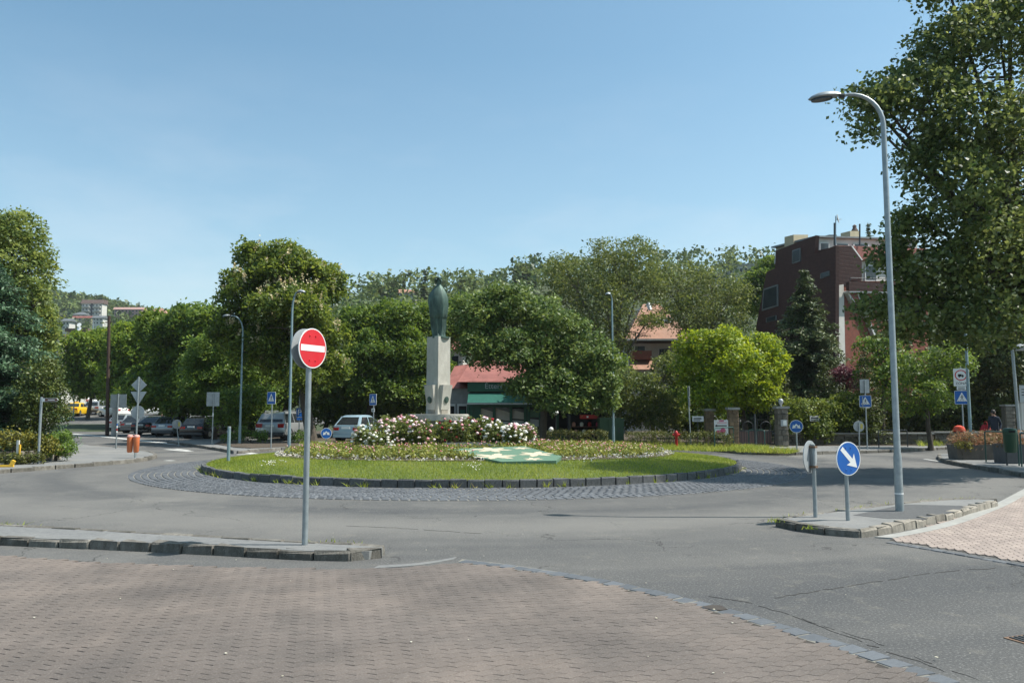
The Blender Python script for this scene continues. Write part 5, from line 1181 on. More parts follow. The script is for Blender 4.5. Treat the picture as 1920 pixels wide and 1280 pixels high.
# leaning timber pole
b = B(206,60); p1 = AT(204.5,592,60); t = thing('utility_pole','tarred timber utility pole at the street corner','pole',b,0)
MB().cyl((0,0,-.3),p1-b,.14,.11,10).build('pole', M['pole_wood'], t, 50); MB().box(p1-b+Vector((0,0,-.5)),(.5,.08,.08)).build('crossarm', M['pole_wood'], t)
b = B(204,60)+Vector((.9,-.6,0)); t = thing('concrete_post','short concrete post with ivy at the parking entrance','post',b,0); MB().cyl((0,0,-.1),(0,0,2.1),.22,.2,10).build('post', M['concrete'], t, 40); MB().cyl((0,0,2.1),(0,0,2.2),.24,.24,10).build('cap', M['concrete'], t)
# concrete planters
def planter(px, py, Y, wd, dp, h, label, seed, dark=False):
    b = Vector(((px-960)/F*Y, Y, KZ)); t = thing('planter', label, 'planter', b, R(-4), 'plant tubs on the pavement corner')
    mb = MB(); o_, i_ = [(-wd/2,-dp/2),(wd/2,-dp/2),(wd/2,dp/2),(-wd/2,dp/2)], [(-wd/2+.06,-dp/2+.06),(wd/2-.06,-dp/2+.06),(wd/2-.06,dp/2-.06),(-wd/2+.06,dp/2-.06)]
    vs_ = [(x*.94,y*.94,-.02) for x,y in o_]+[(x,y,h) for x,y in o_]+[(x,y,h) for x,y in i_]+[(x,y,h-.08) for x,y in i_]
    fs_ = [(3,2,1,0)]+[(r*4+i,r*4+(i+1)%4,(r+1)*4+(i+1)%4,(r+1)*4+i) for r in range(3) for i in range(4)]+[(12,13,14,15)]
    mb.add(vs_,fs_).build('tub', M['slate'] if dark else M['concrete_dark'], t)
    cr = Crown(seed); n = int(wd*dp*120); rg = cr.rg; c = np.c_[rg.uniform(-wd/2,wd/2,n),rg.uniform(-dp/2,dp/2,n),h+rg.uniform(0,.38,n)]
    cr.spray(c, unit(np.c_[rg.normal(0,.8,(n,2)),np.full(n,.4)]), np.full(n,.16), 9, .14, np.clip(rg.normal(.5,.3,n),0,1), .7, .9); cr.build('plants', LM['dryplant'] if seed%2 else LM['shrub'], t, (0,0,0), .22)
M['concrete_dark'] = mat('stained planter concrete', (.155,.135,.115), (.09,.08,.07), 4, .9, .5, 24)
planter(1818,858,28.6,1.5,.75,.52,'first concrete planter with dry reddish grasses before the lamp column',1)
planter(1868,856,29.4,1.2,.75,.52,'second concrete planter behind the lamp column',3)
planter(1893,868,26.5,.95,.8,.62,'black plant tub beside the green litter bin',5,True)
tree('ground_ivy','yellow green ground cover spilling from the first planter', Vector((AT(1800,840,28.4).x,28.3,KZ)), [Lp(1805,834,28.2,18,7,10)], LM['juniper'], .015, forkz=.4, seed=95, cat='plant', dens=12, k=14, rad=.12, size=.07)
b = Vector((AT(1798,800,31).x,31,KZ)); t = thing('litter_bin','bin with bright orange dome lid behind the planter','litter bin',b,0); z1_, z0_ = AT(1798,798,31).z-b.z, AT(1798,808,31).z-b.z
MB().lathe([(.13,.1),(.2,.3),(.21,z0_)],16).build('bin', M['darkgrey'], t, 40); MB().lathe([(.22,z0_),(.23,z0_+.05),(.17,z1_-.03),(.05,z1_+.02)],18).build('lid', M['orangered'], t, 40); MB().lathe([(.235,z0_-.02),(.235,z0_+.015)],18).build('rim', M['redlamp'], t)
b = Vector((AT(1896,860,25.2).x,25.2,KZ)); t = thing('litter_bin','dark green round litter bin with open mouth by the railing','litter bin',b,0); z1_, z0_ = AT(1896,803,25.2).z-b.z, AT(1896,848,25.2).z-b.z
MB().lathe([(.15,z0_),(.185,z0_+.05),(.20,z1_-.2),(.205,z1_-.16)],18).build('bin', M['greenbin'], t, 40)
hood = MB().lathe([(.205,z1_-.158),(.21,z1_-.06),(.17,z1_),(.06,z1_+.02)],18).build('hood', M['greenbin'], t, 40); MB().box((-.05,-.195,z1_-.09),(.18,.05,.06)).build('mouth_shade', M['dark'], hood)  # solid dark block paints the shade in the bin's mouth
MB().cyl((.0,.22,-.1),(.0,.22,z1_-.1),.03,.03,8).build('post', M['darkgrey'], t)
# railings
def railing(label, a, b_, h, n, m='greenpaint', mid=False, group='green pipe railings'):
    a = Vector(a); b_ = Vector(b_); L_ = (b_-a).length; an = math.atan2(b_.y-a.y,b_.x-a.x); t = thing('railing', label, 'railing', a, an, group)
    MB().tube([(0,0,-.1),(0,0,h-.08),(.02,0,h-.02),(.08,0,h),(L_-.08,0,h),(L_-.02,0,h-.02),(L_,0,h-.08),(L_,0,-.1)],.024,8).build('rail', M[m], t, 50)
    for i in range(1,n): MB().cyl((L_*i/n,0,-.1),(L_*i/n,0,h),.02,.02,8).build('post', M[m], t, 50)
    if mid: MB().cyl((0,0,h*.5),(L_,0,h*.5),.016,.016,8).build('mid_rail', M[m], t, 50)
    return t
railing('green pipe railing in front of the privet hedge', G(1340,841,KZ), G(1381,837,KZ)+Vector((0,.5,0)), .93, 1)
railing('short railing with bent end post before the garden gate', G(1404,836,KZ), G(1434,837.5,KZ), .80, 2)
railing('dark railing along the pavement behind the tall lamp', G(1648,838,KZ), G(1702,837,KZ), .80, 1, 'darkgrey')
railing('near pipe railing in front of the black plant tub', G(1849,865,KZ), G(1911,872.5,KZ), 1.02, 1)
railing('second pipe railing cut by the picture edge', G(1911,874,KZ)+Vector((.05,-.05,0)), G(1990,886,KZ), 1.02, 1)
b = G(1271,840,KZ)+Vector((0,.3,0)); t = thing('fire_hydrant','small red fire hydrant between the two clipped hedges','hydrant',b,0); h_ = AT(1271,807,b.y).z-b.z
MB().lathe([(.08,0),(.07,.1),(.065,h_-.3),(.10,h_-.26),(.10,h_-.12),(.07,h_-.05),(.03,h_)],14).build('body', M['redpaint'], t, 45)
for s in (-1,1): MB().cyl((s*.05,0,h_-.19),(s*.17,0,h_-.19),.05,.05,10).build('outlet', M['redpaint'], t, 45)
# ------------------------------------------------------------------ far hills: wood, single skyline trees, houses
def woods():
    rg = np.random.default_rng(77); cr = Crown(77); C=[]; S=[]
    n = 9000; X = rg.uniform(-420,300,n); Y = 108+520*rg.uniform(0,1,n)**1.25
    vis = np.abs(X/Y) < .95; X, Y = X[vis], Y[vis]; h = hill(X,Y); k = h > 1.5; X, Y = X[k], Y[k]; Z = land(X,Y)
    for x,y,z in zip(X,Y,Z):
        r = rg.uniform(2.4,4.6)*(1+.0006*y); m = 4; d = unit(rg.normal(size=(m,3))); d[:,2] = np.abs(d[:,2])*.9+.05
        c = np.array((x,y,z+rg.uniform(3,6)))+d*r*np.array((1,1,1.05))*.8
        cr.spray(c, unit(d+np.array((0,0,.5))), np.full(m,r*.5), 7, .0054*y, np.clip(np.full(m,rg.normal(.4,.25))+rg.normal(0,.1,m),0,1), .6, .5)
    return tag(cr.build('hill_wood', LM['hillwood'], None, (0,0,0), .7), kind='stuff')
woods()
def onhill(px, Y): x = (px-960)/F*Y; return Vector((x,Y,float(land(x,Y))))
for i,(px,py,Y,H,Rb,kind,lab) in enumerate([(795,508,205,10.5,2.4,'c','pointed dark conifer on the hill beside the statue'),(755,526,225,7.5,1.7,'c','small pointed conifer on the skyline near the statue'),
    (735,524,228,7.5,2.6,'r','round dark tree crown on the skyline nearest the chestnut'),(705,530,232,7,2.6,'r','low round skyline tree between chestnut and statue'),
    (983,492,238,8,3.4,'r','rounded tree on the highest hill crest'),(255,567,470,12,4,'c','dark conifer above the pink hillside houses'),(183,551,470,15,5,'r','twin crowned dark tree above the hillside flats'),(222,564,470,11,4,'r','dark rounded tree between hillside flats and pink houses'),(875,519,225,8,2.6,'r','dark tree on the skyline just past the statue')]):
    b = onhill(px,Y); top = AT(px,py,Y).z; b.z = top-H
    if kind == 'c': conifer('conifer_tree', lab, b, H, Rb, LM['spruce'], 200+i, 14, 9, .3, .9, .05, dens=.5, power=.9, k=6)
    else: tree('hill_tree', lab, b, [((b.x,b.y,top-H*.42),(Rb,Rb,H*.42)),((b.x+Rb*.6,b.y,top-H*.6),(Rb*.7,Rb*.7,H*.3))], LM['hillwood'], .2, forkz=b.z+H*.3, seed=210+i, dens=1.0, k=16, rad=1.0, size=.8)
M['winfr'] = mat('white window frame', (.62,.62,.6), None, 5, .5)
def block(label, px0, px1, pyt, pyb, Y, dp, wall, cols, rows, roof=None, roofh=2.2, name='hill_house', cat='house', rm='rooftile', over=.5, wh=.55, group=None, sink=6):
    """house whose front shows between these photo columns and rows when it stands Y away"""
    a, c = AT(px0,pyb,Y), AT(px1,pyt,Y); W, H = c.x-a.x, c.z-a.z; t = thing(name, label, cat, ((a.x+c.x)/2, Y+dp/2, a.z), 0, group)
    MB().box((0,0,H/2-sink/2),(W,dp,H+sink)).build('wall', M[wall], t)
    for r in range(rows):
        for k in range(cols):
            x = -W/2+W*(k+.5)/cols; z = H*(r+.5)/rows; w_, h_ = W/cols*wh, H/rows*.55
            o = MB().box((x,-dp/2-.04,z),(w_,.10,h_)).build('window', M['winfr'], t); MB().box((x,-dp/2-.10,z),(w_*.82,.03,h_*.82)).build('pane', M['glass'], o)
    if roof == 'flat': MB().box((0,0,H+.25),(W+over,dp+over,.5)).build('roof', M[rm], t)
    if roof == 'slab': MB().add([(-W/2-over,-dp/2-over,H),(W/2+over,-dp/2-over,H),(W/2+over,dp/2,H),(-W/2-over,dp/2,H),(-W/2-over,-dp/2+roofh*.5,H+roofh),(W/2+over,-dp/2+roofh*.5,H+roofh),(W/2+over,dp/2,H+roofh),(-W/2-over,dp/2,H+roofh)],[(3,2,1,0),(4,5,6,7),(0,1,5,4),(1,2,6,5),(2,3,7,6),(3,0,4,7)]).build('roof', M[rm], t)
    if roof == 'gable': MB().add([(-W/2-over,-dp/2-over,H),(W/2+over,-dp/2-over,H),(W/2+over,dp/2+over,H),(-W/2-over,dp/2+over,H),(-W/2-over,0,H+roofh),(W/2+over,0,H+roofh)],[(3,2,1,0),(0,1,5,4),(2,3,4,5),(1,2,5),(3,0,4)]).build('roof', M[rm], t)
    if roof == 'hip': MB().add([(-W/2-over,-dp/2-over,H),(W/2+over,-dp/2-over,H),(W/2+over,dp/2+over,H),(-W/2-over,dp/2+over,H),(-W/8,0,H+roofh),(W/8,0,H+roofh)],[(3,2,1,0),(0,1,5,4),(2,3,4,5),(1,2,5),(3,0,4)]).build('roof', M[rm], t)
    return t, W, H
def hb(*a, **k):
    a = list(a); a[6] = a[6]*.5
    return block(*a, group='houses on the far hillside', **k)
t, W, H = hb('hillside block of flats with dark brown roof and white balconies', 152.5,191.5,569,592,400,10,'plaster',6,3,'slab',2.1,rm='rooftile_d')
for r in range(3): 
    for s in (-1,1): MB().box((s*W*.27,-3.1,H*(r+.2)/3),(W*.36,1.1,H/3*.28)).build('balcony', M['plaster'], t)
MB().box((0,-2.55,H/2),(W*.07,.4,H)).build('stair_strip', M['darkgrey'], t)
hb('long pink terraced house on the hillside', 214,266,580,592,420,9,'plaster_p',8,2,'slab',1.2,rm='plaster_p')
hb('low hillside house with bright orange red roof strip', 137,171,596,602,380,8,'plaster_y',4,1,'slab',1.0,rm='rooftile')
hb('low grey roofed hillside house above the orange one', 136,161,590,595,390,8,'plaster',3,1,'hip',1.6,rm='zinc')
hb('grey hillside house with pale gable', 173,193,596,608,340,8,'plaster',3,2,'gable',1.2,rm='zinc')
hb('salmon roofed hillside house half hidden by trees', 278,312,587,596,410,9,'plaster_y',4,1,'hip',3.0,rm='rooftile_o')
hb('small hillside house with pink roof near the trees', 322,336,589,597,415,8,'plaster',2,1,'hip',2.0,rm='rooftile_o')
hb('small pale house at the foot of the hillside', 117,130,602,618,250,7,'plaster',2,2,'gable',1.0,rm='zinc')
hb('red roofed house on the hill beside the statue', 748,778,549,556,215,7,'plaster',3,1,'gable',1.2,rm='rooftile_o')
hb('white flat roofed house on the hill behind the elms', 1367,1412,498,516,240,8,'plaster',5,1,'flat',rm='concrete')
# brown roofed house and flats beyond the taxi
t, W, H = block('beige house with flat brown roof and white dishes behind the street trees', 124,163,622,650,118,8,'plaster_y',3,1,'flat',rm='rooftile_d', name='town_house', over=.4)
for i,(px,py) in enumerate([(148.5,609),(148.5,616)]):
    o = AT(px,py,117); dsh = MB().lathe([(.02,-.06),(.32,.0),(.33,.02)],14).build('satellite_dish', M['white'], t, 40); dsh.location = o-t.location; dsh.rotation_euler = (R(70),0,0)
MB().cyl((AT(148,612,117).x-t.location.x, -1, H),(AT(148,612,117).x-t.location.x,-1,H+2.2),.05,.05,8).build('mast', M['galv'], t)
t, W, H = block('pale block of flats glimpsed between plane tree and street trees', 100,120,636,700,100,8,'plaster',2,3,'flat',rm='rooftile_d', name='apartment_building', cat='building')
for r in range(3): MB().box((.2,-4.4,H*(r+.18)/3),(W*.8,.9,.12)).build('balcony', M['concrete'], t)
block('white garden building behind the cedar at the picture edge', -30,9,757,800,40,4,'plaster',2,1,'flat',rm='rooftile_d', name='garden_house', sink=.5)
block('dark roofed house far up the climbing street', 118,142,738,752,128,6,'plaster_y',3,1,'gable',1.6,rm='rooftile', name='town_house')
tree('hill_tree','dark green tree against the brown building and the white hilltop house', B(1432,80), [Lp(1430,530,80,34,36),Lp(1405,560,80,30,34),Lp(1450,500,80,26,22)], LM['mid'], .2, seed=230, dens=1.6, k=22, rad=.6, size=.3)

# ------------------------------------------------------------------ salmon tiled house behind the elms
Yh = 69.0; a = AT(1172,636,Yh); c = AT(1300,636,Yh); ap = AT(1214,570,Yh+4); t = thing('tiled_house','house with salmon hipped tile roof and skylight behind the elms','house',((a.x+c.x)/2,Yh+4,0)); og = t.location.copy()
W = c.x-a.x; hz_ = a.z; MB().box((0,.2,hz_/2-.3),(W-.8,7.4,hz_)).build('wall', M['plaster'], t)
rx0 = ap.x-og.x; rf = MB().add([(-W/2,-4.3,hz_),(W/2,-4.3,hz_),(W/2,4.3,hz_),(-W/2,4.3,hz_),(rx0-.4,0,ap.z),(rx0+1.1,0,ap.z)],[(3,2,1,0),(0,1,5,4),(2,3,4,5),(1,2,5),(3,0,4)]).build('roof', M['rooftile_o'], t)
MB().lathe([(.95,ap.z-.62),(.06,ap.z+.12)],4,(rx0+.1,0,0),1.3,.9).build('ridge_cap', M['zinc'], rf)
MB().box((0,-4.32,hz_-.06),(W+.1,.16,.16)).build('gutter', M['white'], rf)
for px in (1234,1252):
    p = RP(px,601,Vector((og.x,Yh-.3,hz_)),Vector((0,-(ap.z-hz_),4.3)).normalized()); n_ = Vector((0,-(ap.z-hz_),4.3)).normalized()
    o = MB().box((0,0,0),(.75,.12,.75)).build('skylight', M['winfr'], rf); o.location = p-og+n_*.05; o.rotation_euler = (-math.atan2(4.3,(ap.z-hz_)),0,0)
    o2 = MB().box((0,-.07,0),(.62,.02,.62)).build('pane', M['skyglass'] if 'skyglass' in M else M['glass'], rf); o2.location = o.location; o2.rotation_euler = o.rotation_euler
for px,py in ((1200,660),(1245,665),(1280,665)):
    p = AT(px,py,Yh+.4); o = MB().box((p.x-og.x,-3.55,p.z),(1.0,.12,1.2)).build('window', M['winfr'], t); MB().box((p.x-og.x,-3.62,p.z),(.84,.03,1.04)).build('pane', M['glass'], o)
p0_, p1_ = AT(1186,693,Yh-1), AT(1222,655,Yh-1); MB().box(((p0_.x+p1_.x)/2-og.x,-4.4,(p0_.z+p1_.z)/2+.4),(p1_.x-p0_.x,1.2,p1_.z-p0_.z-1)).build('bay', M['brick'], t)
MB().add([(p0_.x-og.x-.2,-5.7,p0_.z),(p1_.x-og.x+.2,-5.7,p0_.z),(p1_.x-og.x+.2,-4.2,p0_.z+.9),(p0_.x-og.x-.2,-4.2,p0_.z+.9)],[(0,1,2,3)]).slab([(p0_.x-og.x-.2,-5.7,p0_.z-.1),(p1_.x-og.x+.2,-5.7,p0_.z-.1),(p1_.x-og.x+.2,-5.6,p0_.z-.1),(p0_.x-og.x-.2,-5.6,p0_.z-.1)],(0,0,.1)).build('bay_roof', M['rooftile_bright'] if 'rooftile_bright' in M else M['rooftile_o'], t)

# ------------------------------------------------------------------ brown shingled building
def shingle_mat():
    m = mat('dark brown shingle', (.090,.042,.036), (.062,.030,.027), 5, .75, objrand=0)
    nt = m.node_tree; L = nt.links; b = nt.nodes['Principled BSDF']; g = _n(nt,'ShaderNodeNewGeometry'); sx_ = _n(nt,'ShaderNodeSeparateXYZ'); L.new(g.outputs['Position'],sx_.inputs[0])
    mm = _n(nt,'ShaderNodeMath',operation='MULTIPLY'); mm.inputs[1].default_value = 3.6; L.new(sx_.outputs[2],mm.inputs[0]); fr = _n(nt,'ShaderNodeMath',operation='FRACT'); L.new(mm.outputs[0],fr.inputs[0])
    bp = _n(nt,'ShaderNodeBump'); bp.inputs['Strength'].default_value = .9; bp.inputs['Distance'].default_value = .06; L.new(fr.outputs[0],bp.inputs['Height']); L.new(bp.outputs[0],b.inputs['Normal']); return m
M['shingle'] = shingle_mat()
Pn = Vector(((1566-960)/F*55,55,0)); nA = Vector((-.89,-.456,0)).normalized(); dA = Vector((nA.y,-nA.x,0))
nB = -dA if dA.y > 0 else dA; dB = -nA
bt = thing('shingled_building','dark brown shingled building with sloped upper storeys and white penthouse','building',Pn); og = Pn.copy()
def onA(pts, off=0.0): return [RP(px,py,Pn+nA*off,nA)-og for px,py in pts]
def onB(pts, off=0.0): return [RP(px,py,Pn+nB*off,nB)-og for px,py in pts]
MB().slab(onA([(1455,470),(1530,441),(1527,476),(1567,460),(1566,760),(1400,760),(1418,610),(1437,510),(1453,503)]), dB*.35).build('shingled_front', M['shingle'], bt)
def winA(pts, name='window'):
    p = onA(pts); c = sum(p,Vector())/len(p); o = MB().slab([q+nA*.10 for q in p], -nA*.14).build(name, M['zinc'], bt); MB().slab([c+(q-c)*.86+nA*.115 for q in p], -nA*.01).build('pane', M['glass'], o)
winA([(1487,470),(1502,465),(1502,490),(1487,495)]); winA([(1433,542),(1460,533),(1460,574),(1430,583)]); winA([(1540,513),(1556,508),(1556,517),(1540,523)]); winA([(1438,596),(1457,591),(1457,600),(1438,605)])
def pieceB(pts, m, name, off, thick, smooth=None): return MB().slab(onB(pts,off), -nB*thick).build(name, M[m], bt)
pieceB([(1570,470),(1740,476),(1740,760),(1575,760)],'shingle','core_wall',-4.4,.5)
pieceB([(1528,478),(1532,443),(1720,449),(1720,490)],'plaster','penthouse_wall',-2.2,4)
pieceB([(1530,441.5),(1722,447),(1722,450),(1530,444.5)],'zinc','roof_edge',-1.95,4.4)
def winB(pts, off, name='window'):
    p = onB(pts,off); c = sum(p,Vector())/len(p); o = MB().slab(p, -nB*.2).build(name, M['winfr'], bt); MB().slab([c+(q-c)*.82+nB*.02 for q in p], -nB*.01).build('pane', M['glass'], o)
winB([(1537,471),(1537,455),(1555,455),(1555,467)],-2.1); winB([(1567,460),(1567,456.5),(1592,457.5),(1592,461)],-2.1); winB([(1600,462),(1600,457),(1630,458),(1630,462)],-2.1)
pieceB([(1567,462),(1596,461),(1616,488),(1616,524),(1594,526),(1592,536),(1567,534)],'shingle','shingled_side',-.02,4)
pieceB([(1598,461),(1740,466),(1740,488),(1617,487)],'rooftile','roof_slope',-.5,3.4)
MB().slab([q for q in onB([(1596,461),(1599,461),(1618,487.5),(1615,488)],-.1)], -nB*.5).build('verge_trim', M['winfr'], bt)
pieceB([(1616,488.5),(1740,490),(1740,528),(1616,527)],'plaster','upper_wall',-.9,3)
winB([(1622,527),(1622,496),(1645,496),(1645,527)],-.8,'balcony_door'); winB([(1665,527),(1665,497),(1690,497),(1690,527)],-.8,'balcony_door')
pieceB([(1592,528),(1740,531),(1740,546),(1592,544)],'shingle','balcony_parapet',.6,.25); pieceB([(1593,545.5),(1740,548),(1740,551),(1593,548)],'winfr','balcony_slab',.55,1.4)
rl = MB(); q_ = onB([(1594,521),(1660,522.5),(1740,524)],.55); rl.tube(q_,.03,6); 
for px in (1594,1618,1642,1666,1690,1715): rl.tube(onB([(px,521+.02*(px-1594)),(px,530)],.55),.02,5)
rl.build('balcony_rail', M['darkgrey'], bt)
pieceB([(1566.5,535),(1582,533),(1587,760),(1573,760)],'plaster','corner_strip',.03,.6)
pieceB([(1582.5,533),(1740,552),(1740,760),(1587.5,760)],'brick','brick_wall',-.05,3.5)
for pts in ([(1587,546),(1590,545),(1603,566),(1600,568)],[(1608,551),(1611,550),(1643,628),(1639,628)]): pieceB(pts,'winfr','sloped_trim',.25,.4)
pieceB([(1591,546),(1608,549),(1618,575),(1605,572)],'rooftile','lower_roof',.2,.5)
winB([(1655,600),(1655,560),(1690,562),(1690,602)],.0); winB([(1700,600),(1700,562),(1730,563),(1730,602)],.0)
# chimneys, aerials
def chim(px0,px1,py0,py1,m,off): 
    p = onB([(px0,py1),(px1,py1),(px1,py0),(px0,py0)],off); return MB().slab(p,-nB*.9).build('chimney', M[m], bt)
chim(1488,1515,440,475,'plaster_y',-4); ch = chim(1594,1611,433,470,'plaster_y',-3.5)
MB().lathe([(.28,0),(.14,.25),(.16,.4),(.05,.5)],10,tuple(onB([(1602.5,433)],-3.9)[0])).build('chimney_pot', M['rooftile_d'], ch, 40)
an = MB(); an.tube(onB([(1564.5,460),(1564.5,418)],-.4),.06,6); an.tube(onB([(1612,460),(1612,420)],-.4),.06,6); an.build('vent_pipe', M['darkgrey'], bt)
an = MB(); an.tube(onB([(1567,460),(1567,405)],-1),.035,6); an.tube(onB([(1567,412),(1578,411)],-1),.02,5); an.build('aerial', M['galv'], bt)
d_ = MB().lathe([(.02,-.08),(.32,0),(.33,.03)],16).build('satellite_dish', M['signback'], bt, 40); d_.location = onB([(1571,410)],-.8)[0]; d_.rotation_euler = (R(80),0,R(60))
pieceB([(1555,440),(1569,440),(1569,443),(1555,443)],'darkgrey','roof_vent',-4,.6)
conifer('conifer_tree','tiny dark conifer tip above the penthouse roof', AT(1630,470,80)+Vector((0,0,-4.5)), 7.2, 1.0, LM['spruce'], 240, 14, 7, .3, .3, .3, dens=.6, k=6)

# ------------------------------------------------------------------ green kiosk restaurant
Yk = 48.0; K0, K1 = AT(878,800,Yk), AT(1110,800,Yk); t = thing('kiosk','green shop front with teal awning and faded red roof under the ash tree','kiosk',((K0.x+K1.x)/2,Yk,KZ)); og = t.location.copy()
lx = lambda px, Y=Yk: AT(px,772,Y).x-og.x; lz = lambda py, Y=Yk: AT(960,py,Y).z-og.z
W = K1.x-K0.x; zf_ = lz(714); zl_ = lz(757)
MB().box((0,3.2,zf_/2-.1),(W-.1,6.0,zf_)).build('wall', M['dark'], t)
MB().box((0,0.0,(zf_+lz(734))/2),(W+.1,.22,zf_-lz(734))).build('fascia_board', M['shopgreen'], t)
text('lettering','Étterem',.46,M['white_dim'] if 'white_dim' in M else M['signback'],t,(lx(932),-.125,lz(724)),(R(90),0,0),.006)
aw = MB(); seg = 18
z1_, z0_ = lz(737), lz(755); vs_ = []
for i in range(seg+1):
    x = -W/2+W*i/seg; vs_ += [(x,-.12,z1_),(x,-.70+.03*math.sin(i*1.9),(z0_+z1_)/2-.05+.03*math.sin(i*2.3)),(x,-1.15+.05*math.sin(i*2.9),z0_+.02*math.sin(i*3.1))]
aw.add(vs_,[(3*i+k,3*i+3+k,3*i+4+k,3*i+1+k) for i in range(seg) for k in (0,1)]); awo = aw.build('awning', M['awning'], t, 60)
MB().box((0,-1.12,z0_-.06),(W+.05,.06,.09)).build('front_bar', M['signback'], awo)
MB().box((0,-.02,(zl_+lz(763))/2),(W,.2,zl_-lz(763)+.02)).build('lintel', M['shopgreen'], t)
MB().box((0,-.05,.30),(W,.16,.6)).build('plinth_panel', M['shopgreen'], t)
for px in (878,884,899,926.5,958,985,991,1013,1045,1075,1108): MB().box((lx(px),-.03,zl_/2),(.16,.22,zl_)).build('post', M['shopgreen'], t)
MB().box(((lx(884)+lx(899))/2,-.0,zl_/2),(lx(899)-lx(884),.12,zl_-.1)).build('panel', M['shopgreen'], t)
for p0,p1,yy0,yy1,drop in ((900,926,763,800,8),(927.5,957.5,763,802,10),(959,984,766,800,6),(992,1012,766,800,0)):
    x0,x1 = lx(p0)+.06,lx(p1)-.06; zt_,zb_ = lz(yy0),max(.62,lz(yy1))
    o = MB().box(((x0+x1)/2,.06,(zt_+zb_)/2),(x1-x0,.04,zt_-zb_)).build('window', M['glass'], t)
    zm = lz(778+drop*.4); MB().slab([(x0,.035,zm-.12),(x1,.035,zm-.12-.03*drop*.3),(x1,.035,zt_-.12-.02*drop),(x0,.035,zt_-.06)],(0,-.01,0)).build('reflection_panel', M['ivory'] if drop else M['awning_pale'] if 'awning_pale' in M else M['mosaic_green'], o)  # slab on the glass paints in the reflecting wall inside
    MB().slab([(x0,.03,zb_+.05),(x1,.03,zb_),(x1,.03,zm-.28),(x0,.03,zm-.22)],(0,-.01,0)).build('counter', M['signback'], o)  # grey slab on the glass paints the lower tone of the pane
# roof
re, rr_ = lz(716), lz(676,Yk+4); R0, R1 = lx(858),lx(1125)
MB().add([(R0,-.25,re),(R1,-.25,re),(R1,8.2,re),(R0,8.2,re),(R0+.6,4,rr_),(R1-2,4,rr_)],[(3,2,1,0),(0,1,5,4),(2,3,4,5),(1,2,5),(3,0,4)]).build('roof', M['rooftile'], t)
# side annexe with white door frame between column and kiosk
t2 = thing('kiosk_annexe','pale annexe with white framed door and red tiled roof behind the column','building',(AT(862,800,Yk+1.5).x,Yk+1.5,KZ)); o2 = t2.location.copy()
l2 = lambda px: AT(px,772,Yk+1.5).x-o2.x; z2 = lambda py: AT(960,py,Yk+1.5).z-o2.z
MB().box(((l2(838)+l2(880))/2,2.5,z2(728)/2),(l2(880)-l2(838),5,z2(728))).build('wall', M['zinc'], t2)
MB().add([(l2(832),-.3,z2(728)),(l2(884),-.3,z2(728)),(l2(884),5,z2(728)),(l2(832),5,z2(728)),(l2(846),2.6,z2(682)),(l2(884),2.6,z2(676))],[(3,2,1,0),(0,1,5,4),(2,3,4,5),(1,2,5),(3,0,4)]).build('roof', M['rooftile'], t2)
o = MB().box((l2(868),-.04,z2(757)/2),(l2(878)-l2(857),.10,z2(757))).build('door', M['winfr'], t2); MB().box((l2(867.5),-.10,z2(757)*.52),(l2(875)-l2(861),.03,z2(757)*.84)).build('pane', M['dark'], o); MB().box((l2(868),-.125,z2(773)),(.32,.02,.34)).build('notice', M['awning'], o)
o = MB().box((l2(848),-.04,z2(757)/2),(l2(854)-l2(842),.10,z2(757))).build('window', M['winfr'], t2); MB().box((l2(848),-.10,z2(757)*.52),(l2(852)-l2(844),.03,z2(757)*.84)).build('pane', M['dark'], o)
block('pale grey house wall with gable above the kiosk roof', 838,868,655,700,62,6,'plaster',1,1,'gable',1.5,rm='rooftile', name='town_house')
# market stall and green container
Ys = 45.5; b = B(1100,Ys,KZ); t = thing('market_stall','dark market stall with red fascia and shelves under the ash tree','stall',b); s_ = lambda px: AT(px,772,Ys).x-b.x; q_ = lambda py: AT(960,py,Ys).z-b.z
MB().box((0,.9,q_(768)/2),(s_(1132)-s_(1068),.1,q_(768))).build('back_panel', M['dark'], t)
for px in (1068,1132): MB().box((s_(px),.4,q_(768)/2),(.1,1.0,q_(768))).build('side_panel', M['darkgrey'], t)
MB().box((0,.2,q_(768)),(s_(1135)-s_(1066),1.6,.08)).build('roof', M['brown'], t); MB().box((s_(1103),-.45,q_(781)),(s_(1120)-s_(1086),.05,.22)).build('fascia_board', M['redpaint'], t); MB().box((s_(1100),-.48,q_(781)),(.10,.02,.1)).build('emblem', M['white'], t)
for py in (800,814,825): MB().box((0,.4,q_(py)),(s_(1130)-s_(1070),.6,.04)).build('shelf', M['brown'], t)
for shelf, py in (('upper',800),('lower',814)):
    for i, (cn_, mk) in enumerate((('pale pink','peach'),('white','white'),('bright red','redpaint'),('dark pink','pinkprint'))):
        o = MB().lathe([(.07,0),(.11,.05),(.10,.2),(.05,.25)],8).build('jar', M[mk], None, None, b+Vector((s_(1076+i*15+(4 if py > 800 else 0)),.15,q_(py)+.02)))
        tag(o,cn_+' jar standing on the '+shelf+' shelf of the market stall','jar','jars on the stall shelves')
b = B(1146,43.5,KZ); t = thing('container','dark green steel container beside the thin lamp column','container',b); hh = AT(960,783,43.5).z-b.z; ww = (1168-1123)/F*43.5
MB().box((0,.6,hh/2),(ww,1.2,hh)).build('body', M['shopgreen_dark'] if 'shopgreen_dark' in M else M['greenbin'], t); MB().box((ww*.12,-.02,hh/2),(ww*.46,.05,hh*.92)).build('door', M['greenbin'], t); MB().box((ww*.30,-.06,hh*.5),(.04,.04,.3)).build('handle', M['darkgrey'], t)
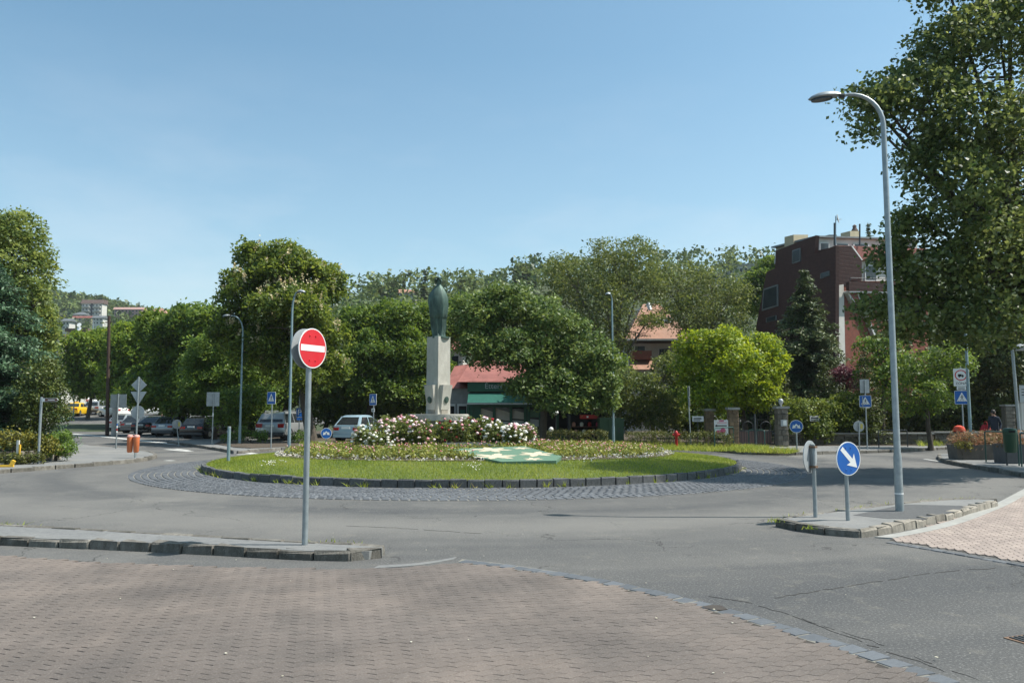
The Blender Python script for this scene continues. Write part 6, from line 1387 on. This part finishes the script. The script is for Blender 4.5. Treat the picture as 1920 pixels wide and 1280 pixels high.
for i,(px,py) in enumerate([(1042,773),(1033,805)]):
    b = B(px,44,KZ); zz = AT(px,py,44).z-b.z; o = thing('globe_lamp',['white globe lantern hanging by the kiosk trunk','low white pot by the kiosk trunk'][i],'lamp' if i==0 else 'pot',b); MB().lathe([(.05,zz-.14),(.14,zz-.04),(.14,zz+.04),(.05,zz+.14)],12).build('globe', M['white'], o, 60); MB().cyl((0,0,-.1),(0,0,zz-.12),.02,.02,6).build('post', M['darkgrey'], o)

# ------------------------------------------------------------------ garden gate, pillars, low wall
vv = [rough_box(1,.30,1,.05,.03,s) for s in range(5)]; M['wallstone'] = mat('brown grey wall stone', (.20,.175,.14), (.12,.105,.085), 6, .95, .8, 18, objrand=.3, speck=((.32,.29,.24), 40, .3)); [me.materials.append(M['wallstone']) for me in vv]
def stone_wall(label, a, b_, h, courses, step, thick, name='stone_wall', group=None):
    a = Vector(a); b_ = Vector(b_); L_ = (b_-a).length; an = math.atan2(b_.y-a.y,b_.x-a.x); t = thing(name,label,'wall',a,an,group)
    MB().box((L_/2,thick/2,h/2-.05),(L_-.06,thick*.7,h)).build('core', M['mortar_dark'], t); ch = h/courses
    for c in range(courses):
        x = -random.uniform(0,step*.5)
        while x < L_:
            s = step*random.uniform(.6,1.4); x0, x1 = max(0,x), min(L_,x+s)
            if x1-x0 > .06:
                o = link('stone', random.choice(vv), t, ((x0+x1)/2, .12+random.uniform(-.02,.02), (c+1)*ch)); o.scale = (x1-x0-.015,.9,ch-.012)
            x += s
    MB().box((L_/2,thick/2-.02,h+.03),(L_,thick+.12,.07)).build('coping', M['concrete'], t); return t
M['mortar_dark'] = mat('grey wall mortar', (.13,.12,.105), None, 9, .95, .3, 40)
w0, w1 = G(1470,836,KZ), G(1768,834,KZ); 
stone_wall('long low rubble stone garden wall along the far pavement', Vector((w0.x,40.6,KZ)), Vector((w0.x+8.2,40.9,KZ)), .55, 4, .40, .35, group='low garden walls')
stone_wall('low rubble wall continuing behind planters and walker', Vector((w0.x+8.3,41.0,KZ)), Vector((w0.x+13.5,41.3,KZ)), .60, 4, .42, .35, group='low garden walls')
def pillar(label, px, Y, wd, pyt, courses, mname='wallstone', cap=True, name='gate_pillar', group=None):
    b = B(px,Y,KZ); h = AT(px,pyt,Y).z-b.z; t = thing(name,label,'pillar',b,0,group); MB().box((0,0,h/2-.05),(wd*.86,wd*.86,h)).build('core', M['mortar_dark'], t); ch = h/courses
    for c in range(courses):
        for rot in range(4):
            parts_ = [(-.25,.5),(.25,.5)] if c%2 else [(-.33,.34),(.17,.66)]
            for u,s in parts_:
                o = link('stone', random.choice(vs_p[mname]), t, None); q = rot*math.pi/2; o.location = (math.cos(q)*u*wd-math.sin(q)*(-wd/2+.06), math.sin(q)*u*wd+math.cos(q)*(-wd/2+.06), (c+1)*ch); o.rotation_euler = (0,0,q); o.scale = (s*wd-.012,.45,ch-.012)
    if cap: MB().box((0,0,h+.06),(wd+.14,wd+.14,.12)).build('cap', M['concrete'], t)
    return t, h
vb = [rough_box(1,.30,1,.03,.01,s) for s in range(3)]; M['oldbrick'] = mat('old brown brick', (.24,.165,.10), (.16,.11,.07), 6, .95, .6, 20, objrand=.25); [me.materials.append(M['oldbrick']) for me in vb]
vs_p = {'wallstone': vv, 'oldbrick': vb}
t, h = pillar('pale stone gate pillar with globe lantern and house number', 1462.5, 39.3, .50, 766, 7)
MB().lathe([(.05,h+.12),(.05,h+.2),(.10,h+.26),(.12,h+.36),(.10,h+.46),(.03,h+.5)],14).build('lantern', M['signback'], t, 60)
o = MB().box((.02,-.29,h*.62),(.30,.06,.32)).build('letter_box', M['signback'], t); MB().box((.06,-.325,h*.62),(.16,.02,.22)).build('notice', M['white'], o); text('house_number','195',.15,M['black'],t,(0,-.26,h*.86),(R(90),0,0),.004)
pillar('weathered brick gate pillar beside the poster', 1372, 40.2, .46, 768, 9, 'oldbrick', group='old brick pillars')
pillar('weathered brick gate pillar half hidden by maple leaves', 1328, 41.4, .42, 770, 9, 'oldbrick', group='old brick pillars')
b = B(1383,40.4,KZ); t = thing('garden_gate','wrought iron double gate with ring ornaments between the pillars','gate',b); gw = (1450-1383)/F*40.4; gh = AT(1400,786,40.4).z-b.z
for s in (0,1):
    x0 = gw*.5*s; fr = MB().tube([(x0+.04,0,.1),(x0+.04,0,gh),(x0+gw/2-.04,0,gh),(x0+gw/2-.04,0,.1),(x0+.04,0,.1)],.022,6).build('gate_frame', M['darkgrey'], t)
    for i in range(1,7): MB().cyl((x0+gw/2*i/7,0,.1),(x0+gw/2*i/7,0,gh*.55),.012,.012,5).build('bar', M['darkgrey'], fr)
    MB().tube([(x0+gw/4+.26*math.cos(q),0,gh*.72+.26*math.sin(q)) for q in np.linspace(0,2*math.pi,20)],.022,6).build('ring_ornament', M['darkgrey'], fr); MB().cyl((x0+.04,0,gh*.55),(x0+gw/2-.04,0,gh*.55),.016,.016,6).build('cross_bar', M['darkgrey'], fr)
b = B(1413,38.9,KZ); t = thing('gate_post','thin dark post in front of the garden gate','post',b); MB().cyl((0,0,-.1),(0,0,AT(1413,776,38.9).z-b.z),.06,.045,10).build('post', M['darkgrey'], t, 50)
b = B(1410,42.2,KZ); t = thing('garden_wall','low pinkish garden wall behind the gate','wall',b); ww = (1445-1380)/F*42; MB().box((0,0,.3),(ww,.2,.7)).build('wall', M['plaster_p'], t); MB().box((0,0,.68),(ww+.06,.28,.06)).build('coping', M['concrete'], t)
b = B(1350,39.7,KZ); t = thing('poster_board','white poster board with black arrow and pink print between pillars','poster',b); zc0, zc1 = AT(1350,816,39.7).z-b.z, AT(1350,787,39.7).z-b.z; ww = 26/F*39.7; hh = zc1-zc0
o = MB().box((0,0,(zc0+zc1)/2),(ww,.03,hh)).build('board', M['poster'], t); 
for x in (-ww*.4,ww*.4): MB().box((x,.04,zc0/2),(.05,.05,zc0+.3)).build('leg', M['darkgrey'], t)
ar = [(-.46,.63),(-.30,.72),(-.30,.665),(.40,.665),(.40,.595),(-.30,.595),(-.30,.54)]; xz([(a*ww,zc0+c*hh) for a,c in ar][::-1],-.020,-.018).build('arrow', M['black'], o)
xz([(-.15*ww,zc0+.90*hh),(.2*ww,zc0+.90*hh),(.2*ww,zc0+.98*hh),(-.15*ww,zc0+.98*hh)],-.02,-.018).build('print', M['pinkprint'], o); xz([(-.3*ww,zc0+.80*hh),(.4*ww,zc0+.80*hh),(.4*ww,zc0+.84*hh),(-.3*ww,zc0+.84*hh)],-.02,-.018).build('lettering', M['pinkprint'], o)
for cx_,cz_,r_ in ((-.22,.2,.16),(.12,.30,.2),(.05,.14,.1)): xz(circ(r_*ww,14,cx_*ww,zc0+cz_*hh),-.02,-.018-.0005*cx_).build('print', M['pinkprint'], o)
for (px,py,wpx,hpx,Y,m_,lab,yaw) in [(1307,785,21,10,40.8,'poster','white board with faint lettering hanging by the brick pillar',0),(1525.5,784,21,10,40.2,'poster','white and blue street name board on the garden fence',R(8)),(1484,786.5,8,6,40.6,'plaster_y','small pale yellow notice beside the stone pillar',0)]:
    b = B(px,Y,KZ); zc_ = AT(px,py,Y).z-b.z; t = thing('sign_board', lab, 'sign', b, yaw); ww, hh = wpx/F*Y, hpx/F*Y; MB().cyl((0,.05,-.1),(0,.05,zc_+hh/2),.025,.025,8).build('post', M['darkgrey'], t)
    o = xz(rrect(ww,hh,.01),-.02,.0).build('board', M[m_], t, None, (0,0,zc_)); 
    if wpx > 10: xz([(-ww*.4,-hh*.05),(ww*.3,-hh*.05),(ww*.3,hh*.2),(-ww*.4,hh*.2)],-.0225,-.0205).build('lettering', M['darkgrey'], o); xz([(-ww*.4,-hh*.35),(ww*.2,-hh*.35),(ww*.2,-hh*.2),(-ww*.4,-hh*.2)],-.0225,-.0205).build('lettering', M['darkgrey'], o)
    if 'blue' in lab: xz([(ww*.42,-hh*.5),(ww*.5,-hh*.5),(ww*.5,hh*.5),(ww*.42,hh*.5)],-.0225,-.0205).build('blue_edge', M['blue'], o)
b = B(652,51,KZ); t = thing('poster_board','white advertising stand with pink and red print behind the light blue car','poster',b); hh = AT(645,780,51).z-b.z; ww = 22/F*51
o = MB().box((0,0,hh/2+.1),(ww,.08,hh-.2)).build('board', M['poster'], t); MB().box((0,-.05,hh*.86),(ww*.8,.02,hh*.06)).build('print', M['redpaint'], o); MB().box((0,-.05,hh*.62),(ww*.9,.02,hh*.07)).build('print', M['black'], o); 
for x in (-.3,0,.3): MB().box((x*ww,-.05,hh*.35),(ww*.2,.02,hh*.28)).build('print', M['pinkprint'], o)
for x in (-ww*.4,ww*.4): MB().box((x,0,.1),(.06,.3,.2)).build('foot', M['darkgrey'], t)
b = B(1886,38,KZ); t = thing('gate_pillar','square rubble pillar behind the walking person','pillar',b)
MB().box((0,0,.95),(.40,.36,2.0)).build('core', M['mortar_dark'], t)
for c in range(11):
    for u in ((-.12,.2),(.10,.24)) if c%2 else ((-.07,.3),(.14,.14)): o = link('stone', random.choice(vv), t, (u[0],-.16,(c+1)*.172)); o.scale = (u[1],.4,.155)
MB().box((0,0,1.98),(.5,.46,.08)).build('cap', M['concrete'], t)
b = B(1940,33,KZ); t = thing('white_panel','pale rendered wall panel at the picture edge beside the bus post','wall',b); MB().box((0,0,1.0),(1.35,.14,2.1)).build('panel', M['plaster'], t); MB().box((0,0,2.08),(1.45,.2,.07)).build('coping', M['concrete'], t)
# ------------------------------------------------------------------ cars
def carpaint(name, c, rough=.28, metal=.0): return mat(name, c, tuple(v*.95 for v in c), 2, rough, metal=metal, coat=.6)
CP = {'silver': carpaint('silver car paint',(.42,.43,.43),.3,.5),'grey': carpaint('grey car paint',(.13,.135,.14),.3,.4),'black': carpaint('black car paint',(.012,.012,.013),.22),'bluegrey': carpaint('blue grey car paint',(.25,.28,.30),.3,.4),
      'lightblue': carpaint('light blue car paint',(.33,.45,.52),.3,.15),'yellow': carpaint('taxi yellow paint',(.78,.47,.01),.3),'white': carpaint('white car paint',(.78,.78,.77),.3),'darkblue': carpaint('dark blue car paint',(.03,.04,.06),.3)}
TYPES = { # L, W, H, belt, greenhouse (rear bottom, rear top, front top, screen base) from the rear, bonnet heights, ground clearance, wheel r
 'hatch': (3.75,1.66,1.51,.92,(.05,.60,1.95,2.85),(.92,.66),.20,.30),
 'estate':(4.75,1.82,1.48,.90,(.10,.55,2.75,3.60),(.90,.66),.19,.32),
 'suv':   (4.55,1.86,1.70,1.02,(.10,.40,2.55,3.30),(1.05,.82),.26,.36),
 'sedan': (4.70,1.80,1.46,.93,(.72,1.45,2.75,3.55),(.90,.68),.19,.32)}
def car(kind, paint, loc, yaw, label, taxi=False, group='parked cars', simple=False):
    L_,W_,H_,belt,(g0,g1,g2,g3),(b1,b2),gc,wr = TYPES[kind]; t = thing('car', label, 'car', loc, yaw, group); P = CP[paint]
    y = lambda u: u-L_/2
    prof = [(0.10,gc+.12),(.02,.45),(0.0,.62),(.05,belt-.10),(g0,belt),(g3,belt+.01)] if kind != 'sedan' else [(0.10,gc+.12),(.02,.45),(0,.66),(.05,belt-.04),(.12,belt+.03),(g0,belt+.04),(g3,belt+.01)]
    prof += [(g3+.45,b1-.02),(L_-.32,b2+.05),(L_-.06,b2-.12),(L_,.45),(L_-.08,gc+.05),(L_*.5,gc),(.5,gc)]
    cy = L_/2; cz = .6; body = MB(); n = len(prof); vs_ = []; fs_ = []
    for x,sy,sz in ((-1,.955,.86),(-.975,.98,.95),(-.84,1,1),(0,1.012,1.015),(.84,1,1),(.975,.98,.95),(1,.955,.86)):
        for (u,z) in prof: vs_.append((x*W_/2,(cy+(u-cy)*sy)-L_/2,cz+(z-cz)*sz))
    for i in range(6):
        for j in range(n): fs_.append((i*n+j,i*n+(j+1)%n,(i+1)*n+(j+1)%n,(i+1)*n+j))
    fs_ += [tuple(range(n)), tuple(range(6*n,7*n))]
    bo = body.add(vs_,fs_).build('body', P, t, 40)
    wb, wt = W_/2*.93, W_/2*.68; zb_ = belt-.03; rz_ = .05
    gp = [(g0,zb_),(g1-.06,H_-.14),(g1+.08,H_-.06),(g1+.30,H_-.015),((g1+g2)/2,H_),(g2-.22,H_-.02),(g2-.02,H_-.07),(g3,zb_)]
    cab = MB(); m = len(gp); vs_ = []
    wx = lambda z: wb+(wt-wb)*min(1,max(0,(z-zb_)/(H_-zb_)))
    for s,sc_ in ((-1,1),(-.9,1),(.9,1),(1,1)):
        for (u,z) in gp: vs_.append((s*wx(z), y(u), z-(0.035 if abs(s)==1 and z > H_-.1 else 0)))
    fs_ = [(i*m+j,i*m+(j+1)%m,(i+1)*m+(j+1)%m,(i+1)*m+j) for i in range(3) for j in range(m)]+[tuple(range(m)),tuple(range(3*m,4*m))]
    cab.add(vs_,fs_).build('cabin', P, t, 35)
    def face(p, name, mt, off, par=t): 
        p = [Vector(q) for q in p]; nn = (p[1]-p[0]).cross(p[2]-p[0]).normalized(); return MB().slab([q+nn*off for q in p], -nn*.02).build(name, mt, par)
    def lerp(a,b_,s): return a+(b_-a)*s
    u0,z0,u1,z1 = lerp(g0,g1,.12),lerp(zb_,H_-.07,.14),lerp(g0,g1,.9),lerp(zb_,H_-.07,.9)
    face([(wx(z0)*.88,y(u0),z0),(-wx(z0)*.88,y(u0),z0),(-wx(z1)*.86,y(u1),z1),(wx(z1)*.86,y(u1),z1)][::-1],'rear_window',M['carglass'],.008)
    u0,u1 = lerp(g3,g2,.08),lerp(g3,g2,.93); face([(-wx(z0)*.9,y(u0),z0),(wx(z0)*.9,y(u0),z0),(wx(z1)*.88,y(u1),z1),(-wx(z1)*.88,y(u1),z1)][::-1],'windscreen',M['carglass'],.008)
    zz0, zz1 = zb_+.06, H_-.13
    for s in (-1,1):
        um = (g1+g2)/2+.05
        for a0,a1,b0,b1_ in ((lerp(g0,g1,.25)+.12,um-.05,g1+.10,um-.05),(um+.05,g3-.16,um+.05,g2-.06)):
            p = [(s*wx(zz0),y(a0),zz0),(s*wx(zz0),y(a1),zz0),(s*wx(zz1),y(b1_),zz1),(s*wx(zz1),y(b0),zz1)]; face(p if s > 0 else p[::-1],'side_window',M['carglass'],.008)
        MB().box((s*(W_/2+.08),y(g3-.25),belt+.08),(.17,.10,.12)).build('mirror', P, t)
        if kind == 'suv' or kind == 'estate': MB().tube([(s*wt*.93,y(g1+.15),H_-.03),(s*wt*.93,y(g1+.3),H_+.035),(s*wt*.93,y(g2-.3),H_+.035),(s*wt*.93,y(g2-.15),H_-.03)],.02,6).build('roof_rail', M['galv'], t)
        MB().box((s*W_*.36,y(.035),.74 if kind != 'suv' else .88),(W_*.19,.11,.15 if kind != 'suv' else .22),0,0,0).build('tail_light', M['redlamp'], t)
        MB().box((s*W_*.36,y(L_-.16),b2-.10),(W_*.18,.26,.13)).build('headlight', M['white'], t)
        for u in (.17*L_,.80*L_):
            MB().cyl((s*(W_/2-.30),y(u),wr+.02),(s*(W_/2-.008),y(u),wr+.02),wr+.055,None,20).build('arch_shade', M['dark'], t)  # near-black disc paints the shade of an uncut wheel arch
            wh_ = MB().cyl((s*(W_/2-.22),y(u),wr),(s*(W_/2+.012),y(u),wr),wr,wr*.97,20).build('tyre', M['tyre'], t, 40); MB().cyl((s*(W_/2-.1),y(u),wr),(s*(W_/2+.02),y(u),wr),wr*.64,wr*.6,14).build('rim', M['rim'], wh_, 40)
    MB().box((0,y(-.005),.80 if kind != 'suv' else .86),(.52,.03,.115)).build('number_plate', M['white'], t)
    MB().box((0,y(.04),gc+.16),(W_*.93,.16,.16)).build('bumper', M['darkgrey'] if kind in ('suv','estate') else P, t)
    MB().box((0,y(L_-.02),.42),(W_*.6,.06,.16)).build('grille', M['darkgrey'], t)
    if taxi: MB().box((0,y((g1+g2)/2),H_+.07),(.5,.16,.13)).build('taxi_sign', P, t)
    return t
def C(px, Y): x = (px-960)/F*Y; return Vector((x,Y,gzf(x,Y)))
HD = R(-12)
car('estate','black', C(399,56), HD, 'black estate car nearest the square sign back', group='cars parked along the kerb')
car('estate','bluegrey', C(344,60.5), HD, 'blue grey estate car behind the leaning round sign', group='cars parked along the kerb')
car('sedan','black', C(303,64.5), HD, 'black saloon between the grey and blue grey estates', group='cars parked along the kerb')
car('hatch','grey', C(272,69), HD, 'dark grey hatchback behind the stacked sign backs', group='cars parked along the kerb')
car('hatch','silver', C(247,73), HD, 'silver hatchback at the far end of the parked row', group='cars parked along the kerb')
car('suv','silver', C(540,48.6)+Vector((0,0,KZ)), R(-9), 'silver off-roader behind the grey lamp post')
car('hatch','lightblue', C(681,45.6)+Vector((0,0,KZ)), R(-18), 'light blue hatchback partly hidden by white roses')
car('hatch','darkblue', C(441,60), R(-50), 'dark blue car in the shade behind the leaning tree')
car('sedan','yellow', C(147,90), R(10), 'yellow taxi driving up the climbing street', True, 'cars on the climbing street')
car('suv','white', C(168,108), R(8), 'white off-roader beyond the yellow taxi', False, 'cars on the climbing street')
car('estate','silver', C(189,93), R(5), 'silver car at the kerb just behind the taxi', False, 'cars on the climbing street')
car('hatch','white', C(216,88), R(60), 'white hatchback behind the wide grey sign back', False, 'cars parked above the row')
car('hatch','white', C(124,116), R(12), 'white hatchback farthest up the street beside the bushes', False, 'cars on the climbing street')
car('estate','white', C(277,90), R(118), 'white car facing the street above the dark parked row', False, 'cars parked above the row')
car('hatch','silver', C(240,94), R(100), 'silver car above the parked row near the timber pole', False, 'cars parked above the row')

# ------------------------------------------------------------------ people
def person(label, loc, yaw, top, bottom, joints, skinz, scale=1.0, hair=True, bald=False):
    """one continuous skinned body; joints: name -> (x,y,z,radius) in metres, facing local -y"""
    t = thing('person', label, 'person', loc, yaw); names = list(joints); idx = {n:i for i,n in enumerate(names)}
    links = [('pelvis','waist'),('waist','chest'),('chest','neck'),('neck','jaw'),('jaw','crown'),('chest','sh_l'),('sh_l','el_l'),('el_l','wr_l'),('wr_l','ha_l'),('chest','sh_r'),('sh_r','el_r'),('el_r','wr_r'),('wr_r','ha_r'),
             ('pelvis','hip_l'),('hip_l','kn_l'),('kn_l','an_l'),('an_l','to_l'),('pelvis','hip_r'),('hip_r','kn_r'),('kn_r','an_r'),('an_r','to_r')]
    me = bpy.data.meshes.new('body'); me.from_pydata([joints[n][:3] for n in names],[(idx[a],idx[b]) for a,b in links],[]); o = link('body', me, t)
    sm = o.modifiers.new('skin','SKIN'); sm.use_smooth_shade = True; sv = me.skin_vertices[0].data
    for n in names: r = joints[n][3]; sv[idx[n]].radius = (r,r) if isinstance(r,(int,float)) else r
    sv[idx['pelvis']].use_root = True; su = o.modifiers.new('sub','SUBSURF'); su.levels = su.render_levels = 2
    m2 = bpy.data.meshes.new_from_object(o.evaluated_get(bpy.context.evaluated_depsgraph_get())); o.modifiers.clear(); o.data = m2; m2.name = 'body'
    m2.materials.clear(); [m2.materials.append(x) for x in (M[top],M[bottom],M['skin'],M['tyre'])]
    for p in m2.polygons:
        c = p.center; d = lambda n: (c-Vector(joints[n][:3])).length
        k = 0 if c.z > joints['pelvis'][2]-.02 else 1
        if c.z < .09: k = 3
        if c.z > joints['neck'][2]+.0 and abs(c.x-joints['neck'][0]) < .2: k = 2
        if min(d('ha_l'),d('ha_r')) < .11 or (skinz and min(d('wr_l'),d('wr_r'),) < .2): k = 2
        p.material_index = k; p.use_smooth = True
    h = Vector(joints['crown'][:3]); j = Vector(joints['jaw'][:3])
    if hair: MB().lathe([(.03,-.11),(.088,-.07),(.104,-.01),(.10,.05),(.07,.095),(.02,.112)],14,(h.x,h.y+.025,h.z-.03),.92,1.06).build('hair', M['hair'], t, 80)
    f = MB()
    MB().tube([(h.x,h.y-.085,h.z-.05),(h.x,h.y-.115,h.z-.085),(h.x,h.y-.08,h.z-.095)],[.010,.017,.012],6).build('nose', M['skin'], t, 80)
    for s in (-1,1): MB().lathe([(.004,-.008),(.011,0),(.004,.008)],8,(h.x+s*.033,h.y-.088,h.z-.045)).build('eye', M['black'], t, 80); MB().lathe([(.01,-.03),(.022,0),(.01,.03)],8,(h.x+s*.088,h.y+.005,h.z-.06),.6,1).build('ear', M['skin'], t, 80)
    for side in ('l','r'):
        w_ = Vector(joints['ha_'+side][:3]); e_ = Vector(joints['wr_'+side][:3]); d = (w_-e_).normalized(); sdv = d.cross(Vector((0,1,0))).normalized(); fn = d.cross(sdv)
        for i in range(4):
            a = w_+sdv*(-.026+.0175*i)+d*.02; l_ = (.062,.074,.07,.055)[i]; MB().tube([a-d*.02,a+d*l_*.5,a+d*l_*.85+fn*.018,a+d*l_+fn*.045],[.0095,.009,.0085,.007],6).build('finger', M['skin'], t, 80)
        a = w_-sdv*.028-d*.035; MB().tube([a,a-sdv*.028+d*.02,a-sdv*.032+d*.055+fn*.012],[.012,.011,.008],6).build('thumb', M['skin'], t, 80)
    return t
J = dict(pelvis=(0,0,.93,(.155,.11)),waist=(0,-.03,1.10,(.145,.10)),chest=(0,-.09,1.34,(.175,.12)),neck=(0,-.12,1.50,.058),jaw=(0,-.155,1.585,(.068,.075)),crown=(0,-.165,1.69,(.080,.092)),
         sh_l=(.18,-.09,1.41,.068),el_l=(.235,-.02,1.13,.050),wr_l=(.25,-.16,.91,.034),ha_l=(.25,-.20,.84,(.040,.026)),sh_r=(-.18,-.09,1.41,.068),el_r=(-.25,.06,1.15,.050),wr_r=(-.27,.02,.90,.034),ha_r=(-.27,.0,.82,(.040,.026)),
         hip_l=(.095,0,.86,.092),kn_l=(.10,-.20,.50,.062),an_l=(.10,-.13,.09,.042),to_l=(.10,-.30,.045,.040),hip_r=(-.095,0,.86,.092),kn_r=(-.10,.03,.48,.062),an_r=(-.10,.28,.12,.042),to_r=(-.10,.14,.045,.040))
bp1 = Vector((AT(1866,800,34.0).x,34.0,KZ))
person('dark haired person in navy top and black trousers walking with red bags', bp1, R(-52), 'navy', 'trousers', J, False)
def bag(label, p, w_, h_, seed):
    t = thing('bag', label, 'bag', p, R(-20), 'red carrier bags'); b = MB(); r = random.Random(seed); vs_ = []; n = 10
    for z,s,wob in ((0,.72,.0),(.08,1.0,.08),(h_*.6,.95,.1),(h_,.6,.12)):
        for j in range(n): q = 2*math.pi*j/n; k = s*(1+r.uniform(-wob,wob)); vs_.append((w_/2*k*math.cos(q), w_*.28*k*math.sin(q), z))
    b.add(vs_,[(i*n+j,i*n+(j+1)%n,(i+1)*n+(j+1)%n,(i+1)*n+j) for i in range(3) for j in range(n)]+[tuple(range(n-1,-1,-1))]).build('body', M['redcloth'], t, 60)
    MB().tube([(-.07,0,h_-.02),(-.04,0,h_+.12),(.04,0,h_+.12),(.07,0,h_-.02)],.012,6).build('handle', M['redcloth'], t, 60)
c_, s_ = math.cos(R(-52)), math.sin(R(-52))
def onp(x,y,z): return bp1+Vector((x*c_-y*s_, x*s_+y*c_, z))
bag('red carrier bag held low in front of the walking person', onp(.25,-.20,.30), .40, .42, 1)
bag('larger red bag carried behind the walking person', onp(-.42,.12,.55), .46, .58, 2)
J2 = dict(J); J2.update(dict(kn_l=(.10,-.03,.50,.062),an_l=(.10,0,.09,.042),to_l=(.10,-.16,.045,.040),kn_r=(-.10,-.02,.50,.062),an_r=(-.10,.02,.09,.042),to_r=(-.10,-.14,.045,.040),wr_l=(.16,-.28,1.18,.034),ha_l=(.10,-.33,1.22,(.040,.026)),wr_r=(-.16,-.28,1.18,.034),ha_r=(-.10,-.33,1.22,(.040,.026))))
person('person in khaki standing among the parked white cars', C(308,86), R(30), 'khaki', 'skin', J2, True)

# ------------------------------------------------------------------ litter, cracks, manhole
lit = []
for i in range(26):
    px = random.uniform(20,1880); py = random.uniform(990,1270); lit.append(G(px,py,.024))
M['litter'] = mat('pale litter', (.62,.60,.52), (.45,.40,.28), 30, .9)
lm = MB()
for p in lit:
    a = random.uniform(0,6.28); s = random.uniform(.005,.013); lm.slab([p+Vector((math.cos(a+k)*s*random.uniform(.6,1.2),math.sin(a+k)*s*random.uniform(.6,1.2),0)) for k in (0,1.5,3.1,4.6)],(0,0,.004))
tag(lm.build('litter', M['litter']), kind='stuff')
b = G(1932,1197,.004); t = thing('drain_cover','small dark drain cover sunk in the asphalt at the picture edge','drain cover',b,R(20))
MB().prism([(-.17,-.10),(.17,-.10),(.17,.10),(-.17,.10)],-.05,.003).build('frame', M['rust'], t)
for i in range(6): MB().box((-.125+.05*i,0,.006),(.025,.15,.008)).build('bar', M['darkgrey'], t)
# broken edge where setts are missing
p = G(1340,1138,.0); hole = MB(); vs_ = []
pts_ = [G(*q,.0115) for q in [(1316,1136),(1335,1133),(1352,1134),(1364,1141),(1350,1143),(1330,1141)]]
tag(MB().slab(pts_,(0,0,-.008)).build('broken_edge', M['joint']), kind='structure')

# ------------------------------------------------------------------ air
hz = bpy.data.materials.new('thin summer haze'); hz.use_nodes = True; nt = hz.node_tree; nt.nodes.remove(nt.nodes['Principled BSDF'])
pv = nt.nodes.new('ShaderNodeVolumePrincipled'); pv.inputs['Color'].default_value = (.86,.92,1,1); pv.inputs['Density'].default_value = .00016; pv.inputs['Anisotropy'].default_value = .2
nt.links.new(pv.outputs[0], nt.nodes['Material Output'].inputs['Volume'])
tag(MB().box((0,500,62),(2100,2000,136)).build('haze', hz), kind='stuff')
